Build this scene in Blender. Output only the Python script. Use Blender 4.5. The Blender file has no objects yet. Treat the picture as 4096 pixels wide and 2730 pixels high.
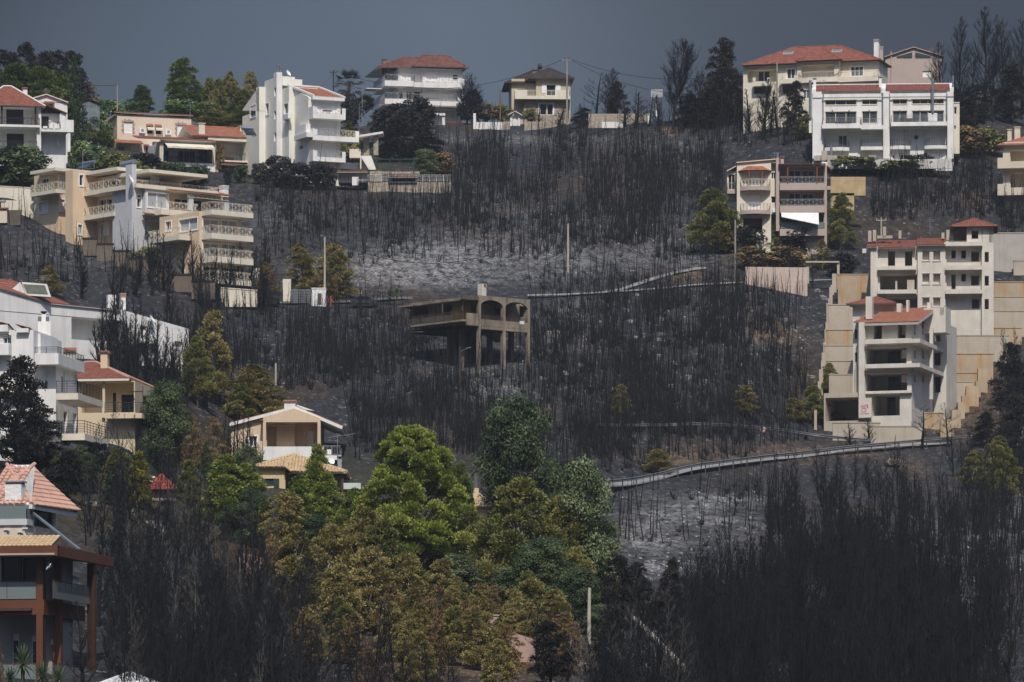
import bpy,math,random
import numpy as np
from mathutils import Vector,noise as mnoise
# ------------------------------------------------------------------ camera, sky, sun, exposure
SC = bpy.context.scene
COL = SC.collection
FPX,U0,VH,W,H = 20480.0,2048.0,3300.0,4096.0,2730.0   # long lens on a facing hillside; eye level lies below the picture
cam_d = bpy.data.cameras.new('camera'); cam = bpy.data.objects.new('camera',cam_d); COL.objects.link(cam)
cam.location = (0,0,0); cam.rotation_euler = (math.radians(90),0,0)
cam_d.sensor_width = 36.0; cam_d.lens = 36.0 * FPX / W; cam_d.shift_y = (VH - H / 2) / W
cam_d.clip_start = 1.0; cam_d.clip_end = 9000.0
SC.camera = cam
SUN_EL,SUN_AZ = math.radians(52),math.radians(5)      # high sun behind the camera
sdir = Vector((math.sin(SUN_AZ) * math.cos(SUN_EL),-math.cos(SUN_AZ) * math.cos(SUN_EL),math.sin(SUN_EL)))
sun_d = bpy.data.lights.new('sun','SUN'); sun = bpy.data.objects.new('sun',sun_d); COL.objects.link(sun)
sun_d.energy = 3.3; sun_d.angle = math.radians(0.5); sun_d.color = (1.0,0.94,0.85)
sun.rotation_euler = (-sdir).to_track_quat('-Z','Y').to_euler(); sun.location = (0,0,400)
wd = bpy.data.worlds.new('World'); SC.world = wd; wd.use_nodes = True
nt = wd.node_tree; N = nt.nodes; L = nt.links; N.clear()
out = N.new('ShaderNodeOutputWorld'); bg = N.new('ShaderNodeBackground'); bg.inputs['Strength'].default_value = 0.15
sky = N.new('ShaderNodeTexSky'); sky.sky_type = 'NISHITA'; sky.sun_disc = False
sky.sun_elevation = SUN_EL; sky.sun_rotation = math.atan2(sdir.x,sdir.y)
tc = N.new('ShaderNodeTexCoord'); sep = N.new('ShaderNodeSeparateXYZ'); L.new(tc.outputs['Generated'],sep.inputs[0])
# a bank of smoke cloud lies along the whole horizon and thins out overhead
mr = N.new('ShaderNodeMapRange'); mr.inputs[1].default_value = 0.2; mr.inputs[2].default_value = 0.62
mr.inputs[3].default_value = 1.0; mr.inputs[4].default_value = 0.0; mr.interpolation_type = 'SMOOTHSTEP'
L.new(sep.outputs['Z'],mr.inputs[0])
nz = N.new('ShaderNodeTexNoise'); nz.inputs['Scale'].default_value = 7.0; nz.inputs['Detail'].default_value = 3.0; nz.inputs['Roughness'].default_value = 0.45
L.new(tc.outputs['Generated'],nz.inputs['Vector'])
cr = N.new('ShaderNodeValToRGB')
cr.color_ramp.elements[0].position = 0.34; cr.color_ramp.elements[0].color = (0.225,0.30,0.42,1)
cr.color_ramp.elements[1].position = 0.68; cr.color_ramp.elements[1].color = (0.40,0.50,0.66,1)
L.new(nz.outputs['Fac'],cr.inputs[0])
# one paler billow of smoke stands in the bank
vd = N.new('ShaderNodeVectorMath'); vd.operation = 'DISTANCE'; vd.inputs[1].default_value = Vector(((1300 - U0) / FPX,1,(VH - 420) / FPX)).normalized(); L.new(tc.outputs['Generated'],vd.inputs[0])
pf = N.new('ShaderNodeMapRange'); pf.inputs[1].default_value = .022; pf.inputs[2].default_value = .085; pf.inputs[3].default_value = 2.0; pf.inputs[4].default_value = 1.0; pf.interpolation_type = 'SMOOTHSTEP'; L.new(vd.outputs['Value'],pf.inputs[0])
ml = N.new('ShaderNodeVectorMath'); ml.operation = 'SCALE'; L.new(cr.outputs[0],ml.inputs[0]); L.new(pf.outputs[0],ml.inputs['Scale'])
mx = N.new('ShaderNodeMix'); mx.data_type = 'RGBA'
L.new(mr.outputs[0],mx.inputs[0]); L.new(sky.outputs[0],mx.inputs[6]); L.new(ml.outputs[0],mx.inputs[7])
L.new(mx.outputs[2],bg.inputs['Color']); L.new(bg.outputs[0],out.inputs[0])
SC.view_settings.view_transform = 'Standard'; SC.view_settings.look = 'None'
SC.view_settings.exposure = 0.22; SC.view_settings.gamma = 1.0; SC.view_settings.use_curve_mapping = False
try:
 SC.cycles.max_bounces = 6; SC.cycles.diffuse_bounces = 3; SC.cycles.volume_bounces = 0
 SC.cycles.transparent_max_bounces = 8; SC.cycles.use_denoising = True; SC.cycles.denoiser = 'OPENIMAGEDENOISE'; SC.cycles.denoising_prefilter = 'ACCURATE'; SC.cycles.denoising_input_passes = 'RGB_ALBEDO_NORMAL'; SC.cycles.sample_clamp_direct = 6; SC.cycles.sample_clamp_indirect = 2; SC.cycles.caustics_reflective = False; SC.cycles.caustics_refractive = False
except Exception: pass
# ------------------------------------------------------------------ helpers
RNG = random.Random(7)
def ray(u,v): return Vector(((u - U0) / FPX,1.0,(VH - v) / FPX))
def at(u,v,D): return ray(u,v) * D
class Reg:
 """pixel coordinates of one enlarged crop of the photograph"""
 def __init__(s,x,y,k): s.x,s.y,s.k = x,y,k
 def __call__(s,a,b): return (s.x + a * s.k,s.y + b * s.k)
NAT = Reg(0,0,1.0)
R1 = Reg(0,160,.3826); R2 = Reg(700,160,.3826); R3 = Reg(1400,160,.425); R4 = Reg(2400,100,.3826)
R5 = Reg(2900,100,.3826); R6 = Reg(3500,60,.3189); A1 = Reg(0,640,.4675); A2 = Reg(0,1080,.5102)
A3 = Reg(0,1780,.606); A4 = Reg(800,1500,.3827); A5 = Reg(1500,1080,.34); A6 = Reg(2850,580,.3827)
A7 = Reg(3200,850,.6377); A8 = Reg(1900,900,.595); B1 = Reg(700,1700,.657); B2 = Reg(1700,1600,.7208)
B3 = Reg(2300,1650,.7633); B4 = Reg(3300,1300,.6378)
class MB:
 """mesh builder in world coordinates"""
 def __init__(s): s.v = []; s.f = []
 def face(s,pts):
  k = len(s.v); s.v.extend(Vector(p) for p in pts); s.f.append(tuple(range(k,k + len(pts))))
 def prism(s,a,b):
  """closed solid between two polygons with the same number of corners"""
  n = len(a); k = len(s.v); s.v.extend(Vector(p) for p in a); s.v.extend(Vector(p) for p in b)
  s.f.append(tuple(range(k + n - 1,k - 1,-1))); s.f.append(tuple(range(k + n,k + 2 * n)))
  for i in range(n):
   j = (i + 1) % n; s.f.append((k + i,k + j,k + n + j,k + n + i))
 def bar(s,p,q,w,h=None,up=Vector((0,0,1))):
  p = Vector(p); q = Vector(q); d = (q - p)
  if d.length < 1e-5: return
  d.normalize(); h = w if h is None else h
  a = d.cross(up)
  if a.length < 1e-3: a = d.cross(Vector((1,0,0)))
  a.normalize(); b = a.cross(d); a = a * w / 2; b = b * h / 2
  s.prism([p - a - b,p + a - b,p + a + b,p - a + b],[q - a - b,q + a - b,q + a + b,q - a + b])
 def tube(s,pts,rad,n=8,cap=True):
  pts = [Vector(p) for p in pts]; rings = []
  for i,p in enumerate(pts):
   d = (pts[min(i + 1,len(pts) - 1)] - pts[max(i - 1,0)]).normalized()
   a = d.cross(Vector((0,0,1)))
   if a.length < 1e-3: a = Vector((1,0,0))
   a.normalize(); b = d.cross(a); r = rad[i] if isinstance(rad,(list,tuple)) else rad
   k = len(s.v); rings.append(k)
   for j in range(n):
    t = 2 * math.pi * j / n; s.v.append(p + a * (r * math.cos(t)) + b * (r * math.sin(t)))
  for k0,k1 in zip(rings,rings[1:]):
   for j in range(n):
    m = (j + 1) % n; s.f.append((k0 + j,k0 + m,k1 + m,k1 + j))
  if cap:
   s.f.append(tuple(rings[0] + j for j in range(n))[::-1]); s.f.append(tuple(rings[-1] + j for j in range(n)))
 def build(s,name,mat,parent=None,origin=None,smooth=False):
  o0 = Vector(origin) if origin is not None else (parent_origin(parent) if parent else Vector((0,0,0)))
  me = bpy.data.meshes.new(name); me.from_pydata([tuple(p - o0) for p in s.v],[],s.f)
  me.materials.append(mat)
  if smooth: me.polygons.foreach_set('use_smooth',[True] * len(me.polygons))
  me.update()
  o = bpy.data.objects.new(name,me); COL.objects.link(o)
  if parent: o.parent = parent
  else: o.location = o0
  return o
def parent_origin(p):
 o = Vector((0,0,0))
 while p is not None: o = o + p.location; p = p.parent
 return o
def tag(o,label=None,cat=None,group=None,kind=None):
 if label: o['label'] = label
 if cat: o['category'] = cat
 if group: o['group'] = group
 if kind: o['kind'] = kind
 return o
def thing(name,label,cat,loc,group=None):
 o = bpy.data.objects.new(name,None); COL.objects.link(o); o.location = loc; o.empty_display_size = .5; o['kind'] = 'thing'
 return tag(o,label,cat,group)
def copy_tree(o,parent=None):
 c = o.copy(); COL.objects.link(c); c.parent = parent
 for ch in list(o.children): copy_tree(ch,c)
 return c
# ------------------------------------------------------------------ materials
MATS = {}
def _nodes(name):
 m = bpy.data.materials.new(name); m.use_nodes = True
 t = m.node_tree; b = t.nodes['Principled BSDF']; return m,t,t.nodes,t.links,b
def mat(name,col,rough=.8,var=.08,scale=.6,streak=0.0,streak_col=None,metal=0.0,bump=.0,bscale=8.0,spec=.3,obj_var=0.0):
 """painted or mineral surface: base colour, broad blotches, vertical dirt streaks, fine relief"""
 if name in MATS: return MATS[name]
 m,t,n,l,b = _nodes(name)
 b.inputs['Roughness'].default_value = rough; b.inputs['Metallic'].default_value = metal
 b.inputs['Specular IOR Level'].default_value = spec
 tc = n.new('ShaderNodeTexCoord')
 nz = n.new('ShaderNodeTexNoise'); nz.inputs['Scale'].default_value = scale; nz.inputs['Detail'].default_value = 6; nz.inputs['Roughness'].default_value = .6
 l.new(tc.outputs['Object'],nz.inputs['Vector'])
 r = n.new('ShaderNodeMapRange'); r.inputs[1].default_value = .25; r.inputs[2].default_value = .75
 r.inputs[3].default_value = 1 - var * 1.6; r.inputs[4].default_value = 1 + var
 l.new(nz.outputs['Fac'],r.inputs[0])
 mul = n.new('ShaderNodeMix'); mul.data_type = 'RGBA'; mul.blend_type = 'MULTIPLY'; mul.inputs[0].default_value = 1
 mul.inputs[6].default_value = (*col,1); l.new(r.outputs[0],mul.inputs[7]); last = mul.outputs[2]
 if streak:
  mp = n.new('ShaderNodeMapping'); mp.inputs['Scale'].default_value = (1.6,1.6,.14); l.new(tc.outputs['Object'],mp.inputs[0])
  n2 = n.new('ShaderNodeTexNoise'); n2.inputs['Scale'].default_value = 1.0; n2.inputs['Detail'].default_value = 5; n2.inputs['Roughness'].default_value = .62
  l.new(mp.outputs[0],n2.inputs['Vector'])
  r2 = n.new('ShaderNodeMapRange'); r2.inputs[1].default_value = .48; r2.inputs[2].default_value = .72; r2.inputs[4].default_value = streak
  l.new(n2.outputs['Fac'],r2.inputs[0])
  m2 = n.new('ShaderNodeMix'); m2.data_type = 'RGBA'; l.new(r2.outputs[0],m2.inputs[0]); l.new(last,m2.inputs[6])
  sc = streak_col or tuple(c * .45 for c in col); m2.inputs[7].default_value = (*sc,1); last = m2.outputs[2]
 if obj_var:
  oi = n.new('ShaderNodeObjectInfo'); r3 = n.new('ShaderNodeMapRange'); r3.inputs[3].default_value = 1 - obj_var; r3.inputs[4].default_value = 1 + obj_var
  l.new(oi.outputs['Random'],r3.inputs[0])
  m3 = n.new('ShaderNodeMix'); m3.data_type = 'RGBA'; m3.blend_type = 'MULTIPLY'; m3.inputs[0].default_value = 1
  l.new(last,m3.inputs[6]); l.new(r3.outputs[0],m3.inputs[7]); last = m3.outputs[2]
 l.new(last,b.inputs['Base Color'])
 if bump:
  n4 = n.new('ShaderNodeTexNoise'); n4.inputs['Scale'].default_value = bscale; n4.inputs['Detail'].default_value = 4
  l.new(tc.outputs['Object'],n4.inputs['Vector'])
  bp = n.new('ShaderNodeBump'); bp.inputs['Strength'].default_value = bump; bp.inputs['Distance'].default_value = .1
  l.new(n4.outputs['Fac'],bp.inputs['Height']); l.new(bp.outputs[0],b.inputs['Normal'])
 MATS[name] = m; return m
def glass_mat(name,col=(.03,.04,.05),rough=.08):
 if name in MATS: return MATS[name]
 m,t,n,l,b = _nodes(name)
 b.inputs['Base Color'].default_value = (*col,1); b.inputs['Roughness'].default_value = rough; b.inputs['Specular IOR Level'].default_value = .6
 MATS[name] = m; return m
def leaf_mat(name,cols,rough=.6,trans=.25,spec=.25):
 """foliage: colours picked per leaf tuft from the 'tint' attribute, shifted a little per tree"""
 m,t,n,l,b = _nodes(name)
 at_ = n.new('ShaderNodeAttribute'); at_.attribute_name = 'tint'
 oi = n.new('ShaderNodeObjectInfo')
 ad = n.new('ShaderNodeMath'); ad.operation = 'MULTIPLY_ADD'; ad.inputs[1].default_value = .3; ad.inputs[2].default_value = -.15
 l.new(oi.outputs['Random'],ad.inputs[0])
 a2 = n.new('ShaderNodeMath'); a2.operation = 'ADD'; a2.use_clamp = True; l.new(ad.outputs[0],a2.inputs[0]); l.new(at_.outputs['Fac'],a2.inputs[1])
 cr = n.new('ShaderNodeValToRGB')
 for i,c in enumerate(cols):
  p = i / (len(cols) - 1)
  e = cr.color_ramp.elements[i] if i < 2 else cr.color_ramp.elements.new(p)
  e.position = p; e.color = (*c,1)
 l.new(a2.outputs[0],cr.inputs[0]); l.new(cr.outputs[0],b.inputs['Base Color'])
 b.inputs['Roughness'].default_value = rough; b.inputs['Specular IOR Level'].default_value = spec
 if trans:
  tr = n.new('ShaderNodeBsdfTranslucent'); l.new(cr.outputs[0],tr.inputs['Color'])
  ms = n.new('ShaderNodeMixShader'); ms.inputs[0].default_value = trans
  o = n['Material Output']; l.new(b.outputs[0],ms.inputs[1]); l.new(tr.outputs[0],ms.inputs[2]); l.new(ms.outputs[0],o.inputs['Surface'])
 return m
# ------------------------------------------------------------------ terrain: distance of the ground along each line of sight
_VN = np.array([330,480,600,800,1000,1200,1450,1700,1900,2100,2300,2730,3000.])
_UN = np.array([-700,0,400,1000,1500,2050,2700,3300,3800,4800.])
_DT = np.array([
 [790,730,690,645,605,560,515,465,425,385,350,310,268],
 [810,750,705,660,620,570,520,470,430,390,355,315,270],
 [850,795,750,685,638,592,540,490,455,415,375,320,275],
 [910,850,790,715,665,625,580,545,515,470,410,330,280],
 [915,850,795,720,675,630,585,550,520,475,420,330,280],
 [915,853,795,725,680,640,585,555,530,490,430,335,280],
 [860,790,765,730,692,652,608,584,560,500,440,340,285],
 [840,768,742,720,692,667,640,619,582,510,450,345,290],
 [860,780,743,722,697,675,646,623,585,515,455,350,290],
 [925,870,805,737,697,677,652,630,590,515,455,350,290]],float)
def _smooth_interp(x,xs,ys):
 """monotone cubic (Fritsch-Carlson) in one variable, vectorised over the last axis of ys"""
 i = np.clip(np.searchsorted(xs,x) - 1,0,len(xs) - 2)
 h = np.diff(xs); d = np.diff(ys,axis=-1) / h
 m = np.empty_like(ys); m[...,0] = d[...,0]; m[...,-1] = d[...,-1]
 m[...,1:-1] = np.where(d[...,:-1] * d[...,1:] > 0,2 * d[...,:-1] * d[...,1:] / (d[...,:-1] + d[...,1:] + 1e-12),0)
 t = (x - xs[i]) / h[i]
 return ((2*t**3 - 3*t**2 + 1) * ys[...,i] + (t**3 - 2*t**2 + t) * h[i] * m[...,i] + (-2*t**3 + 3*t**2) * ys[...,i+1] + (t**3 - t**2) * h[i] * m[...,i+1])
def ground_D(u,v):
 u = min(max(u,_UN[0]),_UN[-1]); v = min(max(v,330.),3000.)
 rows = _smooth_interp(np.array(v),_VN,_DT)
 i = int(np.clip(np.searchsorted(_UN,u) - 1,0,len(_UN) - 2)); t = (u - _UN[i]) / (_UN[i+1] - _UN[i]); t = t*t*(3-2*t)
 return float(rows[i] * (1 - t) + rows[i+1] * t)
_SKX = [-700,0,400,1000,1460,2100,2600,3000,3500,3700,3900,4096,4800]
_SKV = [575,560,560,512,505,500,492,482,455,400,345,335,335]
def skyline(u): return float(np.interp(u,_SKX,_SKV))
def bumps(p,D):
 """real relief of the slope: swells of a few metres across and knee-high humps"""
 a = mnoise.noise(Vector((p.x * .05,p.y * .035,3.1))) * .26 + mnoise.noise(Vector((p.x * .22,p.y * .16,9.7))) * .15
 return a + mnoise.noise(Vector((p.x * .7,p.y * .5,1.3))) * .10
def ground(u,v):
 D = ground_D(u,v); p = at(u,v,D); p.z += bumps(p,D); return p
ASH = [  # u, v, radius u, radius v, amount: pale ash and bare stony soil on the burnt slope (colour of the ground itself)
 (1850,1010,330,60,.75),(1500,1060,260,60,.55),(1650,1120,300,40,.6),(2350,1040,260,70,.45),(2720,1010,170,80,.5),(1960,830,120,60,.25),
 (1950,560,500,22,.55),(2600,585,300,30,.3),(2000,1570,150,40,.6),(1900,1480,200,40,.35),(2280,1230,90,60,.4),(2280,1340,120,80,.3),
 (2700,2060,200,40,.75),(2900,2000,180,26,.75),(2600,2170,220,60,.6),(2640,2280,170,40,.6),(3000,2120,200,60,.4),(2580,1985,200,30,.3),
 (3830,2130,220,50,.6),(3900,2240,260,40,.5),(4060,2060,60,60,.5),(3700,2380,300,50,.25),(300,1000,260,70,.3),(620,1040,160,40,.25),
 (2600,2660,90,80,.7),(2870,1995,90,9,1.2),(2760,2022,90,9,1.2),(2620,2056,60,9,1.1),(2560,2182,80,9,.9),(2690,2168,70,9,.9),(2620,2272,130,10,1.),(2860,2085,80,9,.9),(3950,2236,120,9,1.),(3850,2310,120,9,.8),(2550,2120,100,40,.5),(2300,900,500,70,.25),(1800,1080,500,60,.5),(1100,880,150,60,.25),(2880,1250,240,60,.2),(3050,1350,200,60,.25)]
SOIL = [  # bare ochre or reddish soil and dry scorched grass
 (3080,1340,110,38,1.),(2480,1690,60,30,.9),(2720,1105,110,26,1.1),(2960,1010,60,30,.6),(2690,1830,160,40,.8),(3150,1810,200,40,.8),
 (3750,1640,200,90,.9),(3900,1450,100,120,.7),(3300,520,60,30,.9),(2680,530,40,18,.9),(2200,1650,30,40,.6),(3420,1820,120,16,.7),(3640,1865,70,40,.5),
 (1450,470,70,40,.8),(1600,2420,700,140,.55),(1950,2300,300,90,.8),(2000,2600,330,120,.7),(3900,800,60,50,.6),(3080,990,120,22,.6),(1700,2640,200,90,.5)]
GREEN = [(0,620,420,130,1.),(350,560,500,60,1.),(900,560,500,50,.9),(200,720,250,60,.7),(1150,2010,700,240,.6),(1500,660,90,50,.8),(1640,720,60,30,.5),
 (3050,990,220,50,.3),(1850,2250,420,160,.5),(300,2000,260,120,.4)]
def blob(lst,u,v):
 s = 0.
 for a,b,ru,rv,k in lst:
  q = ((u - a) / ru) ** 2 + ((v - b) / rv) ** 2
  if q < 6: s += k * math.exp(-q * 1.2)
 return min(s,1.)
def build_ground():
 us = np.concatenate([np.arange(-900,-60,60),np.arange(-60,4160,10),np.arange(4160,5000,60)])
 nrow = 300
 P = []; C = []
 # near rows, from behind the camera to the foot of the slope
 for D,z in ((-400,6),(-60,-1.8),(40,-2.4),(150,-1.0)):
  P.append([((u - U0) / FPX * max(D,300) * 1.6,D,z) for u in us]); C.append([(0,0,.4)] * len(us))
 for r in range(nrow):
  t = r / (nrow - 1); row = []; cc = []
  for u in us:
   vs = skyline(u); v = 3000 + (vs - 3000) * t
   p = ground(u,v); row.append(tuple(p)); cc.append((blob(ASH,u,v),blob(SOIL,u,v),blob(GREEN,u,v)))
  P.append(row); C.append(cc)
 for add,dz in ((12,-.6),(60,-9),(250,-45),(3500,-120)):
  row = []
  for i,u in enumerate(us):
   q = Vector(P[nrow + 3][i]); k = (q.y + add) / q.y
   row.append((q.x * k,q.y + add,q.z + dz))
  P.append(row); C.append([(0,0,.5)] * len(us))
 n = len(us); V = np.array(P).reshape(-1,3); M = len(P)
 i = np.arange((M - 1) * (n - 1)); r,c = i // (n - 1),i % (n - 1)
 F = np.stack([r * n + c,r * n + c + 1,(r + 1) * n + c + 1,(r + 1) * n + c],1)
 me = bpy.data.meshes.new('ground'); me.vertices.add(len(V)); me.vertices.foreach_set('co',V.ravel())
 me.loops.add(F.size); me.loops.foreach_set('vertex_index',F.ravel()); me.polygons.add(len(F))
 me.polygons.foreach_set('loop_start',np.arange(len(F)) * 4); me.polygons.foreach_set('loop_total',np.full(len(F),4))
 me.update(calc_edges=True); me.polygons.foreach_set('use_smooth',[True] * len(F))
 ca = me.color_attributes.new('cover','FLOAT_COLOR','POINT')
 ca.data.foreach_set('color',np.concatenate([np.array(C).reshape(-1,3),np.ones((len(V),1))],1).ravel())
 o = bpy.data.objects.new('ground',me); COL.objects.link(o); tag(o,kind='structure')
 m,t,nn,l,b = _nodes('burnt_ground'); b.inputs['Roughness'].default_value = .95; b.inputs['Specular IOR Level'].default_value = .1
 tc = nn.new('ShaderNodeTexCoord'); ca = nn.new('ShaderNodeVertexColor'); ca.layer_name = 'cover'
 sp = nn.new('ShaderNodeSeparateColor'); l.new(ca.outputs[0],sp.inputs[0])
 def noise(sc,det,rough=.6,stretch=(1,.32,1)):
  mp = nn.new('ShaderNodeMapping'); mp.inputs['Scale'].default_value = stretch; l.new(tc.outputs['Object'],mp.inputs[0])
  z = nn.new('ShaderNodeTexNoise'); z.inputs['Scale'].default_value = sc; z.inputs['Detail'].default_value = det; z.inputs['Roughness'].default_value = rough
  l.new(mp.outputs[0],z.inputs['Vector']); return z.outputs['Fac']
 def math_(op,a,bb,clamp=False):
  x = nn.new('ShaderNodeMath'); x.operation = op; x.use_clamp = clamp
  for k,q in ((0,a),(1,bb)):
   if isinstance(q,(int,float)): x.inputs[k].default_value = q
   else: l.new(q,x.inputs[k])
  return x.outputs[0]
 def ramp(fac,els):
  r = nn.new('ShaderNodeValToRGB')
  for i,(p,c) in enumerate(els):
   e = r.color_ramp.elements[i] if i < 2 else r.color_ramp.elements.new(p)
   e.position = p; e.color = (*c,1)
  l.new(fac,r.inputs[0]); return r.outputs[0]
 def mix(f,a,bb):
  x = nn.new('ShaderNodeMix'); x.data_type = 'RGBA'
  if isinstance(f,float): x.inputs[0].default_value = f
  else: l.new(f,x.inputs[0])
  l.new(a,x.inputs[6]); l.new(bb,x.inputs[7]); return x.outputs[2]
 big = noise(.12,5); mid = noise(.9,6,.7); fine = noise(3.6,5,.75); grit = noise(11.0,3,.7)
 char = ramp(mid,[(.3,(.014,.014,.016)),(.55,(.034,.034,.038)),(.8,(.085,.083,.085))])
 brown = ramp(mid,[(.3,(.022,.017,.014)),(.55,(.055,.042,.032)),(.8,(.11,.088,.068))]); gb = nn.new('ShaderNodeMapRange'); gb.inputs[1].default_value = .48; gb.inputs[2].default_value = .66; l.new(noise(.045,3),gb.inputs[0]); char = mix(gb.outputs[0],char,brown)
 ash = ramp(fine,[(.25,(.07,.07,.074)),(.5,(.22,.215,.21)),(.72,(.5,.49,.47))])
 soil = ramp(fine,[(.25,(.07,.045,.03)),(.55,(.21,.135,.08)),(.8,(.40,.29,.18))])
 grass = ramp(fine,[(.25,(.02,.022,.012)),(.55,(.06,.06,.03)),(.8,(.15,.125,.07))])
 # ash lies where painted, broken into flecks, plus thin flecks everywhere
 fl = nn.new('ShaderNodeMapRange'); fl.inputs[1].default_value = .60; fl.inputs[2].default_value = .74; l.new(fine,fl.inputs[0])
 g2 = nn.new('ShaderNodeMapRange'); g2.inputs[1].default_value = .40; g2.inputs[2].default_value = .62; l.new(big,g2.inputs[0])
 flecks = math_('MULTIPLY',math_('MULTIPLY',fl.outputs[0],g2.outputs[0]),.55)
 brk = nn.new('ShaderNodeMapRange'); brk.inputs[1].default_value = .38; brk.inputs[2].default_value = .60; l.new(mid,brk.inputs[0])
 sk = noise(1.7,2,.5,(1,.5,1)); sm = nn.new('ShaderNodeMapRange'); sm.inputs[1].default_value = .63; sm.inputs[2].default_value = .69; l.new(sk,sm.inputs[0])
 flecks = math_('MAXIMUM',flecks,math_('MULTIPLY',sm.outputs[0],.5),True)
 f_ash = math_('MAXIMUM',math_('MULTIPLY',sp.outputs[0],brk.outputs[0]),flecks,True)
 f_soil = math_('MULTIPLY',sp.outputs[1],brk.outputs[0],True)
 c = mix(f_ash,char,ash); c = mix(f_soil,c,soil); c = mix(math_('MULTIPLY',sp.outputs[2],.9),c,grass)
 l.new(c,b.inputs['Base Color'])
 bp = nn.new('ShaderNodeBump'); bp.inputs['Strength'].default_value = .9; bp.inputs['Distance'].default_value = .22
 l.new(math_('ADD',fine,math_('MULTIPLY',grit,.4)),bp.inputs['Height']); l.new(bp.outputs[0],b.inputs['Normal'])
 me.materials.append(m)
build_ground()
# ------------------------------------------------------------------ building kit: walls with real openings, balconies, tiled roofs
WHITE = mat('white_paint',(.72,.71,.69),.7,.09,.45,.42,(.42,.40,.37))
CREAM = mat('cream_paint',(.67,.61,.50),.75,.08,.5,.3,(.48,.42,.34))
PEACH = mat('peach_paint',(.66,.50,.34),.8,.08,.4,.3,(.42,.31,.21))
BEIGEPL = mat('beige_plaster',(.60,.52,.41),.8,.07,.4,.12,(.40,.34,.27))
PINKISH = mat('pale_pink_plaster',(.66,.54,.43),.85,.08,.5,.2,(.44,.35,.28))
MAUVE = mat('mauve_paint',(.42,.34,.30),.8,.06,.4,.12,(.30,.24,.21))
GREYW = mat('pale_grey_paint',(.52,.52,.53),.75,.06,.5,.12,(.38,.38,.38))
CONC = mat('raw_concrete',(.43,.375,.30),.9,.12,.35,.4,(.30,.22,.14),bump=.15,bscale=3)
CONCG = mat('grey_concrete',(.40,.37,.33),.9,.12,.5,.3,(.24,.20,.16),bump=.15,bscale=3)
RUSTC = mat('rust_stained_concrete',(.42,.33,.23),.9,.18,.3,.9,(.40,.20,.06),bump=.2,bscale=2)
UNFIN = mat('unfinished_plaster',(.60,.555,.49),.85,.12,.5,.45,(.42,.36,.29))
DARKIN = mat('dark_interior',(.10,.085,.07),.9,.2,.5)  # dark brown for frames and posts, and for shade painted into openings
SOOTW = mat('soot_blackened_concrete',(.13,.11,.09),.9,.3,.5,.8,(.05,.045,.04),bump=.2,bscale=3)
OCHRE = mat('ochre_paint',(.60,.49,.34),.8,.08,.4,.12,(.42,.30,.17))
TAN = mat('tan_plaster',(.60,.46,.32),.85,.08,.5,.2,(.34,.27,.20))
TILE = mat('red_roof_tile',(.24,.088,.058),.8,.3,1.6,.5,(.22,.06,.04))
TILEO = mat('orange_roof_tile',(.33,.135,.08),.8,.28,1.6,.45,(.28,.09,.045))
TILEP = mat('faded_pink_roof_tile',(.46,.27,.205),.85,.16,1.5,.4,(.33,.15,.10),obj_var=.14)
TILET = mat('tan_roof_tile',(.54,.39,.23),.85,.16,1.5,.3,(.40,.25,.13),obj_var=.16)
TILEK = mat('sooty_roof_tile',(.045,.035,.033),.75,.3,1.0,.4,(.12,.06,.045))
WOODD = mat('dark_timber',(.06,.035,.022),.7,.2,1.5)
FRAMEW = mat('white_frame',(.78,.78,.77),.45,.03)
FRAMEC = mat('cream_frame',(.66,.58,.45),.5,.04)
FRAMEG = mat('dark_green_frame',(.02,.045,.04),.5,.05)
SHUT = mat('white_shutter',(.76,.76,.75),.55,.04,1.0)
SHUTB = mat('dark_shutter',(.03,.024,.022),.6,.1,1.0)
IRON = mat('black_iron',(.02,.02,.022),.5,.1,1)
IRONC = mat('cream_painted_iron',(.62,.56,.46),.5,.05,1)
IRONG = mat('grey_painted_iron',(.28,.28,.29),.5,.08,1)
STEEL = mat('galvanised_steel',(.42,.44,.46),.35,.1,1,metal=.8)
CORTEN = mat('brown_steel_cladding',(.125,.045,.022),.6,.16,.5,.2,(.07,.026,.014))
MARBLE = mat('marble_coping',(.62,.60,.57),.5,.08,1.5)
PLASTICW = mat('white_plastic',(.74,.74,.73),.4,.03)
GLASS = glass_mat('window_glass',(.045,.06,.075),.06)
GLASSK = glass_mat('dark_window_glass',(.012,.014,.018),.1)
GLASSG = glass_mat('greenish_glass',(.10,.14,.14),.05)
STONE = mat('rubble_stone',(.36,.30,.24),.9,.3,2.2,.2,(.2,.17,.14),bump=.5,bscale=3.5)
class Fac:
 """a vertical facade plane: s runs along it (left to right as seen), d stands out of it, z is height"""
 def __init__(s,P0,yaw):
  s.P0 = Vector(P0); s.yaw = yaw; s.t = Vector((math.cos(yaw),math.sin(yaw),0)); s.n = Vector((-math.sin(yaw),math.cos(yaw),0))
 def pt(s,a,d,z): q = s.P0 + s.t * a - s.n * d; return Vector((q.x,q.y,z))
 def hit(s,u,v,off=0.):
  r = ray(u,v); p0 = s.P0 - s.n * off; k = s.n.dot(p0) / s.n.dot(r); p = r * k
  return (p - s.P0).dot(s.t),p.z
 def rect(s,reg,x0,y0,x1,y1,off=0.):
  a,_ = s.hit(*reg(x0,(y0 + y1) / 2),off); b,_ = s.hit(*reg(x1,(y0 + y1) / 2),off)
  _,zt = s.hit(*reg((x0 + x1) / 2,y0),off); _,zb = s.hit(*reg((x0 + x1) / 2,y1),off)
  return min(a,b),max(a,b),zb,zt
 def back(s,depth): return Fac(s.P0 + s.n * depth,s.yaw)
def rad(a): return math.radians(a)
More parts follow.
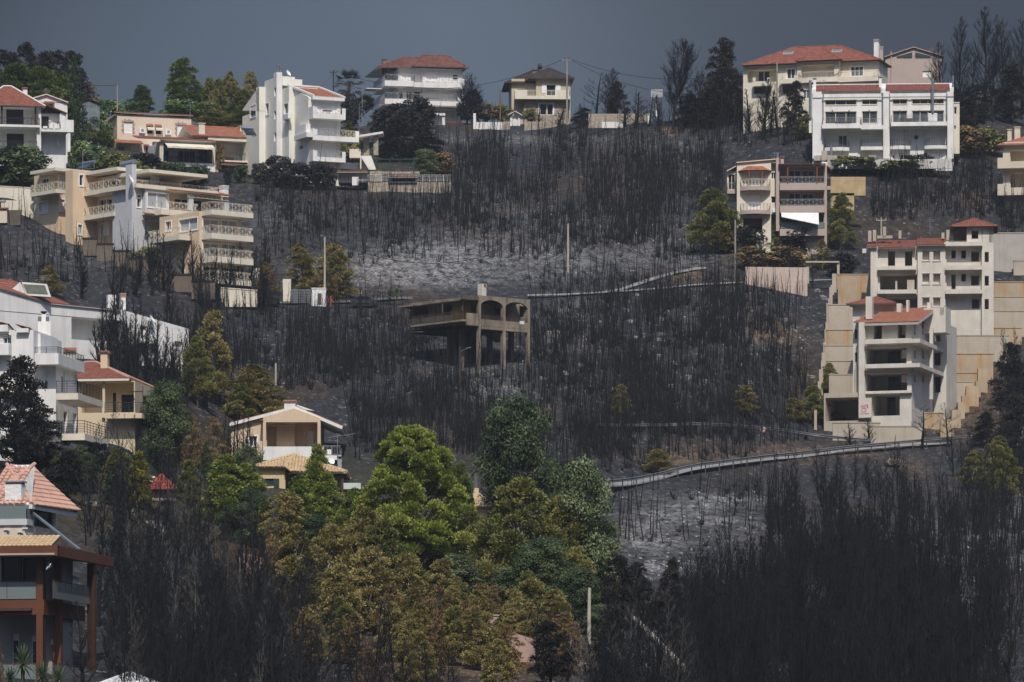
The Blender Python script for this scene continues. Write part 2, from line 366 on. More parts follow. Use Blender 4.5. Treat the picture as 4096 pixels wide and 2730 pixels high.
class Panel:
 def __init__(s,fac,a,b,z0,z1): s.fac,s.a,s.b,s.z0,s.z1,s.holes = fac,a,b,z0,z1,[]
 def emit(s,mb):
  hs = [h for h in s.holes if h[0] < s.b and h[1] > s.a]; f = s.fac
  xs = sorted({s.a,s.b,*[min(max(q,s.a),s.b) for h in hs for q in h[:2]]}); zs = sorted({s.z0,s.z1,*[min(max(q,s.z0),s.z1) for h in hs for q in h[2:4]]})
  hole = lambda x,z: next((h for h in hs if h[0] < x < h[1] and h[2] < z < h[3]),None)
  for x0,x1 in zip(xs,xs[1:]):
   for z0,z1 in zip(zs,zs[1:]):
    if x1 - x0 < 1e-4 or z1 - z0 < 1e-4 or hole((x0 + x1) / 2,(z0 + z1) / 2): continue
    mb.face([f.pt(x0,0,z0),f.pt(x1,0,z0),f.pt(x1,0,z1),f.pt(x0,0,z1)])
  for a,b,z0,z1,r in hs:
   if r <= 0: continue
   a,b,z0,z1 = max(a,s.a),min(b,s.b),max(z0,s.z0),min(z1,s.z1)
   for (p,q) in (((a,z0),(a,z1)),((a,z1),(b,z1)),((b,z1),(b,z0)),((b,z0),(a,z0))):
    mb.face([f.pt(p[0],0,p[1]),f.pt(q[0],0,q[1]),f.pt(q[0],-r,q[1]),f.pt(p[0],-r,p[1])])
def fbox(mb,f,a,b,d0,d1,z0,z1):
 mb.prism([f.pt(a,d1,z0),f.pt(b,d1,z0),f.pt(b,d0,z0),f.pt(a,d0,z0)],[f.pt(a,d1,z1),f.pt(b,d1,z1),f.pt(b,d0,z1),f.pt(a,d0,z1)])
class House:
 def __init__(s,name,label,cat,u,v,D,wall=WHITE,reg=NAT,group=None):
  s.base = at(u,v,D); s.root = thing(name,label,cat,s.base,group); s.wall = wall; s.reg = reg; s.blocks = []; s.D = D
 def part(s,mb,name,m,parent=None,kind=None,label=None,smooth=False):
  o = mb.build(name,m,parent or s.root,smooth=smooth)
  if kind: o['kind'] = kind
  if label: o['label'] = label
  return o
 def fac(s,x,y,yaw=0.,D=None,reg=None):
  u,v = (reg or s.reg)(x,y); return Fac(at(u,v,D or s.D),rad(yaw))
 # ---- masses
 def block(s,x0,x1,yt,yb,yaw=0.,D=None,depth=8.,wall=None,sink=5,ref='l',fac=None,off=0.,top=True,reg=None,side_x=None,name='wall'):
  """a walled mass whose front runs from pixel x0 to x1; its height is read at the ref edge"""
  reg = reg or s.reg; xr = {'l': x0,'r': x1,'c': (x0 + x1) / 2}[ref]; u,v = reg(xr,yb)
  f = Fac(fac.P0 - fac.n * off,fac.yaw) if fac else Fac(at(u,v,D or s.D),rad(yaw))
  a,_ = f.hit(*reg(x0,yb)); b,_ = f.hit(*reg(x1,yb)); _,zt = f.hit(*reg(xr,yt)); _,zb = f.hit(*reg(xr,yb)); zb -= sink
  B = Block(); B.H = s; B.mat = wall or s.wall; B.a,B.b,B.z0,B.z1 = a,b,zb,zt; B.f = f; B.name = name
  R = Fac(f.pt(b,0,0),f.yaw + math.pi / 2)
  if side_x is not None:
   sx = side_x
   if sx > max(x0,x1): depth = R.hit(*reg(sx,(yt + yb) / 2))[0]
   else:
    Lf = Fac(f.pt(a,0,0),f.yaw - math.pi / 2); depth = -Lf.hit(*reg(sx,(yt + yb) / 2))[0]
  B.depth = depth
  Lf = Fac(f.pt(a,-depth,0),f.yaw - math.pi / 2)
  B.front = Panel(f,a,b,zb,zt); B.right = Panel(R,0,depth,zb,zt); B.left = Panel(Lf,0,depth,zb,zt)
  B.panels = [B.front,B.right,B.left]; B.extra = MB(); B.top = top; s.blocks.append(B); return B
 def finish(s):
  for B in s.blocks:
   m = MB()
   for p in B.panels: p.emit(m)
   f = B.f; a,b,d,z0,z1 = B.a,B.b,-B.depth,B.z0,B.z1
   m.face([f.pt(b,d,z0),f.pt(a,d,z0),f.pt(a,d,z1),f.pt(b,d,z1)])
   if B.top: m.face([f.pt(a,0,z1),f.pt(b,0,z1),f.pt(b,d,z1),f.pt(a,d,z1)])
   m.face([f.pt(a,0,z0),f.pt(a,d,z0),f.pt(b,d,z0),f.pt(b,0,z0)])
   k = len(m.v); m.v += B.extra.v; m.f += [tuple(i + k for i in q) for q in B.extra.f]
   s.part(m,B.name,B.mat)
  s.blocks = []; return s
 # ---- pieces placed from picture coordinates on a facade
 def box(s,f,x0,y0,x1,y1,name='ledge',m=None,out=.1,back=-.1,parent=None,reg=None,at_=None,label=None):
  a,b,z0,z1 = f.rect(reg or s.reg,x0,y0,x1,y1,out if at_ is None else at_); mb = MB(); fbox(mb,f,a,b,out,back,z0,z1)
  return s.part(mb,name,m or s.wall,parent,label=label)
 def poly(s,f,pts,name='gable',m=None,out=0.,back=-.3,reg=None,parent=None,at_=None):
  q = [f.hit(*(reg or s.reg)(x,y),out if at_ is None else at_) for x,y in pts]; mb = MB()
  mb.prism([f.pt(a,back,z) for a,z in q],[f.pt(a,out,z) for a,z in q]); return s.part(mb,name,m or s.wall,parent)
 def win(s,pan,x0,y0,x1,y1,kind='glass',n=2,fr=FRAMEW,pane=GLASS,trim=None,tw=.14,reg=None,deep=.2,name=None,sill=False,rows=1,shut=None,rect=None,drop=.4,fw=.07):
  """a window or door set in its opening: frame > pane, roller shutter, sill"""
  f = pan.fac; a,b,z0,z1 = rect or f.rect(reg or s.reg,x0,y0,x1,y1); pan.holes.append((a,b,z0,z1,deep + .05)); w = fw
  mb = MB(); d = -deep
  fbox(mb,f,a,a + w,d + .07,d - .03,z0,z1); fbox(mb,f,b - w,b,d + .07,d - .03,z0,z1)
  fbox(mb,f,a + w,b - w,d + .07,d - .03,z0,z0 + w); fbox(mb,f,a + w,b - w,d + .07,d - .03,z1 - w,z1)
  for i in range(1,n):
   c = a + (b - a) * i / n; fbox(mb,f,c - w * .6,c + w * .6,d + .06,d - .02,z0 + w,z1 - w)
  for j in range(1,rows):
   c = z0 + (z1 - z0) * j / rows; fbox(mb,f,a + w,b - w,d + .05,d - .015,c - .025,c + .025)
  if trim:
   t2 = MB(); fbox(t2,f,a - tw,a,.05,-.02,z0 - (0 if (z1 - z0) > 1.9 else tw),z1 + tw); fbox(t2,f,b,b + tw,.05,-.02,z0 - (0 if (z1 - z0) > 1.9 else tw),z1 + tw); fbox(t2,f,a,b,.048,-.02,z1,z1 + tw)
   if (z1 - z0) <= 1.9: fbox(t2,f,a,b,.08,-.02,z0 - tw,z0)
  o = s.part(mb,name or ('door' if z1 - z0 > 1.95 else 'window'),fr)
  if trim: s.part(t2,'surround',trim,o)
  if kind in ('glass','half'):
   p = MB()
   for i in range(n):
    c0 = a + (b - a) * i / n; c1 = a + (b - a) * (i + 1) / n
    q = MB(); fbox(q,f,c0 + .02,c1 - .02,d - .01 - .01 * (i % 2),d - .03 - .01 * (i % 2),z0 + .02,z1 - .02); s.part(q,'pane',pane,o)
  if kind in ('shutter','half'):
   zb = z0 if kind == 'shutter' else z1 - (z1 - z0) * drop; k = max(3,int((z1 - zb) / .11)); prof = []
   for i in range(k):
    y0_ = z1 - (z1 - zb) * i / k; y1_ = z1 - (z1 - zb) * (i + 1) / k; prof += [(d + .03,y0_),(d + .05,y0_ - (y0_ - y1_) * .3),(d + .05,y1_ + (y0_ - y1_) * .2),(d + .03,y1_)]
   prof = [(d - .005,z1)] + prof + [(d - .005,zb)]; q = MB(); q.prism([f.pt(a + w * .5,y,z) for y,z in prof],[f.pt(b - w * .5,y,z) for y,z in prof]); s.part(q,'shutter',shut or SHUT,o)
  if sill:
   q = MB(); fbox(q,f,a - .1,b + .1,.1,-.05,z0 - .06 - (tw if trim else 0),z0 - (tw if trim else 0) - .002); s.part(q,'sill',MARBLE,o)
  return o
 def niche(s,B,pan,x0,y0,x1,y1,depth=1.5,reg=None,rect=None):
  """an open recess; returns the panel at its back"""
  f = pan.fac; a,b,z0,z1 = rect or f.rect(reg or s.reg,x0,y0,x1,y1); pan.holes.append((a,b,z0,z1,depth))
  p = Panel(f.back(depth),a,b,z0,z1); B.panels.append(p); return p
 def balcony(s,f,x0,x1,yt,yb,out=1.4,rail='cross',railh=.95,m=None,rm=IRONC,reg=None,left=True,right=True,round_=0.,base=0.,parapet=None,name='balcony',rect=None,solid=None,start=0.0):
  """slab whose front edge is seen from (x0, yt) to (x1, yb); railing on its free sides"""
  a,b,z0,z1 = rect or f.rect(reg or s.reg,x0,yt,x1,yb,out + base); m = m or s.wall; d0 = base
  if round_:
   n = 9; line = [(a + (b - a) * i / n,d0 + out - round_ * (2 * i / n - 1) ** 2) for i in range(n + 1)]
  else: line = [(a,d0 + out),(b,d0 + out)]
  poly = [(a,d0 - .05)] + line + [(b,d0 - .05)]
  mb = MB(); mb.prism([f.pt(x,d,z0) for x,d in poly],[f.pt(x,d,z1) for x,d in poly]); o = s.part(mb,name,m)
  pl = ([(a + .06,d0 + start)] if left else []) + [(x + (.06 if i == 0 else -.06 if i == len(line) - 1 else 0),d - .06) for i,(x,d) in enumerate(line)] + ([(b - .06,d0 + start)] if right else [])
  if solid:      # masonry parapet lengths on top of the slab: fractions of the front edge
   for (q0,q1,hh) in solid:
    mb = MB(); c0 = a + (b - a) * q0; c1 = a + (b - a) * q1; fbox(mb,f,c0,c1,d0 + out,d0 + out - .18,z1,z1 + hh); s.part(mb,'parapet',m,o)
  if rail: s.railing([f.pt(x,d,z1 + .01) for x,d in pl],rail,railh,rm,o)
  return o
 def railing(s,P,style='cross',h=.95,m=IRONC,parent=None,name='railing'):
  mb = MB(); gl = MB(); r = .045
  for p,q in zip(P,P[1:]):
   L_ = (q - p).length
   if L_ < .15: continue
   up = Vector((0,0,1)); mb.bar(p + up * h,q + up * h,r * 1.3,r); nseg = max(1,round(L_ / (1.0 if style != 'glass' else 1.6)))
   if style in ('cross','bars'): mb.bar(p + up * .1,q + up * .1,r,r); mb.bar(p + up * (h - .12),q + up * (h - .12),r * .8,r * .8)
   for i in range(nseg + 1):
    c = p.lerp(q,i / nseg); mb.bar(c,c + up * h,r,r,Vector((1,0,0)))
   if style == 'cross':
    for i in range(nseg):
     c0 = p.lerp(q,i / nseg); c1 = p.lerp(q,(i + 1) / nseg); cm = (c0 + c1) / 2; w = r * .62
     mb.bar(c0 + up * .1,c1 + up * (h - .12),w,w); mb.bar(c0 + up * (h - .12),c1 + up * .1,w,w)
     mb.bar(cm + up * .1,cm + up * (h - .12),w,w,Vector((1,0,0)))
   elif style == 'bars':
    k = max(1,int(L_ / .16))
    for i in range(k): c = p.lerp(q,(i + .5) / k); mb.bar(c + up * .1,c + up * (h - .1),.024,.024,Vector((1,0,0)))
   elif style == 'hbars':
    for j in range(1,5): mb.bar(p + up * h * j / 5.2,q + up * h * j / 5.2,.03,.03)
   elif style == 'glass':
    d = (q - p).normalized(); nrm = d.cross(up) * .012; a,b = p + d * .05,q - d * .05
    gl.prism([a - nrm + up * .06,b - nrm + up * .06,b - nrm + up * (h - .06),a - nrm + up * (h - .06)],[a + nrm + up * .06,b + nrm + up * .06,b + nrm + up * (h - .06),a + nrm + up * (h - .06)])
  o = s.part(mb,name,m,parent)
  if style == 'glass' and gl.v: s.part(gl,'glass_sheet',M_RAILGLASS,parent)
  return o
 # ---- roofs
 def slope(s,mb,under,poly,down,w=.26,th=.1,amp=.06):
  """roof plane: a slab below, half-round tile courses above"""
  P = [Vector(p) for p in poly]; nrm = Vector((0,0,0))
  for i in range(1,len(P) - 1): nrm += (P[i] - P[0]).cross(P[i + 1] - P[0])
  nrm.normalize()
  if nrm.z < 0: nrm = -nrm
  dn = (Vector(down) - nrm * Vector(down).dot(nrm)).normalized(); ac = nrm.cross(dn)
  if under is not None: under.prism([p - nrm * th for p in P],P)
  uv = [((p - P[0]).dot(ac),(p - P[0]).dot(dn)) for p in P]; lo = min(u for u,_ in uv); hi = max(u for u,_ in uv); k = max(1,round((hi - lo) / w)); w = (hi - lo) / k
  def span(x):
   ys = []
   for (a,b),(c,d) in zip(uv,uv[1:] + uv[:1]):
    if (a - x) * (c - x) <= 0 and abs(a - c) > 1e-9: ys.append(b + (d - b) * (x - a) / (c - a))
   return (min(ys),max(ys)) if len(ys) >= 2 else None
  for i in range(k):
   x = lo + (i + .5) * w; q = span(x)
   if not q or q[1] - q[0] < .05: continue
   y0,y1 = q; nr = max(1,round((y1 - y0) / .42)); prof = [(-.5 * w,0.004),(-.27 * w,amp * .8),(0,amp),(.27 * w,amp * .8),(.5 * w,0.004)]
   for r in range(nr):
    ya = y0 + (y1 - y0) * r / nr; yb = y0 + (y1 - y0) * (r + 1) / nr + (.04 if r == nr - 1 else .0); base = len(mb.v)
    for yy,lift in ((ya,0),(yb,.025)):
     for px,h in prof: mb.v.append(P[0] + ac * (x + px) + dn * yy + nrm * (h + lift))
    for j in range(4): mb.f.append((base + j,base + j + 1,base + 6 + j,base + 5 + j))
    mb.f.append((base + 5,base + 6,base + 7,base + 8,base + 9))
 def roof(s,f,a,b,df,db,z,h,kind='hip',tm=TILE,um=None,over=0.,inset=None,caps=True,name='roof',ridge_m=None,w=.26,tiles=True):
  """a..b along the facade, df front edge, db back edge (outward positive), z eave height, h rise"""
  a -= over; b += over; c = (df + db) / 2; pt = f.pt; S = []; lines = []
  F0,F1,B0,B1 = pt(a,df,z),pt(b,df,z),pt(a,db,z),pt(b,db,z); front = -f.n; right = f.t
  if kind == 'hip':
   i = inset if inset is not None else min((df - db) / 2,(b - a) / 2 - .01)
   if b - a >= df - db or inset is not None: r0,r1 = pt(a + i,c,z + h),pt(b - i,c,z + h)
   else: m_ = (a + b) / 2; q = (b - a) / 2; r0 = pt(m_,df - q,z + h); r1 = pt(m_,db + q,z + h)
   if b - a >= df - db or inset is not None: S = [([F0,F1,r1,r0],front),([F1,B1,r1],right),([B1,B0,r0,r1],-front),([B0,F0,r0],-right)]; lines = [(F0,r0),(F1,r1),(B0,r0),(B1,r1),(r0,r1)]
   else: S = [([F0,F1,r0],front),([F1,B1,r1,r0],right),([B1,B0,r1],-front),([B0,F0,r0,r1],-right)]; lines = [(F0,r0),(F1,r0),(B0,r1),(B1,r1),(r0,r1)]
  elif kind == 'gable_s': r0,r1 = pt(a,c,z + h),pt(b,c,z + h); S = [([F0,F1,r1,r0],front),([B1,B0,r0,r1],-front)]; lines = [(r0,r1)]
  elif kind == 'gable_d': r0,r1 = pt((a + b) / 2,df,z + h),pt((a + b) / 2,db,z + h); S = [([F0,r0,r1,B0],-right),([r0,F1,B1,r1],right)]; lines = [(r0,r1)]
  elif kind == 'shed_b': S = [([F0,F1,pt(b,db,z + h),pt(a,db,z + h)],front)]
  elif kind == 'shed_f': S = [([pt(a,df,z + h),pt(b,df,z + h),B1,B0],-front)]
  elif kind == 'shed_l': S = [([F0,pt(b,df,z + h),pt(b,db,z + h),B0],-right)]
  elif kind == 'shed_r': S = [([pt(a,df,z + h),F1,B1,pt(a,db,z + h)],right)]
  un = MB(); ti = MB()
  for poly,dn in S: s.slope(ti,un,poly,dn,w)
  o = s.part(un,name,um or s.wall)
  if tiles: s.part(ti,'tile',tm,o,kind='stuff')
  if caps:
   cp = MB()
   for p,q in lines: cp.tube([p + Vector((0,0,.05)),q + Vector((0,0,.05))],.12,6)
   if cp.v: s.part(cp,'ridge_cap',ridge_m or tm,o,kind='stuff')
  return o
 def chimney(s,f,x0,y0,x1,y1,m=None,d=-1.,th=.8,cap='flue',reg=None,capm=None,name='chimney'):
  a,b,z0,z1 = f.rect(reg or s.reg,x0,y0,x1,y1,d); mb = MB(); fbox(mb,f,a,b,d,d - th,z0 - .8,z1); o = s.part(mb,name,m or s.wall)
  c = (a + b) / 2; q = MB(); w = (b - a) / 2
  if cap == 'flue': q.tube([f.pt(c,d - th / 2,z1),f.pt(c,d - th / 2,z1 + .35)],.14,8); q.tube([f.pt(c,d - th / 2,z1 + .38),f.pt(c,d - th / 2,z1 + .48)],.2,8); s.part(q,'flue',STEEL,o)
  elif cap == 'tile':
   fbox(q,f,a + .05,b - .05,d - .05,d - th + .05,z1,z1 + .14); s.part(q,'vent',DARKIN,o); q = MB(); un = MB(); e = .1
   s.slope(q,un,[f.pt(a - e,d + e,z1 + .14),f.pt(b + e,d + e,z1 + .14),f.pt(b + e,d - th / 2,z1 + .34),f.pt(a - e,d - th / 2,z1 + .34)],-f.n,.2); s.slope(q,un,[f.pt(b + e,d - th - e,z1 + .14),f.pt(a - e,d - th - e,z1 + .14),f.pt(a - e,d - th / 2,z1 + .34),f.pt(b + e,d - th / 2,z1 + .34)],f.n,.2)
   s.part(q,'cap',capm or TILEO,o); s.part(un,'cap_slab',m or s.wall,o)
  elif cap == 'slab':
   fbox(q,f,a + .04,b - .04,d - .04,d - th + .04,z1,z1 + .16); fbox(q,f,a - .08,b + .08,d + .08,d - th - .08,z1 + .16,z1 + .26); s.part(q,'cap',capm or m or s.wall,o)
  elif cap == 'bands':
   for i in range(3): fbox(q,f,a - .05,b + .05,d + .05,d - th - .05,z1 + .04 + i * .16,z1 + .13 + i * .16)
   fbox(q,f,a + .06,b - .06,d - .06,d - th + .06,z1,z1 + .45); s.part(q,'cap',capm or CONCG,o)
  return o
 def pipe(s,pts,r=.06,m=STEEL,name='pipe',parent=None): mb = MB(); mb.tube(pts,r,7); return s.part(mb,name,m,parent)
 def solar(s,f,x0,y0,x1,y1,d=-3.,reg=None):
  """roof solar heater: tilted panel and tank"""
  a,b,z0,z1 = f.rect(reg or s.reg,x0,y0,x1,y1,d); mb = MB(); hh = z1 - z0
  mb.prism([f.pt(a,d,z0),f.pt(b,d,z0),f.pt(b,d - hh,z0 + hh * .75),f.pt(a,d - hh,z0 + hh * .75)],[f.pt(a,d + .05,z0 + .08),f.pt(b,d + .05,z0 + .08),f.pt(b,d - hh + .05,z0 + hh * .75 + .08),f.pt(a,d - hh + .05,z0 + hh * .75 + .08)])
  o = s.part(mb,'solar_panel',GLASSK); q = MB(); q.tube([f.pt(a - .1,d - hh * 1.05,z1 - hh * .18),f.pt(b + .1,d - hh * 1.05,z1 - hh * .18)],hh * .2,12); s.part(q,'tank',STEEL,o,smooth=False)
  q = MB(); 
  for x in (a,b): q.bar(f.pt(x,d - hh,z0),f.pt(x,d - hh,z1 - hh * .2),.05); q.bar(f.pt(x,d,z0),f.pt(x,d - hh,z0),.05)
  s.part(q,'stand',STEEL,o); return o
 def aerial(s,f,x,y0,y1,d=-1.,reg=None,w=.6):
  reg = reg or s.reg; a,z1 = f.hit(*reg(x,y0),d); _,z0 = f.hit(*reg(x,y1),d); mb = MB(); p,q = f.pt(a,d,z0),f.pt(a,d,z1); mb.bar(p,q,.05,.05,Vector((1,0,0)))
  for i in range(3): c = q - Vector((0,0,.12 + .2 * i)); mb.bar(c - f.t * w * (.5 + .2 * i),c + f.t * w * (.5 + .2 * i),.035)
  mb.bar(q - Vector((0,0,.05)) - f.n * .5,q - Vector((0,0,.05)) + f.n * .5,.035); return s.part(mb,'aerial',STEEL)
 def dish(s,f,x,y,d=-.5,r=.4,reg=None):
  a,z = f.hit(*(reg or s.reg)(x,y),d); c = f.pt(a,d,z); ax = (-f.n * .7 + f.t * .5 + Vector((0,0,.5))).normalized(); u = ax.cross(Vector((0,0,1))).normalized(); w = u.cross(ax); mb = MB(); rings = []
  for rr,off in ((.02,0),(.6,.06),(1,.17)): rings.append([c + (u * math.cos(t) + w * math.sin(t)) * r * rr + ax * off * r * 2 for t in [i * math.pi / 6 for i in range(12)]])
  for r0,r1 in zip(rings,rings[1:]):
   for i in range(12): mb.face([r0[i],r0[(i + 1) % 12],r1[(i + 1) % 12],r1[i]])
  mb.bar(c,c - Vector((0,0,.6)) - ax * .1,.05); return s.part(mb,'dish',PLASTICW)
 def awning(s,f,x0,y0,x1,y1,out=1.6,m=None,reg=None,val=.25):
  """sloping cloth with a scalloped edge"""
  a,b,z0,z1 = f.rect(reg or s.reg,x0,y0,x1,y1,0); mb = MB(); n = 8
  for i in range(n):
   c0 = a + (b - a) * i / n; c1 = a + (b - a) * (i + 1) / n; g = .02 * (i % 2)
   mb.prism([f.pt(c0,0,z1),f.pt(c1,0,z1),f.pt(c1,out,z0 + val + g),f.pt(c0,out,z0 + val + g)],[f.pt(c0,.01,z1 + .03),f.pt(c1,.01,z1 + .03),f.pt(c1,out,z0 + val + .03 + g),f.pt(c0,out,z0 + val + .03 + g)])
   mb.prism([f.pt(c0,out,z0 + .04),f.pt((c0 + c1) / 2,out,z0),f.pt(c1,out,z0 + .04),f.pt(c1,out,z0 + val),f.pt(c0,out,z0 + val)],[f.pt(c0,out + .02,z0 + .04),f.pt((c0 + c1) / 2,out + .02,z0),f.pt(c1,out + .02,z0 + .04),f.pt(c1,out + .02,z0 + val),f.pt(c0,out + .02,z0 + val)])
  return s.part(mb,'awning',m or CREAM)
 def plant_pot(s,p,h=.5): pass
class Block: pass
M_RAILGLASS = glass_mat('balcony_glass',(.16,.19,.19),.08)
# ------------------------------------------------------------------ houses, upper left
def villa_hilltop():
 H = House('hilltop_villa','white villa with red hipped roof and dark shutters at the left edge of the hilltop','house',60,620,690,WHITE,R1)
 f = H.fac(430,1130,10); B = H.block(-260,430,690,1130,fac=f,depth=9)
 nb = H.niche(B,B.front,-240,705,404,884,1.9); H.win(nb,65,728,245,882,'shutter',1,WOODD,shut=SHUTB); H.win(nb,-200,728,-60,882,'shutter',1,WOODD,shut=SHUTB)
 n2 = H.niche(B,B.front,-240,915,385,1132,2.0); H.win(n2,70,980,250,1130,'shutter',1,WOODD,shut=SHUTB)
 H.balcony(f,-250,418,885,908,.7,'cross',rm=IRON); H.railing([f.pt(*q) for q in ((f.hit(*R1(-240,1130))[0],.1,f.hit(*R1(0,1130))[1]),(f.hit(*R1(385,1130))[0],.1,f.hit(*R1(385,1130))[1]))],'cross',.9,IRON)
 for x in (20,372): H.box(f,x - 9,695,x + 9,884,'post',WOODD,.02,-.2)
 a,b,z0,z1 = f.rect(R1,-260,560,430,690,.5)
 H.roof(f,a,b + .6,.7,-9.6,z0,3.3,'hip',TILE,inset=4.2,ridge_m=MARBLE)
 H.chimney(f,240,520,286,580,WHITE,-3.5,.8,'tile',capm=TILE)
 # right wing, set back, with terrace
 g = Fac(f.pt(f.hit(*R1(430,900))[0],-1.2,0),f.yaw); C = H.block(430,690,775,1130,fac=g,depth=7,ref='r')
 H.win(C.front,436,800,510,928,'shutter',1,WOODD,shut=SHUTB); H.box(g,625,765,686,880,'pier',WHITE,1.0,.05)
 H.balcony(g,432,770,932,962,2.2,'cross',rm=IRON,left=False,right=False,solid=[(.60,1.,1.25)])
 H.box(g,705,962,735,1170,'column',WHITE,2.1,1.8); H.box(g,602,962,616,1100,'column',WHITE,.8,.6)
 for x in (450,512,575): H.box(g,x,903,x + 45,926,'planter',PLASTICW,2.3,2.05)
 q = [g.hit(*R1(x,y),1.2) for x,y in ((432,655),(700,768))]; mb = MB(); un = MB()
 H.slope(mb,un,[g.pt(q[0][0],1.3,q[0][1]),g.pt(q[1][0],1.3,q[1][1]),g.pt(q[1][0],-7,q[1][1]),g.pt(q[0][0],-7,q[0][1])],f.t); r = H.part(un,'roof',WOODD); H.part(mb,'tile',TILE,r,'stuff')
 H.finish()
villa_hilltop()
def gable_house_behind():
 H = House('gabled_house','plain white gable end rising behind the hilltop villa beside the dark cypress','house',200,470,700,WHITE,R1)
 f = H.fac(520,780,12); B = H.block(345,705,655,900,fac=f,depth=8)
 H.poly(f,[(345,656),(345,612),(485,575),(705,650),(705,656)],'gable',WHITE,0,-8)
 p = [f.hit(*R1(x,y),.3) for x,y in ((335,612),(485,570),(715,655))]; mb = MB(); un = MB()
 for i,dn in ((0,-f.t),(1,f.t)):
  a,b = p[i],p[i + 1]; H.slope(mb,un,[f.pt(a[0],.35,a[1] + .05),f.pt(b[0],.35,b[1] + .05),f.pt(b[0],-8.3,b[1] + .05),f.pt(a[0],-8.3,a[1] + .05)],dn)
 r = H.part(un,'roof',WHITE); H.part(mb,'tile',TILE,r,'stuff')
 H.win(B.front,480,668,552,700,'glass',2,WOODD,GLASSK); a,b,z0,z1 = f.rect(R1,462,650,572,668,.5); H.roof(f,a,b,.6,0,z0,.35,'shed_b',TILE,caps=False,name='hood')
 H.aerial(f,483,505,572,-1); H.finish()
gable_house_behind()
def ivy_shed():
 H = House('garden_shed','weathered blue grey boarded shed half buried in ivy','shed',355,430,745,mat('blue_grey_boards',(.16,.19,.22),.8,.25,1.5),R1)
 f = H.fac(940,712,10); H.block(838,1042,690,760,fac=f,depth=5,sink=9)
 H.poly(f,[(838,691),(838,650),(930,624),(1042,672),(1042,691)],'gable',None,0,-5)
 p = [f.hit(*R1(x,y),.3) for x,y in ((830,648),(930,618),(1050,670))]; un = MB()
 for i in (0,1):
  a,b = p[i],p[i + 1]; un.prism([f.pt(a[0],.3,a[1]),f.pt(b[0],.3,b[1]),f.pt(b[0],-5.2,b[1]),f.pt(a[0],-5.2,a[1])],[f.pt(a[0],.3,a[1] + .1),f.pt(b[0],.3,b[1] + .1),f.pt(b[0],-5.2,b[1] + .1),f.pt(a[0],-5.2,a[1] + .1)])
 H.part(un,'roof',WOODD)
 for i in range(8): x = 842 + i * 25; H.box(f,x,652 if 1 < i < 6 else 668,x + 3,712,'batten',WOODD,.03,0)
 H.finish()
ivy_shed()
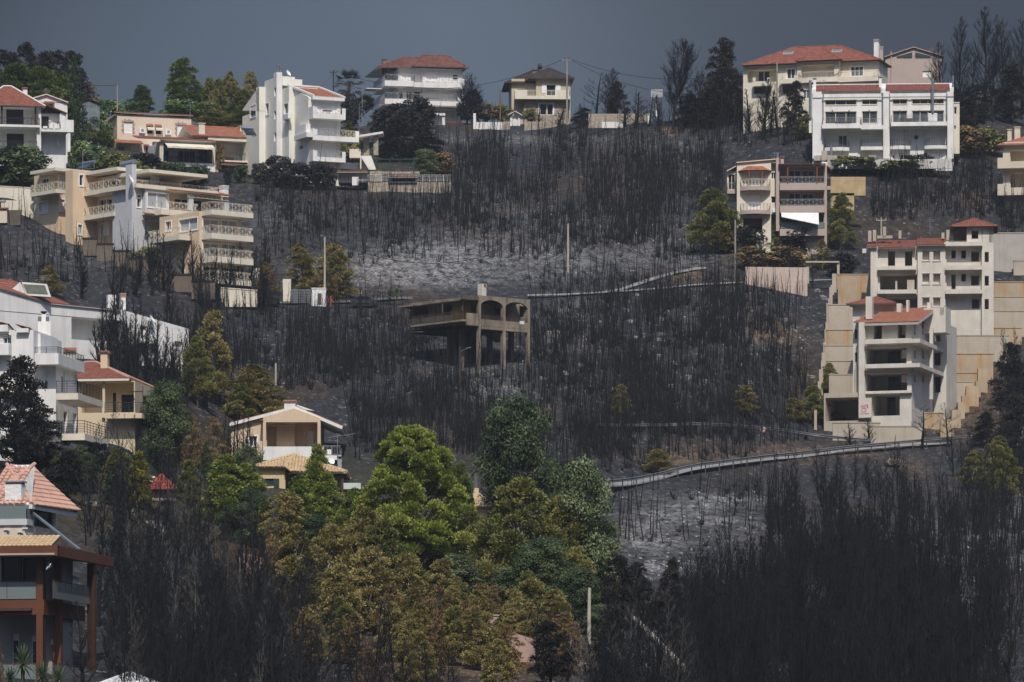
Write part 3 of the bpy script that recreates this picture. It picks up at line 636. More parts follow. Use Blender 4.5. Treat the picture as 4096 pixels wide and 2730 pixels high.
def stone_trim_house():
 H = House('stone_trim_house','pale pink plastered house with stone window surrounds and small awnings','house',640,640,752,PINKISH,R1)
 f = H.fac(1225,1225,19); B = H.block(1225,2000,790,1225,fac=f,side_x=1118)
 for (x0,y0,x1,y1) in ((1295,858,1386,976),(1852,890,1942,1004)):
  o = H.win(B.front,x0,y0,x1,y1,'shutter',1)
  a,b,z0,z1 = f.rect(R1,x0,y0,x1,y1); k = 0
  for i in range(6):
   z = z0 + (z1 - z0 + .3) * i / 6 - .05
   for sd in (0,1):
    w = .34 if (i + sd) % 2 else .2; m = MB(); fbox(m,f,*((a - w,a) if sd == 0 else (b,b + w)),.05,-.02,z,z + (z1 - z0 + .3) / 6 - .03); H.part(m,'stone',STONE)
  for i in range(4): c = a + (b - a) * i / 4; m = MB(); fbox(m,f,c + .015,c + (b - a) / 4 - .015,.05,-.02,z1,z1 + (.28 if i % 2 else .4)); H.part(m,'stone',STONE)
 for x0,x1,y in ((1534,1606,880),(1622,1694,884)):
  H.win(B.front,x0 + 4,y + 58,x1 - 10,y + 102,'glass',2,WOODD,GLASSK); H.awning(f,x0,y + 22,x1,y + 72,.55)
  a,b,z0,z1 = f.rect(R1,x0,y,x1,y + 20,.4); H.roof(f,a,b,.45,0,z0,.3,'shed_b',TILEO,caps=False,name='hood',w=.2)
 for x,y in ((1458,926),(1730,942)):
  o = H.box(f,x,y,x + 60,y + 48,'air_conditioner',PLASTICW,.4,0); a,z = f.hit(*R1(x + 25,y + 24)); m = MB(); m.tube([f.pt(a,.4,z),f.pt(a,.42,z)],.25,12); H.part(m,'fan_grille',IRONG,o)
 a,b,z0,z1 = f.rect(R1,1225,772,2005,800,.2); H.roof(f,a - .2,b + .2,.35,-1.0,z0 + .35,.25,'shed_b',TILE,caps=False,name='roof_edge')
 z = B.z1; m = MB(); fbox(m,f,a,b,-1.0,-B.depth,z - .1,z + .35); H.part(m,'parapet',PINKISH)
 lf = B.left.fac; a,b,z0,z1 = lf.rect(R1,1118,800,1225,870,0); m = MB(); un = MB(); H.slope(m,un,[lf.pt(0,.25,z0 + .3),lf.pt(B.depth,.25,z1 - .2),lf.pt(B.depth,-1.,z1),lf.pt(0,-1.,z0 + .5)],lf.n * -1); r = H.part(un,'verge',PINKISH); H.part(m,'tile',TILE,r,'stuff')
 p0 = lf.pt(-.4,.2,B.z0 + 1); H.pipe([p0,Vector((p0.x,p0.y,B.z1 - .2))],.14,PLASTICW,'drain_pipe')
 # porch roof and lower openings
 a,b,z0,z1 = f.rect(R1,1205,1042,1490,1085,.8); H.roof(f,a,b,1.3,0,z0,.6,'shed_b',TILEO,caps=False,name='porch_roof')
 H.win(B.front,1370,1105,1456,1195,'shutter',1); H.win(B.front,1240,1110,1300,1200,'glass',2,FRAMEC); H.win(B.front,1528,1110,1562,1228,'glass',1,WOODD,GLASSK)
 a,b,z0,z1 = f.rect(R1,1508,1095,1566,1112,.5); H.roof(f,a,b,.6,0,z0,.3,'shed_b',TILE,caps=False,name='hood')
 H.niche(B,B.front,1592,1080,1672,1228,1.2); H.railing([f.pt(f.hit(*R1(1594,1200))[0],.05,f.hit(*R1(1594,1226))[1]),f.pt(f.hit(*R1(1670,1200))[0],.05,f.hit(*R1(1670,1226))[1])],'bars',2.2,IRON,name='gate')
 H.aerial(f,1988,650,815,-1); H.finish()
stone_trim_house()
def loggia_villa():
 H = House('terrace_villa','cream villa with striped awning, deep loggias and orange tiled roof above the peach apartments','house',850,720,748,CREAM,R2)
 # left wing with awning
 f = H.fac(420,1500,19,748); B = H.block(-130,420,1050,1500,fac=f,depth=9,wall=WHITE)
 nb = H.niche(B,B.front,-122,1085,386,1282,2.6); H.win(nb,34,1160,214,1280,'glass',3,FRAMEW,GLASSK); H.win(nb,-110,1150,-60,1280,'glass',1,FRAMEW,GLASSK); H.win(nb,250,1150,360,1280,'glass',2,FRAMEW,GLASSK)
 H.awning(f,-112,1086,384,1155,1.7); H.box(f,386,1062,420,1300,'pillar',BEIGEPL,.06,-.4); H.box(f,-160,1062,-128,1290,'pillar',BEIGEPL,.06,-.4)
 a,_,_,z = f.rect(R2,-122,1200,386,1282); H.railing([f.pt(a,.0,z - .02 - (f.rect(R2,-122,1200,386,1282)[3] - f.rect(R2,-122,1200,386,1282)[2])),f.pt(f.hit(*R2(386,1282))[0],.0,f.hit(*R2(132,1282))[1])],'bars',.95,IRON)
 H.win(B.front,8,1340,68,1402,'glass',1); H.win(B.front,72,1340,130,1402,'glass',1); H.win(B.front,160,1345,312,1398,'glass',9,FRAMEW,GLASSK)
 a,b,z0,z1 = f.rect(R2,-390,992,428,1046,.5); H.roof(f,a,b,.7,-2.6,z0,.75,'shed_b',TILE,caps=False); H.box(f,-150,1046,424,1064,'eave_beam',GREYW,.55,0)
 H.railing([f.pt(f.hit(*R2(-120,1290))[0],.1,f.hit(*R2(0,1290))[1]),f.pt(f.hit(*R2(380,1290))[0],.1,f.hit(*R2(380,1290))[1])],'bars',.8,IRON)
 # right wing
 g = H.fac(945,1500,19,752); C = H.block(425,945,1055,1500,fac=g,depth=9,ref='c')
 nb = H.niche(C,C.front,428,1064,848,1266,2.3); H.win(nb,470,1090,735,1264,'shutter',1,FRAMEC); H.win(nb,805,1096,840,1170,'glass',2,FRAMEG,GLASSK)
 n2 = H.niche(C,C.front,455,1326,850,1502,1.6); H.win(n2,470,1340,610,1500,'shutter',1); H.win(n2,690,1340,838,1500,'shutter',1)
 H.balcony(g,485,930,1266,1282,1.0,None,m=CREAM); a = g.hit(*R2(428,1264)); b = g.hit(*R2(850,1264)); H.railing([g.pt(a[0],.1,b[1]),g.pt(b[0],.1,b[1])],'bars',.95,IRON)
 a,b,z0,z1 = g.rect(R2,490,1276,935,1312,1.1); H.roof(g,a,b,1.3,.1,z0,.35,'shed_b',TILEO,caps=False,name='tile_hood')
 a,b,z0,z1 = g.rect(R2,172,950,925,1028,.5); z0 = g.hit(*R2(640,1020),.5)[1]; H.roof(g,a,b,.6,-9,z0,2.0,'gable_s',TILEO,um=CREAM)
 H.box(g,345,1020,900,1062,'eave_beam',CREAM,.45,-.3)
 a,b,z0,z1 = g.rect(R2,905,1045,1072,1100,.5); H.roof(g,a,b,1.5,-4,z0 + .1,.8,'shed_l',TILE,um=WOODD,caps=False,name='porch_roof') if False else H.roof(g,a,b,1.6,-3,z0,.9,'shed_r',TILE,um=WOODD,caps=False,name='porch_roof')
 H.box(g,1012,1100,1026,1275,'post',WOODD,1.5,1.36); H.balcony(g,948,1030,1275,1305,1.5,'bars',rm=IRON)
 H.chimney(f,250,888,312,1030,CREAM,-1.5,1.,'slab'); H.chimney(g,682,918,736,990,CREAM,-2.5,.9,'slab'); H.aerial(f,158,650,830,-6); H.box(g,494,1140,518,1168,'lantern',PLASTICW,-2.05,-2.3)
 H.box(g,545,1225,620,1262,'bench',WOODD,-.6,-1.2); H.box(g,812,1245,850,1268,'flower_pot',TILE,.7,.3); H.finish()
loggia_villa()
def white_tower_house():
 H = House('tall_white_house','tall white stepped house with orange roof, chimney tower and three balconies','house',1200,680,735,WHITE,R2)
 cr = mat('ivory_paint',(.75,.73,.65),.7,.05,.5,.06)
 f = H.fac(1395,1310,24,735); F1 = H.block(1395,1730,628,1310,fac=f,depth=4,wall=cr,sink=4)
 def back_corner(fac0,x,y=900):           # where the left flank of a block, starting at its front left corner, reaches pixel x
  c = Fac(fac0.P0,fac0.yaw - math.pi / 2); s_,_ = c.hit(*R2(x,y)); return Fac(c.pt(s_,0,0),fac0.yaw)
 d1 = -Fac(f.P0,f.yaw - math.pi / 2).hit(*R2(1250,900))[0]; F1.depth = d1; F1.left = None
 lf = Fac(f.pt(0,-d1,0),f.yaw - math.pi / 2); lp = Panel(lf,0,d1,F1.z0,F1.z1); F1.panels[2] = lp; F1.panels[1] = Panel(Fac(f.pt(F1.b,0,0),f.yaw + math.pi / 2),0,d1,F1.z0,F1.z1)
 gw = mat('white_shade_paint',(.70,.69,.66),.75,.05,.5,.06)
 def stepblk(fac0,xl,ytop,ref_y,xb,wall):
  a,_ = fac0.hit(*R2(xl,ref_y)); c = Fac(fac0.pt(a,0,0),fac0.yaw - math.pi / 2); dep = -c.hit(*R2(xb,ref_y))[0]
  B = H.block(xl,xl + 300,ytop,1310,fac=Fac(fac0.pt(a,0,0),fac0.yaw),depth=dep,wall=wall,sink=4); return B,Fac(fac0.pt(a,-dep,0),fac0.yaw)
 f2 = Fac(f.pt(0,-d1,0),f.yaw); S2,f3 = stepblk(f2,1192,490,900,1120,cr)
 S3,f4 = stepblk(f3,1062,338,900,1032,WHITE)
 S3.b = S3.a + (S3.f.hit(*R2(1120,900))[0] - S3.a); S3.front = Panel(S3.f,S3.a,S3.b,S3.z0,S3.z1); S3.panels[0] = S3.front; S3.panels[1] = Panel(Fac(S3.f.pt(S3.b,0,0),S3.f.yaw + math.pi / 2),0,S3.depth,S3.z0,S3.z1)
 S3b = H.block(1034,1330,470,1310,fac=Fac(f4.P0,f4.yaw),depth=.3,wall=cr,sink=4)
 c4 = Fac(f4.P0,f4.yaw - math.pi / 2); d4 = -c4.hit(*R2(935,700))[0]; S4 = H.block(1034,1330,398,1310,fac=Fac(f4.P0 + f4.n * .3,f4.yaw),depth=d4,wall=cr,sink=4)
 f5 = Fac(f4.pt(0,-d4,0),f4.yaw); S5,f6 = stepblk(f5,880,740,740,705,cr)
 L5 = S5.left.fac; H.poly(L5,[(705,741),(705,732),(878,492),(880,741)],'gable',cr,0,-2.5)
 q = f5.rect(R2,880,492,936,760,0); m = MB(); fbox(m,f5,q[0],q[0] + 9,0,-1.2,S5.z1 - .1,q[3]); H.part(m,'parapet',cr)
 # openings on the left flank
 H.win(S5.left,788,690,846,806,'glass',2,FRAMEW,GLASSK,trim=FRAMEW,tw=.16); H.win(S4.left,950,665,982,780,'glass',1,FRAMEW,GLASSK,trim=FRAMEW,tw=.16)
 H.win(S2.left,1142,668,1184,772,'glass',1,FRAMEW,GLASSK,trim=FRAMEW,tw=.16); H.box(S2.left.fac,1124,780,1182,832,'window_box',WHITE,.6,0); H.win(lp,1300,1105,1340,1145,'glass',2,FRAMEW,GLASSK)
 o = H.box(lf,1258,895,1368,1000,'bay_window',WHITE,.7,0); a,b,z0,z1 = lf.rect(R2,1268,905,1360,995,.7); m = MB(); fbox(m,lf,a,b,.73,.69,z0,z1); H.part(m,'shutter',SHUT,o); H.box(lf,1245,985,1375,1035,'window_box',WHITE,.95,0)
 for y0,y1 in ((500,590),(745,830),(970,1060)): H.win(S3.left,1036,y0,1056,y1,'glass',1,FRAMEW,GLASSK)
 for i,x in enumerate((1074,1103)):
  a,z = S3.f.hit(*R2(x,335),-.4); zz = S3.f.hit(*R2(x,268 + 22 * i),-.4)[1]; H.pipe([S3.f.pt(a,-.4,z),S3.f.pt(a,-.4,zz)],.15,STEEL,'flue'); H.pipe([S3.f.pt(a,-.4,zz - .1),S3.f.pt(a,-.4,zz + .12)],.24,STEEL,'flue_cap')
 H.box(Fac(f3.P0,f3.yaw),1122,385,1254,480,'roof_tower',cr,-.1,-3); H.dish(f3,1178,352,-1,.5)
 # orange roof falling to the front
 E = [f.hit(*R2(x,y),.7) for x,y in ((1452,592),(1775,612))]; Rg = [f.hit(*R2(x,y),-d1 - 1.5) for x,y in ((1185,482),(1500,478))]
 mb = MB(); un = MB(); H.slope(mb,un,[f.pt(E[0][0],.7,E[0][1]),f.pt(E[1][0],.7,E[0][1]),f.pt(Rg[1][0],-d1 - 1.5,Rg[0][1]),f.pt(Rg[0][0],-d1 - 1.5,Rg[0][1])],-f.n,th=.2); r = H.part(un,'roof',WHITE); H.part(mb,'tile',TILEO,r,'stuff')
 for p,q in (((E[0][0],.7,E[0][1]),(Rg[0][0],-d1 - 1.5,Rg[0][1])),((E[1][0],.7,E[0][1]),(Rg[1][0],-d1 - 1.5,Rg[0][1])),((Rg[0][0],-d1 - 1.5,Rg[0][1]),(Rg[1][0],-d1 - 1.5,Rg[0][1]))):
  m = MB(); m.bar(f.pt(*p) + Vector((0,0,.08)),f.pt(*q) + Vector((0,0,.08)),.3,.3); H.part(m,'verge',WHITE,r)
 a0 = F1.a; zt = E[0][1] - .1; m = MB(); rise = (Rg[0][1] - E[0][1]) / (d1 + 2.2)
 m.prism([f.pt(0,0,F1.z1 - .05),f.pt(0,-d1 - 1.4,F1.z1 - .05),f.pt(0,-d1 - 1.4,zt + rise * (d1 + 2.1) - .15),f.pt(0,0,zt + rise * .7 - .15)],[f.pt(F1.b,0,F1.z1 - .05),f.pt(F1.b,-d1 - 1.4,F1.z1 - .05),f.pt(F1.b,-d1 - 1.4,zt + rise * (d1 + 2.1) - .15),f.pt(F1.b,0,zt + rise * .7 - .15)]); H.part(m,'gable',cr)
 H.box(f,1440,595,1775,632,'eave',WHITE,.75,-.1)
 for y0,y1,ys0,ys1,xr in ((640,712,775,828,1782),(866,950,1010,1060,1922),(1080,1170,1230,1275,1782)):
  a,b,z0,z1 = f.rect(R2,1425,y0,1690,ys0 - 8); H.win(F1.front,0,0,0,0,'shutter',1,rect=(a,b,z0,z1))
  o = H.balcony(f,1450,xr,ys0,ys1,1.7,None,m=WHITE); m = MB(); a,b,z0,z1 = f.rect(R2,1450,ys0,xr,ys1,1.7)
  fbox(m,f,a - .12,a + .02,1.72,0,z0,z1 + 1.0); fbox(m,f,b - .5,b + .02,1.72,1.55,z0,z1 + .9); fbox(m,f,a,a + .55,1.72,1.55,z1 - .01,z1 + .9); H.part(m,'parapet',WHITE,o)
  e = f.hit(*R2(1732 if xr > 1800 else xr,ys0),1.7)[0] - (.5 if xr < 1800 else 0); H.railing([f.pt(a + .55,1.6,z1),f.pt(e,1.6,z1)],'cross',1.0,IRONG,o)
  if xr > 1800: H.railing([f.pt(e,1.6,z1),f.pt(b - .1,1.0,z1),f.pt(b - .1,.1,z1)],'cross',1.0,IRONC,o)
 H.box(f,1555,735,1642,745,'table_top',WOODD,1.2,.6); a,z = f.hit(*R2(1600,745),1.); m = MB(); [m.bar(f.pt(a + dx,1.,z),f.pt(a - dx,1.,z - .75),.06) for dx in (-.4,.4)]; H.part(m,'table_leg',WOODD)
 H.box(f,1395,1275,1905,1345,'base_wall',cr,-1.,-3.); 
 g = H.fac(840,1010,24,741); H.solar(g,745,890,850,1000,-.2); H.box(f6,885,905,995,1060,'entry_porch',cr,3.2,1.0) if False else None
 H.finish()
white_tower_house()
def peach_apartments():
 H = House('peach_apartment_block','long peach apartment block stepping down the slope with cream lattice balconies','apartment block',560,1050,632,PEACH,A1)
 YL,YR = -50,40
 def balc(f,x0,x1,yt,yb,out=2.,**k): return H.balcony(f,x0,x1,yt,yb,out,'cross',.95,m=CREAM,rm=IRONC,**k)
 # A: left end
 fa = H.fac(500,560,YL,645); A = H.block(292,500,105,560,fac=fa,ref='r',depth=6)
 H.win(A.front,358,160,418,225,'glass',2,FRAMEW,GLASSK,trim=FRAMEW); H.win(A.front,338,362,408,455,'shutter',1,trim=FRAMEW)
 H.win(A.right,505,140,540,258,'shutter',1,trim=FRAMEW); H.win(A.right,512,340,552,436,'shutter',1,trim=FRAMEW)
 H.box(fa,258,82,470,108,'roof_slab',CREAM,1.6,-7); balc(fa,258,478,268,300,1.6)
 # T: plain stair tower
 ft = H.fac(622,700,YL,640); T = H.block(560,622,84,700,fac=ft,ref='r',depth=7.5); H.win(T.right,680,130,712,222,'glass',1,FRAMEW,GLASSK,trim=FRAMEW); H.win(T.right,668,556,700,640,'glass',2,FRAMEW,GLASSK,trim=FRAMEW)
 # M: middle flats
 fm = H.fac(1110,760,YL,637); M = H.block(705,1110,110,760,fac=fm,ref='r',depth=8)
 H.win(M.front,888,160,1036,240,'glass',2,FRAMEW,GLASSK,trim=FRAMEW); H.win(M.front,745,345,785,415,'glass',1,FRAMEW,GLASSK,trim=FRAMEW); H.win(M.front,852,340,908,440,'glass',2,FRAMEW,GLASSK,trim=FRAMEW)
 H.win(M.front,920,336,960,440,'glass',1,FRAMEW,GLASSK,trim=FRAMEW); H.win(M.front,1052,322,1108,398,'glass',1,FRAMEW,GLASSK,trim=FRAMEW); H.win(M.front,866,550,932,640,'shutter',1,trim=FRAMEW)
 H.win(M.front,730,560,775,640,'glass',4,FRAMEW,GLASSK,trim=FRAMEW); H.win(M.front,1030,730,1085,790,'glass',2,FRAMEW,GLASSK,trim=FRAMEW)
 H.box(fm,712,84,1000,112,'roof_slab',CREAM,1.8,-8); H.box(fm,1000,100,1275,128,'roof_slab',CREAM,1.0,-8)
 balc(fm,712,970,252,292,2.); balc(fm,712,970,462,500,2.)
 # G: pale grey tower with arched window and bay
 fg = H.fac(1165,800,YR,633); G = H.block(1165,1240,238,800,fac=fg,depth=5,wall=GREYW); 
 H.box(fg,1128,40,1167,800,'chimney_stack',GREYW,.4,-.9); a,z = fg.hit(*A1(1147,40),0); H.pipe([fg.pt(a,-.2,z),fg.pt(a,-.2,z + .45)],.16,STEEL,'flue')
 a,b,z0,z1 = fg.rect(A1,1172,330,1206,405); o = H.win(G.front,0,0,0,0,'glass',1,FRAMEW,GLASS,rect=(a,b,z0,z1),trim=FRAMEW)
 c = (a + b) / 2; rr = (b - a) / 2; m = MB(); m.prism([fg.pt(c + rr * math.cos(t),.03,z1 + rr * 1.3 * math.sin(t)) for t in [i * math.pi / 8 for i in range(9)]],[fg.pt(c + rr * math.cos(t),-.02,z1 + rr * 1.3 * math.sin(t)) for t in [i * math.pi / 8 for i in range(9)]]); H.part(m,'arch_pane',GLASS,o)
 m = MB(); m.tube([fg.pt(c + (rr + .1) * math.cos(t),.05,z1 + (rr * 1.3 + .1) * math.sin(t)) for t in [i * math.pi / 8 for i in range(9)]],.08,5); H.part(m,'arch_trim',FRAMEW,o)
 K = H.block(1240,1445,240,470,fac=fg,off=.6,depth=5,wall=GREYW,sink=0); H.win(K.front,1262,285,1436,410,'glass',2,FRAMEW,mat('drawn_blind',(.34,.36,.38),.5,.05),trim=FRAMEW)
 a,b,z0,z1 = fg.rect(A1,1228,450,1380,468,.9); H.roof(fg,a,b,1.1,.55,z0,.2,'shed_b',TILEO,caps=False,name='tile_ledge')
 H.box(fg,1165,236,1870,270,'terrace_slab',CREAM,.9,-7); 
 zt = fg.hit(*A1(1500,262),.8)[1]; s0 = fg.hit(*A1(1165,236),.85)[0]; s1 = fg.hit(*A1(1868,290),.85)[0]; z = fg.hit(*A1(1165,238),.85)[1]; H.railing([fg.pt(s0,.8,z),fg.pt(s1,.8,z),fg.pt(s1,-4,z)],'cross',1.0,IRONC)
 L2 = H.block(1190,1420,470,800,fac=fg,off=-.8,depth=4,wall=GREYW); H.win(L2.front,1262,530,1358,650,'shutter',1,FRAMEC,shut=CREAM,trim=FRAMEW)
 # N: lower right block
 fn = H.fac(1705,1110,YR,624); Nn = H.block(1705,2062,440,1110,fac=fn,side_x=1365,sink=5)
 for y0,y1 in ((512,640),(715,835),(915,1035)):
  for x0,x1 in ((1738,1868),(1896,2026)): H.win(Nn.front,x0,y0 + (x0 - 1738) * .05,x1,y1 + (x0 - 1738) * .05,'glass',2,FRAMEW,mat('drawn_blind',(.34,.36,.38)) if y0 < 900 else GLASSK,trim=FRAMEW)
 for (yt,yb,xr) in ((440,484,2168),(640,688,2168),(835,888,2168),(1025,1068,2150)): balc(fn,1812,xr,yt,yb,2.1)
 nl = Nn.left; H.win(nl,1534,505,1690,604,'glass',2,FRAMEW,MATS['drawn_blind'],trim=FRAMEW); H.win(nl,1418,528,1464,606,'glass',2,FRAMEW,GLASSK,trim=FRAMEW); H.win(nl,1404,738,1474,830,'shutter',1,FRAMEC,trim=FRAMEW,shut=CREAM)
 H.win(nl,1538,918,1574,985,'glass',2,FRAMEW,GLASSK,trim=FRAMEW)
 balc(nl.fac,1262,1530,662,702,2.0)
 # top flat of N with tiled porch
 P = H.block(1445,1950,285,440,fac=fg,off=-1.2,depth=4,sink=0,ref='c'); H.win(P.front,1495,335,1618,400,'glass',2,FRAMEW,GLASSK); H.win(P.front,1660,345,1730,410,'glass',1,FRAMEW,GLASSK)
 a,b,z0,z1 = fg.rect(A1,1430,258,1980,318,1.2); z0 = fg.hit(*A1(1700,285),1.2)[1]; H.roof(fg,a,b,1.6,-1.0,z0,.6,'shed_b',TILEO,caps=False,name='porch_roof')
 H.box(fg,1618,285,1656,430,'pillar',GREYW,1.2,.8); H.box(fg,1922,320,1960,440,'pillar',GREYW,1.2,.8); m = MB(); a,z = fg.hit(*A1(1600,292),1.3); b,_ = fg.hit(*A1(1960,330),1.3); [m.bar(fg.pt(a,1.3,z - dz),fg.pt(b,1.3,z - dz),.05) for dz in (0,.35)]; [m.bar(fg.pt(a + (b - a) * i / 9,1.3,z),fg.pt(a + (b - a) * (i + .5) / 9,1.3,z - .35),.04) for i in range(9)]; H.part(m,'lattice_beam',IRONC)
 balc(nl.fac,1380,1640,440,488,1.6) if False else H.balcony(fg,1380,1700,432,482,2.4,'cross',.95,m=CREAM,rm=IRONC)
 H.chimney(fg,1320,90,1362,238,WHITE,-1,.9,'flue'); H.chimney(fg,1912,250,1955,300,WHITE,-2.5,.9,'bands',capm=WHITE)
 H.solar(fm,650,5,745,80,-4); H.solar(fm,960,0,1075,95,-4); H.dish(fg,1110,165,1.0,.6); H.aerial(fm,708,-75,85,-1)
 H.finish()
peach_apartments()
# ------------------------------------------------------------------ houses on the skyline and upper right
def skyline_white():
 H = House('skyline_villa','white three storey villa with patchy burnt red roof on the skyline above the slope','house',1680,500,850,WHITE,R3)
 f = H.fac(500,830,12,850); B = H.block(455,1056,268,830,fac=f,side_x=305,sink=7)
 M = H.block(682,1056,268,830,fac=f,off=.7,depth=4,sink=7)
 for x0,y0,x1,y1 in ((716,308,828,390),(718,494,838,560),(936,500,1006,560)): H.win(M.front,x0,y0,x1,y1,'shutter',1,trim=FRAMEW,tw=.08)
 H.win(M.front,965,325,1018,378,'glass',1,FRAMEW,GLASS,rows=2,trim=FRAMEW,tw=.08); H.win(B.front,494,312,580,388,'shutter',1); H.win(B.front,528,484,592,592,'glass',1,FRAMEW,GLASS,trim=FRAMEW); H.win(B.front,600,486,664,594,'glass',1,FRAMEW,GLASS,trim=FRAMEW)
 H.win(B.front,460,490,500,590,'glass',1,WOODD,GLASSK); H.win(B.left,340,305,400,380,'shutter',1); H.win(B.left,330,505,400,560,'shutter',1)
 n = H.niche(B,M.front,742,655,1030,822,5); H.win(n,960,750,1020,800,'glass',2,WOODD,GLASSK); M.panels.append(n); B.panels.remove(n)
 # balconies wrap the left end
 for yt,yb,rl in ((385,436,1),(556,606,1)):
  o = H.balcony(f,328,604,yt,yb,1.8,None,solid=[(.0,.62,.0)]); a,b,z0,z1 = f.rect(R3,328,yt,604,yb,1.8); m = MB(); fbox(m,f,a,a + 1.4,-9,0,z0,z1); H.part(m,'side_slab',WHITE,o)
  H.railing([f.pt(a + .1,-8.9,z1),f.pt(a + .1,1.7,z1),f.pt(b,1.7,z1)],'cross',1.05,IRONG,o)
  o = H.balcony(f,604,1080,yt + 22,yb + 16,2.4,'cross',1.1,rm=IRONG); a,b,z0,z1 = f.rect(R3,604,yt + 22,1080,yb + 16,2.4); m = MB(); fbox(m,f,b - 1.2,b,2.42,2.2,z1,z1 + .8); H.part(m,'parapet',WHITE,o)
 a,b,z0,z1 = f.rect(R3,272,590,1098,640,2.2); H.roof(f,a,b,2.7,.8,f.hit(*R3(690,622),2.4)[1],.35,'shed_b',TILE,caps=False,name='tile_hood')
 # roof: two hipped parts, front one scorched black
 z = f.hit(*R3(600,262),.6)[1]; a0 = f.hit(*R3(215,340),-4)[0]; a1 = f.hit(*R3(1112,262),1.6)[0]; am = f.hit(*R3(580,262),.6)[0]
 brk = mat('burnt_red_tile',(.19,.08,.058),.85,.3,.5,.95,(.03,.022,.02))
 H.roof(f,a0,a1 - 1.5,.9,-11,z - .1,2.6,'hip',brk,um=WHITE,inset=5.4); H.roof(f,am - .1,a1,1.9,-8,z + .05,2.6,'hip',brk,um=WHITE,inset=2.6)
 H.chimney(f,308,196,344,275,mat('sooty_brick',(.30,.13,.08),.9,.3,2,.6,(.05,.04,.04)),-5,.8,'slab',capm=SOOTW); H.chimney(f,750,180,774,190,WHITE,-4,.7,'tile'); H.solar(f,612,165,668,205,-5); H.aerial(f,640,155,200,-6)
 q = H.balcony(f,155,300,455,462,3,None); q.name = 'awning_frame'
 H.box(f,900,782,1160,822,'gate_wall',mat('dark_red_timber',(.10,.03,.025),.7,.2,1),3.6,3.4); o = H.box(f,752,690,896,712,'gate_lintel',WHITE,4.2,3.2)
 for x in (762,880): H.box(f,x - 12,708,x + 14,830,'gate_post',WHITE,4.0,3.4)
 H.finish()
skyline_white()
def skyline_burnt_roof():
 H = House('blackened_roof_house','beige two storey house with blackened hipped roof standing on the skyline','house',2150,460,852,mat('dull_beige_plaster',(.50,.43,.33),.85,.08,.5,.2,(.28,.24,.2)),R3)
 f = H.fac(1755,720,3,852); B = H.block(1520,2075,372,720,fac=f,depth=9,ref='r',sink=7); P = H.block(1752,2075,372,560,fac=f,off=1.3,depth=3,sink=0,ref='r'); G = H.block(1636,2045,565,720,fac=f,off=1.3,depth=3,wall=STONE,sink=3,ref='r')
 H.win(P.front,1848,422,1936,528,'glass',1,FRAMEW,GLASSK,trim=FRAMEW,tw=.1); H.win(B.front,1575,464,1656,492,'glass',2,FRAMEW,GLASSK)
 for x in (1806,1938): H.box(f,x,422,x + 44,500,'shutter',SHUT,1.37,1.3)
 H.win(G.front,1790,605,1850,706,'glass',1,FRAMEW,GLASSK); H.win(G.front,1856,605,1910,706,'glass',1,FRAMEW,GLASSK)
 m = MB(); a,b,z0,z1 = f.rect(R3,1772,592,1922,706,1.35); fbox(m,f,a,b,1.38,1.3,z1 - .15,z1); fbox(m,f,a,a + .18,1.38,1.3,z0,z1 - .15); fbox(m,f,b - .18,b,1.38,1.3,z0,z1 - .15); H.part(m,'surround',FRAMEW)
 H.balcony(f,1552,2072,528,558,2.4,'bars',rm=IRONC,m=CREAM,solid=[(.0,.22,.95),(.76,.98,.95)])
 z = f.hit(*R3(1880,362),2.2)[1]; a0 = f.hit(*R3(1455,420),0)[0]; a1 = f.hit(*R3(2110,365),2)[0]; am = f.hit(*R3(1655,365),2)[0]
 H.roof(f,a0,a1 - .5,.6,-9.5,f.hit(*R3(1560,408),.6)[1],2.9,'hip',TILEK,um=SOOTW); H.roof(f,am,a1,2.2,-7,z,2.3,'hip',TILEK,um=CREAM)
 H.chimney(f,1716,292,1768,325,SOOTW,-2,.9,'slab'); mb = MB(); a,zz = f.hit(*R3(1788,250),-3); mb.tube([f.pt(a - .35,-3,zz),f.pt(a + .35,-3,zz)],.5,10); H.part(mb,'burnt_tank',TILEK); mb = MB(); mb.bar(f.pt(a - .3,-3,zz),f.pt(a - .6,-2.4,zz - 1.5),.08); mb.bar(f.pt(a + .3,-3,zz),f.pt(a + .1,-2.4,zz - 1.3),.08); H.part(mb,'tank_stand',IRON)
 H.finish()
skyline_burnt_roof()
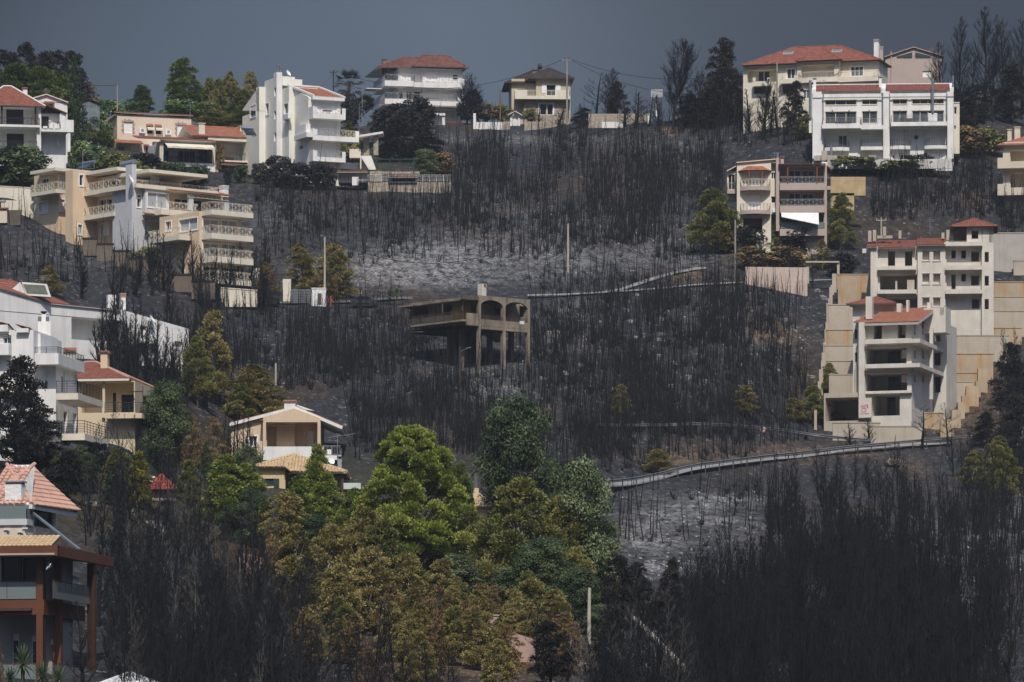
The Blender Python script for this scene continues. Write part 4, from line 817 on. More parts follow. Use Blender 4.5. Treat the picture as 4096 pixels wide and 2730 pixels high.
def long_cream_house():
 H = House('long_cream_house','long cream house with broad red hipped roof and two skylights','house',3200,400,770,CREAM,R5)
 f = H.fac(1610,600,-16,760); B = H.block(190,1608,378,900,fac=f,ref='r',side_x=1700,sink=4)
 P = H.block(752,1190,375,900,fac=f,off=1.4,depth=4,ref='r',sink=4)
 n = H.niche(B,B.front,232,470,540,600,1.6); H.win(n,345,484,466,592,'glass',2,FRAMEW,GLASS)
 n2 = H.niche(P,P.front,796,418,1140,548,1.8); H.win(n2,905,440,1062,544,'glass',2,FRAMEW,GLASS,trim=FRAMEW)
 H.win(B.front,648,460,732,562,'glass',2,FRAMEW,GLASS,trim=FRAMEW); H.win(B.front,1312,436,1444,538,'glass',3,FRAMEW,GLASS,trim=FRAMEW)
 for k in range(1,7):
  y = 378 + k * 28; m = MB(); z = f.hit(*R5(1400,y),0)[1]; a,b = f.hit(*R5(1200,y))[0],f.hit(*R5(1608,y))[0]; fbox(m,f,a,f.hit(*R5(1306,y))[0],.03,-.02,z,z + .04); fbox(m,f,f.hit(*R5(1450,y))[0],b,.03,-.02,z,z + .04); H.part(m,'plaster_band',CREAM)
 for (x0,x1,yt,yb,out) in ((290,470,590,640,1.2),(576,750,565,612,1.2)):
  o = H.balcony(f,x0,x1,yt,yb,out,None)
  for x in (x0,x1 - 28): H.box(f,x,yt - 38,x + 28,yt,'pier',CREAM,out + .02,out - .3,parent=o)
 H.balcony(f,760,1180,550,598,2.2,'bars',.9,rm=IRONC,round_=.5,base=0); H.balcony(f,1180,1600,540,592,1.5,'bars',.9,rm=IRONC,left=False); H.box(f,1548,492,1598,545,'pier',CREAM,1.5,1.1)
 H.niche(B,B.front,300,645,475,720,2.5); H.niche(B,B.front,600,618,750,720,2.5); H.win(P.front,818,680,880,770,'glass',2,FRAMEW,GLASSG)
 z = f.hit(*R5(1400,372),.9)[1]; a0 = f.hit(*R5(170,415),.9)[0]; a1 = f.hit(*R5(1625,365),.9)[0]; zr = f.hit(*R5(1330,240),-5.5)[1]; dep = min(B.depth,13.)
 H.roof(f,a0,a1,.9,-dep - .9,z,zr - z,'hip',TILE,inset=7.0,um=MAUVE)
 p0 = f.hit(*R5(735,370),2.2)[0]; p1 = f.hit(*R5(1215,355),2.2)[0]; H.roof(f,p0,p1,2.3,-4.5,z + .06,2.2,'hip',TILE,um=MAUVE,inset=3.4)
 for x0,y0,x1,y1 in ((632,296,738,328),(1140,278,1245,308)):
  d = -3.2; a,b,za,zb = f.rect(R5,x0,y0,x1,y1,d); m = MB(); k = (zr - z) / (dep / 2 + .9); dz = lambda dd: z + (.9 - dd) * k + .12
  dd0 = .9 - (za - z - .05) / k; dd1 = .9 - (zb - z) / k; m.prism([f.pt(a,dd0,za),f.pt(b,dd0,za),f.pt(b,dd1,zb),f.pt(a,dd1,zb)],[f.pt(a,dd0,za + .14),f.pt(b,dd0,za + .14),f.pt(b,dd1,zb + .14),f.pt(a,dd1,zb + .14)]); o = H.part(m,'skylight',IRONG)
  m = MB(); e = .14; m.prism([f.pt(a + e,dd0 - .15,za + .17),f.pt(b - e,dd0 - .15,za + .17),f.pt(b - e,dd1 + .15,zb + .12),f.pt(a + e,dd1 + .15,zb + .12)],[f.pt(a + e,dd0 - .15,za + .2),f.pt(b - e,dd0 - .15,za + .2),f.pt(b - e,dd1 + .15,zb + .16),f.pt(a + e,dd1 + .15,zb + .16)]); H.part(m,'pane',GLASSG,o)
 H.chimney(f,1556,180,1606,335,WHITE,-6,1.0,'bands',capm=CONCG); H.finish()
long_cream_house()
def mauve_gable():
 H = House('mauve_gabled_house','plain mauve gabled house with two slanted attic windows behind the white terrace','house',3650,330,800,MAUVE,R6)
 f = H.fac(485,860,-4,800); B = H.block(130,835,520,900,fac=f,depth=12,sink=4)
 H.poly(f,[(130,521),(130,528),(485,412),(835,516),(835,521)],'gable',MAUVE,0,-12)
 p = [f.hit(*R6(x,y),.3) for x,y in ((118,528),(485,405),(850,515))]; mb = MB(); un = MB()
 for i,dn in ((0,-f.t),(1,f.t)): a,b = p[i],p[i + 1]; H.slope(mb,un,[f.pt(a[0],.35,a[1] + .05),f.pt(b[0],.35,b[1] + .05),f.pt(b[0],-12.3,b[1] + .05),f.pt(a[0],-12.3,a[1] + .05)],dn)
 r = H.part(un,'roof',MAUVE); H.part(mb,'tile',TILE,r,'stuff')
 for pts in ([(272,545),(272,525),(466,470),(466,545)],[(504,545),(504,470),(700,520),(700,545)]):
  o = H.poly(f,pts,'window',WOODD,.04,-.05); c = [(x * .94 + sum(q[0] for q in pts) / 4 * .06,y * .86 + sum(q[1] for q in pts) / 4 * .14) for x,y in pts]; H.poly(f,c,'pane',GLASS,.06,0,parent=o); x = 385 if pts[0][0] < 400 else 585; H.box(f,x - 4,490,x + 4,545,'mullion',WOODD,.08,.0,parent=o)
 H.win(B.front,596,706,708,785,'shutter',1,FRAMEC); H.box(f,315,786,720,870,'terrace_wall',MAUVE,2.5,2.2); H.chimney(f,60,430,102,560,MAUVE,-2,1,'bands',capm=MAUVE)
 H.pipe([f.pt(f.hit(*R6(203,520))[0],.1,f.hit(*R6(203,870))[1]),f.pt(f.hit(*R6(203,520))[0],.1,f.hit(*R6(203,462))[1])],.1,MAUVE,'vent_pipe'); H.aerial(f,712,410,470,-4); H.chimney(f,806,425,822,500,MAUVE,-3,.6,'slab'); H.finish()
mauve_gable()
def white_terrace():
 H = House('white_twin_house','pair of joined white houses with red roof strips and long grey fronted balconies','house',3540,660,742,WHITE,R5)
 f = H.fac(915,1400,-4,734); x = lambda a: (a * .3189 + 600) / .3826; y = lambda b: (b * .3189 - 40) / .3826   # R6 -> R5
 E = x(985); B = H.block(915,E,702,1390,fac=f,depth=10,sink=7)
 n1 = H.niche(B,B.front,1028,1104,1652,1440,.9); n2 = H.niche(B,B.front,1722,1084,x(905),1440,.9)
 for a,b in ((915,1012),(1655,1720),(x(908),E)): H.box(f,a,700,b,1400,'pier',WHITE,.35,.004)
 H.box(f,915,752,E,763,'cornice',IRONG,.42,.3)
 for x0,x1,n in ((1048,1374,3),(1434,1592,2),(x(222),x(402),2),(x(466),x(864),4)):
  y0 = 788 - (x0 - 1048) * .012; H.win(B.front,x0,y0,x1,y0 + 50,'glass',n,FRAMEC,GLASS,trim=FRAMEC,tw=.08); H.win(B.front,x0,y0 + 120,x1,y0 + 246,'glass',n,FRAMEC,GLASS,trim=FRAMEC,tw=.08)
 for xx in (1124,1298,1508,x(310),x(556),x(772)): H.box(f,xx - 7,888,xx + 7,902,'lamp',IRONG,.3,0)
 for x0,x1,dy in ((1014,1420,0),(1420,1654,10),(x(200),x(906),-26)): H.balcony(f,x0,x1,1040 + dy,1082 + dy,1.6,'hbars',.95,rm=IRONG,m=GREYW if False else WHITE)
 # lower floor in the shade
 H.win(n1,1056,1150,1152,1280,'shutter',1); H.win(n1,1186,1156,1276,1272,'glass',2,FRAMEW,GLASS); H.win(n1,1434,1150,1530,1280,'shutter',1); H.win(n2,1752,1130,1900,1270,'shutter',1); H.win(n2,x(630),1130,x(740),1270,'shutter',1)
 bk = n2.fac; c,z = bk.hit(*R5(1998,1178)); m = MB(); m.tube([bk.pt(c,.0,z),bk.pt(c,.06,z)],.42,16); o = H.part(m,'porthole',FRAMEW); m = MB(); m.tube([bk.pt(c,.02,z),bk.pt(c,.09,z)],.32,16); H.part(m,'pane',GLASS,o)
 for x0,x1,yy,rd in ((1042,1298,1278,.5),(1420,1650,1272,0),(1728,1938,1262,.5),(2086,x(905),1258,.5)): H.balcony(f,x0,x1,yy,yy + 36,1.0,'hbars',.95,rm=IRONG,round_=rd,base=-.8)
 H.win(n1,1172,1366,1290,1420,'glass',2,FRAMEW,GLASSK); H.win(n1,1312,1372,1370,1420,'glass',2,FRAMEW,GLASSK); H.win(n1,1502,1362,1580,1440,'glass',1,IRONG,IRONG); H.win(n2,1830,1356,1900,1405,'glass',2,FRAMEW,GLASSK); H.win(n2,1752,1356,1772,1400,'glass',1,FRAMEW,GLASSK)
 # roofs, party wall, chimneys and flues
 a,b,z0,z1 = f.rect(R5,915,632,1650,698,0); zt = f.hit(*R5(1300,628),-4.5)[1]
 for p,q in ((a + .5,b - .3),(b + .5,B.b - .5)): H.roof(f,p,q,.2,-4.6,z0 - .02,zt - z0,'shed_b',TILE,caps=False)
 for p in (a + .2,b + .1,B.b - .25):
  m = MB(); m.prism([f.pt(p - .28,.3,z0 - .3),f.pt(p - .28,-5.2,z0 - .3),f.pt(p - .28,-5.2,zt + .2),f.pt(p - .28,.3,z0 + .3)],[f.pt(p + .28,.3,z0 - .3),f.pt(p + .28,-5.2,z0 - .3),f.pt(p + .28,-5.2,zt + .2),f.pt(p + .28,.3,z0 + .3)]); H.part(m,'party_wall',WHITE)
 m = MB(); fbox(m,f,a,B.b,-4.6,-5.2,z0 - .3,zt + .15); H.part(m,'ridge_wall',WHITE)
 H.chimney(f,924,575,952,665,WHITE,-1.5,.8,'slab',capm=IRONG); H.chimney(f,1610,560,1638,640,WHITE,-2.5,.8,'slab',capm=IRONG)
 def fl(xx,y0,y1,d,r=.14): p,q = f.hit(*R5(xx,y1),d),f.hit(*R5(xx,y0),d); H.pipe([f.pt(p[0],d,p[1]),f.pt(p[0],d,q[1])],r,STEEL,'flue')
 fl(890,582,980,.3,.2); fl(x(723),y(800),y(1232),.9,.2); fl(x(978),y(765),y(960),-.6,.14); fl(1110,1275,1360,1.4,.2); fl(1648,712,1050,.42,.07); fl(1722,726,1080,.42,.07); fl(x(898),y(990),y(1330),.42,.07); fl(1026,720,1000,.42,.07); fl(x(92),y(980),y(1340),.42,.05)
 H.box(f,x(668),y(1234),x(782),y(1340),'barbecue',WHITE,.9,.2); H.box(f,1150,1008,1320,1026,'table_top',WOODD,1.2,.5); H.box(f,x(310),y(1300),x(500),y(1338),'table_top',WOODD,1.2,.4)
 H.box(f,878,975,906,1130,'duct',WHITE,.2,-.4); H.aerial(f,1032,575,760,.5)
 R = H.block(x(988),x(1060),y(1096),y(1568),fac=f,off=-1.0,depth=7,wall=CREAM,sink=2); H.win(R.front,x(990),y(1156),x(1026),y(1246),'glass',1,FRAMEC,GLASSK); H.win(R.front,x(990),y(1390),x(1018),y(1436),'glass',1,FRAMEC,GLASSK); H.box(f,x(986),y(1094),x(1064),y(1104),'coping',MARBLE,-.9,-8)
 H.box(f,1168,1422,1448,1505,'garden_wall',WHITE,3.2,2.9); H.box(f,1448,1390,1575,1515,'stair_wall',WHITE,2.6,1.2); o = H.box(f,1504,1362,1580,1510,'grey_door',IRONG,2.68,2.6); H.box(f,1572,1405,x(960),1505,'garden_wall',mat('peeling_white_paint',(.56,.54,.51),.85,.16,1.2,.5,(.34,.31,.28)),3.6,3.2)
 H.box(f,1070,1365,1170,1505,'concrete_pier',CONCG,3.8,2.4); H.box(f,1008,1315,1068,1420,'concrete_pier',MAUVE,2.5,1.4); H.box(f,930,1365,1010,1420,'grey_base',CONCG,1.0,-.5); H.finish()
white_terrace()
def curved_balcony_house():
 H = House('curved_balcony_house','cream and mauve house with curved balconies and orange tiled canopies beside the fan palm','house',3110,920,690,CREAM,A6)
 f = H.fac(255,890,-3,690); B = H.block(255,612,185,1000,fac=f,depth=9,ref='l'); C = H.block(606,700,185,1000,fac=f,off=-.8,depth=8); D_ = H.block(690,1196,215,1000,fac=f,off=-.4,depth=9,wall=MAUVE)
 H.poly(f,[(255,190),(255,178),(665,148),(665,190)],'gable',CREAM,0,-9); a0,z0 = f.hit(*A6(250,186),.2); a1,z1 = f.hit(*A6(668,150),.2); mb = MB(); un = MB(); H.slope(mb,un,[f.pt(a0,.3,z0 + .05),f.pt(a1,.3,z1 + .05),f.pt(a1,-9,z1 + .05),f.pt(a0,-9,z0 + .05)],-f.t); r = H.part(un,'roof',CREAM); H.part(mb,'tile',TILE,r,'stuff')
 # bay: doors, half round balconies, tiled canopy
 H.win(B.front,398,280,490,425,'shutter',1); H.win(B.front,374,530,502,672,'shutter',1); n = H.niche(B,B.front,318,768,522,905,3)
 for yt,yb in ((428,470),(680,718)): H.balcony(f,290,606,yt,yb,1.5,'cross',.95,rm=IRONC,m=MAUVE,round_=1.0,base=-.02)
 a,b,z0,z1 = f.rect(A6,268,215,620,268,1.0); P = [(a,.0,z0),(a + .9,1.25,z0),(b - .9,1.25,z0),(b,0,z0)]; T = [(a + 1.3,-.0,z1),(b - 1.3,0.,z1)]; mb = MB(); un = MB()
 H.slope(mb,un,[f.pt(*P[1]),f.pt(*P[2]),f.pt(*T[1]),f.pt(*T[0])],-f.n); H.slope(mb,un,[f.pt(*P[0]),f.pt(*P[1]),f.pt(*T[0])],-f.n - f.t); H.slope(mb,un,[f.pt(*P[2]),f.pt(*P[3]),f.pt(*T[1])],-f.n + f.t); r = H.part(un,'canopy',TILEO); H.part(mb,'tile',TILEO,r,'stuff')
 rp = mat('red_painted_post',(.22,.05,.035),.6,.1,1)
 for x in (384,520): H.box(f,x - 6,268,x + 6,425,'post',rp,1.2,1.08)
 for x in (786,1092): H.box(f,x - 5,228,x + 5,400,'post',rp,.9,.78)
 # middle slot
 H.win(C.front,616,232,662,262,'glass',3,FRAMEW,GLASSK,rows=2); H.win(C.front,612,290,662,358,'glass',2,FRAMEW,GLASSK); H.win(C.front,612,540,662,610,'glass',1,FRAMEW,GLASSK); H.niche(C,C.front,612,725,662,900,2)
 H.box(f,664,135,697,900,'chimney_stack',MAUVE,.5,-.6); a,z = f.hit(*A6(680,135)); H.pipe([f.pt(a,0,z),f.pt(a,0,z + .7)],.18,STEEL,'flue'); o = H.box(f,628,660,662,705,'air_conditioner',PLASTICW,-.3,-.7)
 # right wing loggias
 for y0,y1,w0 in ((225,400,268),(482,638,508),(714,880,0)):
  n = H.niche(D_,D_.front,708,y0,1160,y1,2.0)
  if w0: H.win(n,796,w0,920,y1,'glass',2,FRAMEW,GLASS); H.win(n,936,w0 + 2,1062,y1,'glass',2,FRAMEW,GLASS)
  else: H.win(n,760,730,980,878,'glass',3,FRAMEC,GLASS)
 for yt,yb,st in ((398,472,'cross'),(634,708,'cross'),(878,950,'glass')): H.balcony(f,704,1172,yt,yb,1.2,st,.85,rm=IRONG,m=MAUVE,base=-.4)
 a,b,z0,z1 = f.rect(A6,688,172,1182,205,.9); H.roof(f,a,b,1.1,-3,z0,.55,'shed_b',TILE,um=WOODD,caps=False,name='porch_roof'); H.chimney(f,712,145,746,165,MAUVE,-3,.8,'tile',capm=TILE)
 q = [f.hit(*A6(x,y),d) + (d,) for x,y,d in ((718,713,.9),(1108,713,.9),(1112,832,2.0),(722,752,1.6))]; m = MB(); m.prism([f.pt(a,d,z) for a,z,d in q],[f.pt(a,d + .03,z + .04) for a,z,d in q]); m.bar(f.pt(q[3][0],1.6,q[3][1]),f.pt(q[2][0],2.0,q[2][1]),.1); H.part(m,'sagging_awning',WHITE)
 # side wings
 L_ = H.block(152,246,275,560,fac=f,off=-3,depth=4,sink=0,wall=CREAM); a,b,z0,z1 = f.rect(A6,148,232,250,272,-2.5); H.roof(f,a,b,-2.4,-7,z0,.7,'shed_l',TILE,caps=False,name='side_roof'); H.win(L_.front,165,310,235,470,'glass',2,FRAMEC,GLASSK); H.balcony(f,155,242,470,510,1.0,'cross',rm=IRONG,m=MAUVE,base=-3)
 H.balcony(f,1198,1236,432,470,1.5,'bars',rm=IRON,m=MAUVE,base=-2); a,b,z0,z1 = f.rect(A6,1196,240,1248,265,-1); H.roof(f,a,b,-1,-4,z0,.6,'shed_r',TILE,um=WOODD,caps=False,name='side_roof'); H.aerial(f,650,70,140,-1); H.finish()
curved_balcony_house()
def unfinished_upper():
 H = House('unfinished_house_above','taller pale unfinished concrete house with empty window holes and corner tower','unfinished house',3720,1250,655,UNFIN,A7)
 f = H.fac(445,640,-5,655); B = H.block(440,920,215,660,fac=f,depth=9,sink=7); Rr = H.block(915,1145,180,690,fac=f,off=-.3,depth=9,ref='l',sink=7); T = H.block(1140,1215,105,680,fac=f,off=.4,depth=6,ref='l',sink=7)
 H.box(f,443,215,488,660,'pier',UNFIN,.5,.004); H.box(f,735,225,918,640,'bay',UNFIN,.004,-.002) if False else None
 bay = H.block(738,912,210,660,fac=f,off=.7,depth=3,sink=7)
 for y0,y1 in ((238,304),(384,450),(534,590)):
  for x0,x1 in ((768,812),(836,880)):
   H.niche(bay,bay.front,x0,y0,x1,y1,2.2); a,b,z0,z1 = bay.f.rect(A7,x0,y0,x1,y1); m = MB(); fbox(m,bay.f,a - .1,b + .1,.08,0,z0 - .1,z0); fbox(m,bay.f,a - .1,b + .1,.06,0,z1,z1 + .1); H.part(m,'surround',UNFIN)
 for x0,x1 in ((552,596),(658,704)): H.niche(B,B.front,x0,240,x1,336,3)
 H.niche(B,B.front,502,390,732,486,4); H.niche(B,B.front,502,535,735,620,4)
 for y0,y1 in ((238,290),(388,434)):
  for x0,x1 in ((950,976),(1012,1040)): H.niche(Rr,Rr.front,x0,y0,x1,y1 + (48 if (y0 > 300 and x0 < 1000) else 0),2)
  H.niche(Rr,Rr.front,1074,y0 + 6,1122,y0 + 70,2)
 H.niche(Rr,Rr.front,1078,545,1124,604,2)
 for y0,y1 in ((248,312),(398,460),(544,608)): H.niche(T,T.front,1158,y0,1184,y1,2)
 for x0,x1,yt,yb,out in ((486,728,338,360,1.2),(486,730,485,510,1.2),(486,735,510,518,.8),(910,1142,335,360,1.2),(912,1144,485,510,1.2),(905,1145,186,210,1.2)): H.balcony(f,x0,x1,yt,yb,out,None,m=UNFIN)
 for x0,x1,y0,y1 in ((598,610,432,485),(672,718,424,485),(666,680,550,600)): H.box(f,x0,y0,x1,y1,'unfinished_pier',CONC,.3 if x0 < 680 else -.6,0 if x0 < 680 else -.9)
 a,b,z0,z1 = f.rect(A7,488,160,940,222,.6); z0 = f.hit(*A7(600,222),.8)[1]; H.roof(f,a,f.hit(*A7(726,222),.8)[0],.9,-4.5,z0,1.5,'shed_b',TILE,caps=False,um=UNFIN); a2 = f.hit(*A7(726,210),1.2)[0]; b2 = f.hit(*A7(915,206),1.2)[0]; H.roof(f,a2 + .1,b2,1.3,-4.5,z0 + .25,1.5,'shed_b',TILE,caps=False,um=UNFIN); a3 = f.hit(*A7(418,200),.7)[0]; H.roof(f,a3,a - .1,.9,-4.5,z0 + .1,1.3,'shed_b',TILE,caps=False,um=UNFIN)
 H.box(f,392,228,432,256,'beam_end',UNFIN,.2,-1)
 for x0,x1,y0,y1 in ((427,448,115,185),(457,478,110,180),(520,540,90,160),(618,636,115,165),(918,938,110,175),(888,906,128,165),(484,580,146,164)): H.box(f,x0,y0,x1,y1,'chimney_stub',CONC,-2,-2.6)
 # corner tower pavilion
 for x0,x1 in ((1046,1076),(1118,1146),(1186,1212)): H.box(f,x0,95,x1,190,'tower_pier',UNFIN,.4,0)
 H.box(f,1046,166,1212,192,'tower_wall',UNFIN,.36,-4); H.box(f,1046,92,1214,106,'tower_beam',UNFIN,.45,-4); m = MB(); a,b,z0,z1 = f.rect(A7,960,96,1214,184,-4); fbox(m,f,a,b,-4,-4.3,z0,z1); H.part(m,'tower_back',CONC)
 a,b,z0,z1 = f.rect(A7,945,60,1240,98,.5); H.roof(f,a,b,1.1,-6,z0 + .1,z1 - z0 + .55,'hip',TILE,um=WOODD); H.aerial(f,816,30,150,-5); H.finish()
unfinished_upper()
def unfinished_lower():
 H = House('unfinished_house_below','lower pale unfinished house with open concrete floors, garage hole and pink scrawled graffiti','unfinished house',3560,1660,620,UNFIN,A7)
 f = H.fac(700,1270,-17,614); B = H.block(370,700,688,1290,fac=f,ref='r',side_x=832,sink=7); Lw = H.block(333,372,665,1050,fac=f,off=-1.2,depth=6,ref='l',sink=2)
 H.box(f,368,690,406,1290,'pier',UNFIN,.9,.004)
 for x0,x1,y0,y1,d in ((462,514,702,796,3),(612,662,702,790,3),(412,668,850,950,5),(408,672,1010,1120,5),(448,626,1140,1276,5)):
  n = H.niche(B,B.front,x0,y0,x1,y1,d)
  if d == 5: H.win(n,x0 + (x1 - x0) * .55,y0 + 14,x0 + (x1 - x0) * .85,y1,'glass',1,DARKIN,GLASSK)
 bp = B.right
 for y0,y1 in ((700,770),(862,918),(1020,1068)):
  for x0,x1 in ((714,728),(764,778)): H.niche(B,bp,x0,y0,x1,y1,1.5)
 # balconies run round the corner
 for yt,yb in ((797,822),(950,975)):
  o = H.balcony(f,408,752,yt,yb,1.5,None,m=UNFIN); a,b,z0,z1 = f.rect(A7,408,yt,752,yb,1.5); m = MB(); fbox(m,f,b - 1.6,b,0,-B.depth - 2,z0,z1); H.part(m,'side_slab',UNFIN,o)
  z2 = z1 + .001
 H.balcony(f,404,700,1122,1136,.5,None,m=UNFIN)
 rf = B.right.fac
 for x in (835,915,945):
  s = rf.hit(*A7(x,900),1.3)[0]; m = MB(); fbox(m,rf,s - .2,s + .2,1.3,.9,f.hit(*A7(700,1150))[1],f.hit(*A7(700,700))[1]); H.part(m,'column',UNFIN)
 Bk = H.block(836,918,700,1150,fac=Fac(rf.pt(B.depth + .2,-.2,0),f.yaw),depth=6,sink=7)
 for y0,y1 in ((730,810),(860,960),(1020,1130)): H.niche(Bk,Bk.front,842,y0,882,y1,3)
 # roof, turret and stubs
 z = f.hit(*A7(560,690),1.2)[1]; a = f.hit(*A7(405,690),1.2)[0]; b = f.hit(*A7(745,690),1.2)[0]; zr = f.hit(*A7(870,597),-8)[1]; mb = MB(); un = MB(); H.slope(mb,un,[f.pt(a,1.2,z),f.pt(b,1.2,z),f.pt(b,-9,zr + .1),f.pt(a,-9,zr + .1)],-f.n,th=.35); r = H.part(un,'roof',UNFIN); H.part(mb,'tile',TILEO,r,'stuff')
 a2 = f.hit(*A7(335,668),.6)[0]; H.roof(f,a2,a - .1,.5,-5,z + .2,1.4,'shed_b',TILEO,caps=False,um=UNFIN); m = MB(); m.prism([f.pt(b - 1.7,0,z - .3),f.pt(b - 1.7,-8.9,z - .3),f.pt(b - 1.7,-8.9,zr - .3),f.pt(b - 1.7,0,z + .0)],[f.pt(b - 1.4,0,z - .3),f.pt(b - 1.4,-8.9,z - .3),f.pt(b - 1.4,-8.9,zr - .3),f.pt(b - 1.4,0,z + .0)]); H.part(m,'gable',UNFIN)
 q = f.hit(*A7(870,640),-6)[0]; m = MB(); fbox(m,f,b - 1.2,b + 1.5,-7,-10,z - .6,zr - .1); H.part(m,'roof_box',UNFIN)
 for x0,x1,y0,y1,d in ((412,452,528,640,-.6),(606,634,572,600,-6),(666,680,550,600,-6),(876,902,585,615,-7),(798,820,565,600,-8)): H.box(f,x0,y0,x1,y1 + 30,'chimney_stub',UNFIN,d,d - .8)
 a,b,z0,z1 = f.rect(A7,303,540,606,578,-7); H.roof(f,a,b,-6,-12,z0,z1 - z0 + .3,'hip',TILE,um=UNFIN,name='turret_roof'); H.box(f,330,575,590,660,'turret_wall',UNFIN,-7,-11)
 for y0,y1 in ((735,795),(880,940)): H.niche(Lw,Lw.front,344,y0,358,y1,1)
 # garage wing
 G = H.block(150,372,1130,1315,fac=f,off=.3,depth=7,ref='r',sink=2,wall=CONC); H.niche(G,G.front,160,1162,366,1308,6); H.box(f,345,960,372,1130,'wing_wall',CONC,-.8,-6)
 pk = mat('pink_spray_paint',(.55,.13,.22),.8,.3,3)
 def scrawl(txt,x0,y0,x1,y1):
  a,b,z0,z1 = f.rect(A7,x0,y0,x1,y1,.93); c = bpy.data.curves.new('graffiti','FONT'); c.body = txt; c.extrude = .01; o = bpy.data.objects.new('graffiti_curve',c); COL.objects.link(o); bpy.context.view_layer.update()
  dg = bpy.context.evaluated_depsgraph_get(); me = bpy.data.meshes.new_from_object(o.evaluated_get(dg)); bpy.data.objects.remove(o); xs = [v.co.x for v in me.vertices]; ys = [v.co.y for v in me.vertices]; sx = (b - a) / (max(xs) - min(xs)); sy = (z1 - z0) / (max(ys) - min(ys)); base = H.base; me.name = 'graffiti'
  for v in me.vertices: v.co = f.pt(a + (v.co.x - min(xs)) * sx,.93 + v.co.z,z0 + (v.co.y - min(ys)) * sy) - base
  me.materials.clear(); me.materials.append(pk); g = bpy.data.objects.new('graffiti',me); COL.objects.link(g); g.parent = H.root
 H.box(f,372,1165,448,1288,'lit_wall',UNFIN,.88,.5); scrawl('HATE',382,1206,428,1226)
 m = MB(); a,b,z0,z1 = f.rect(A7,386,1232,414,1250,.9); m.tube([f.pt((a + b) / 2 + .3 * math.cos(t),.9,(z0 + z1) / 2 + .22 * math.sin(t)) for t in [i * math.pi / 6 for i in range(13)]],.035,4); m.bar(f.pt(a + .3,.9,(z0 + z1) / 2 + .05),f.pt(a + .36,.9,(z0 + z1) / 2 - .02),.03); H.part(m,'graffiti_mark',pk)
 m = MB(); rr = random.Random(4); a,b,z0,z1 = f.rect(A7,380,1258,432,1268,.9)
 for i in range(7): c = a + (b - a) * i / 6.5; m.bar(f.pt(c,.9,z0 + rr.random() * .1),f.pt(c + .12 * rr.uniform(-1,1),.9,z1),.035); m.bar(f.pt(c,.9,(z0 + z1) / 2),f.pt(c + .12,.9,(z0 + z1) / 2 + .05),.03)
 H.part(m,'graffiti_mark',pk); H.finish()
unfinished_lower()
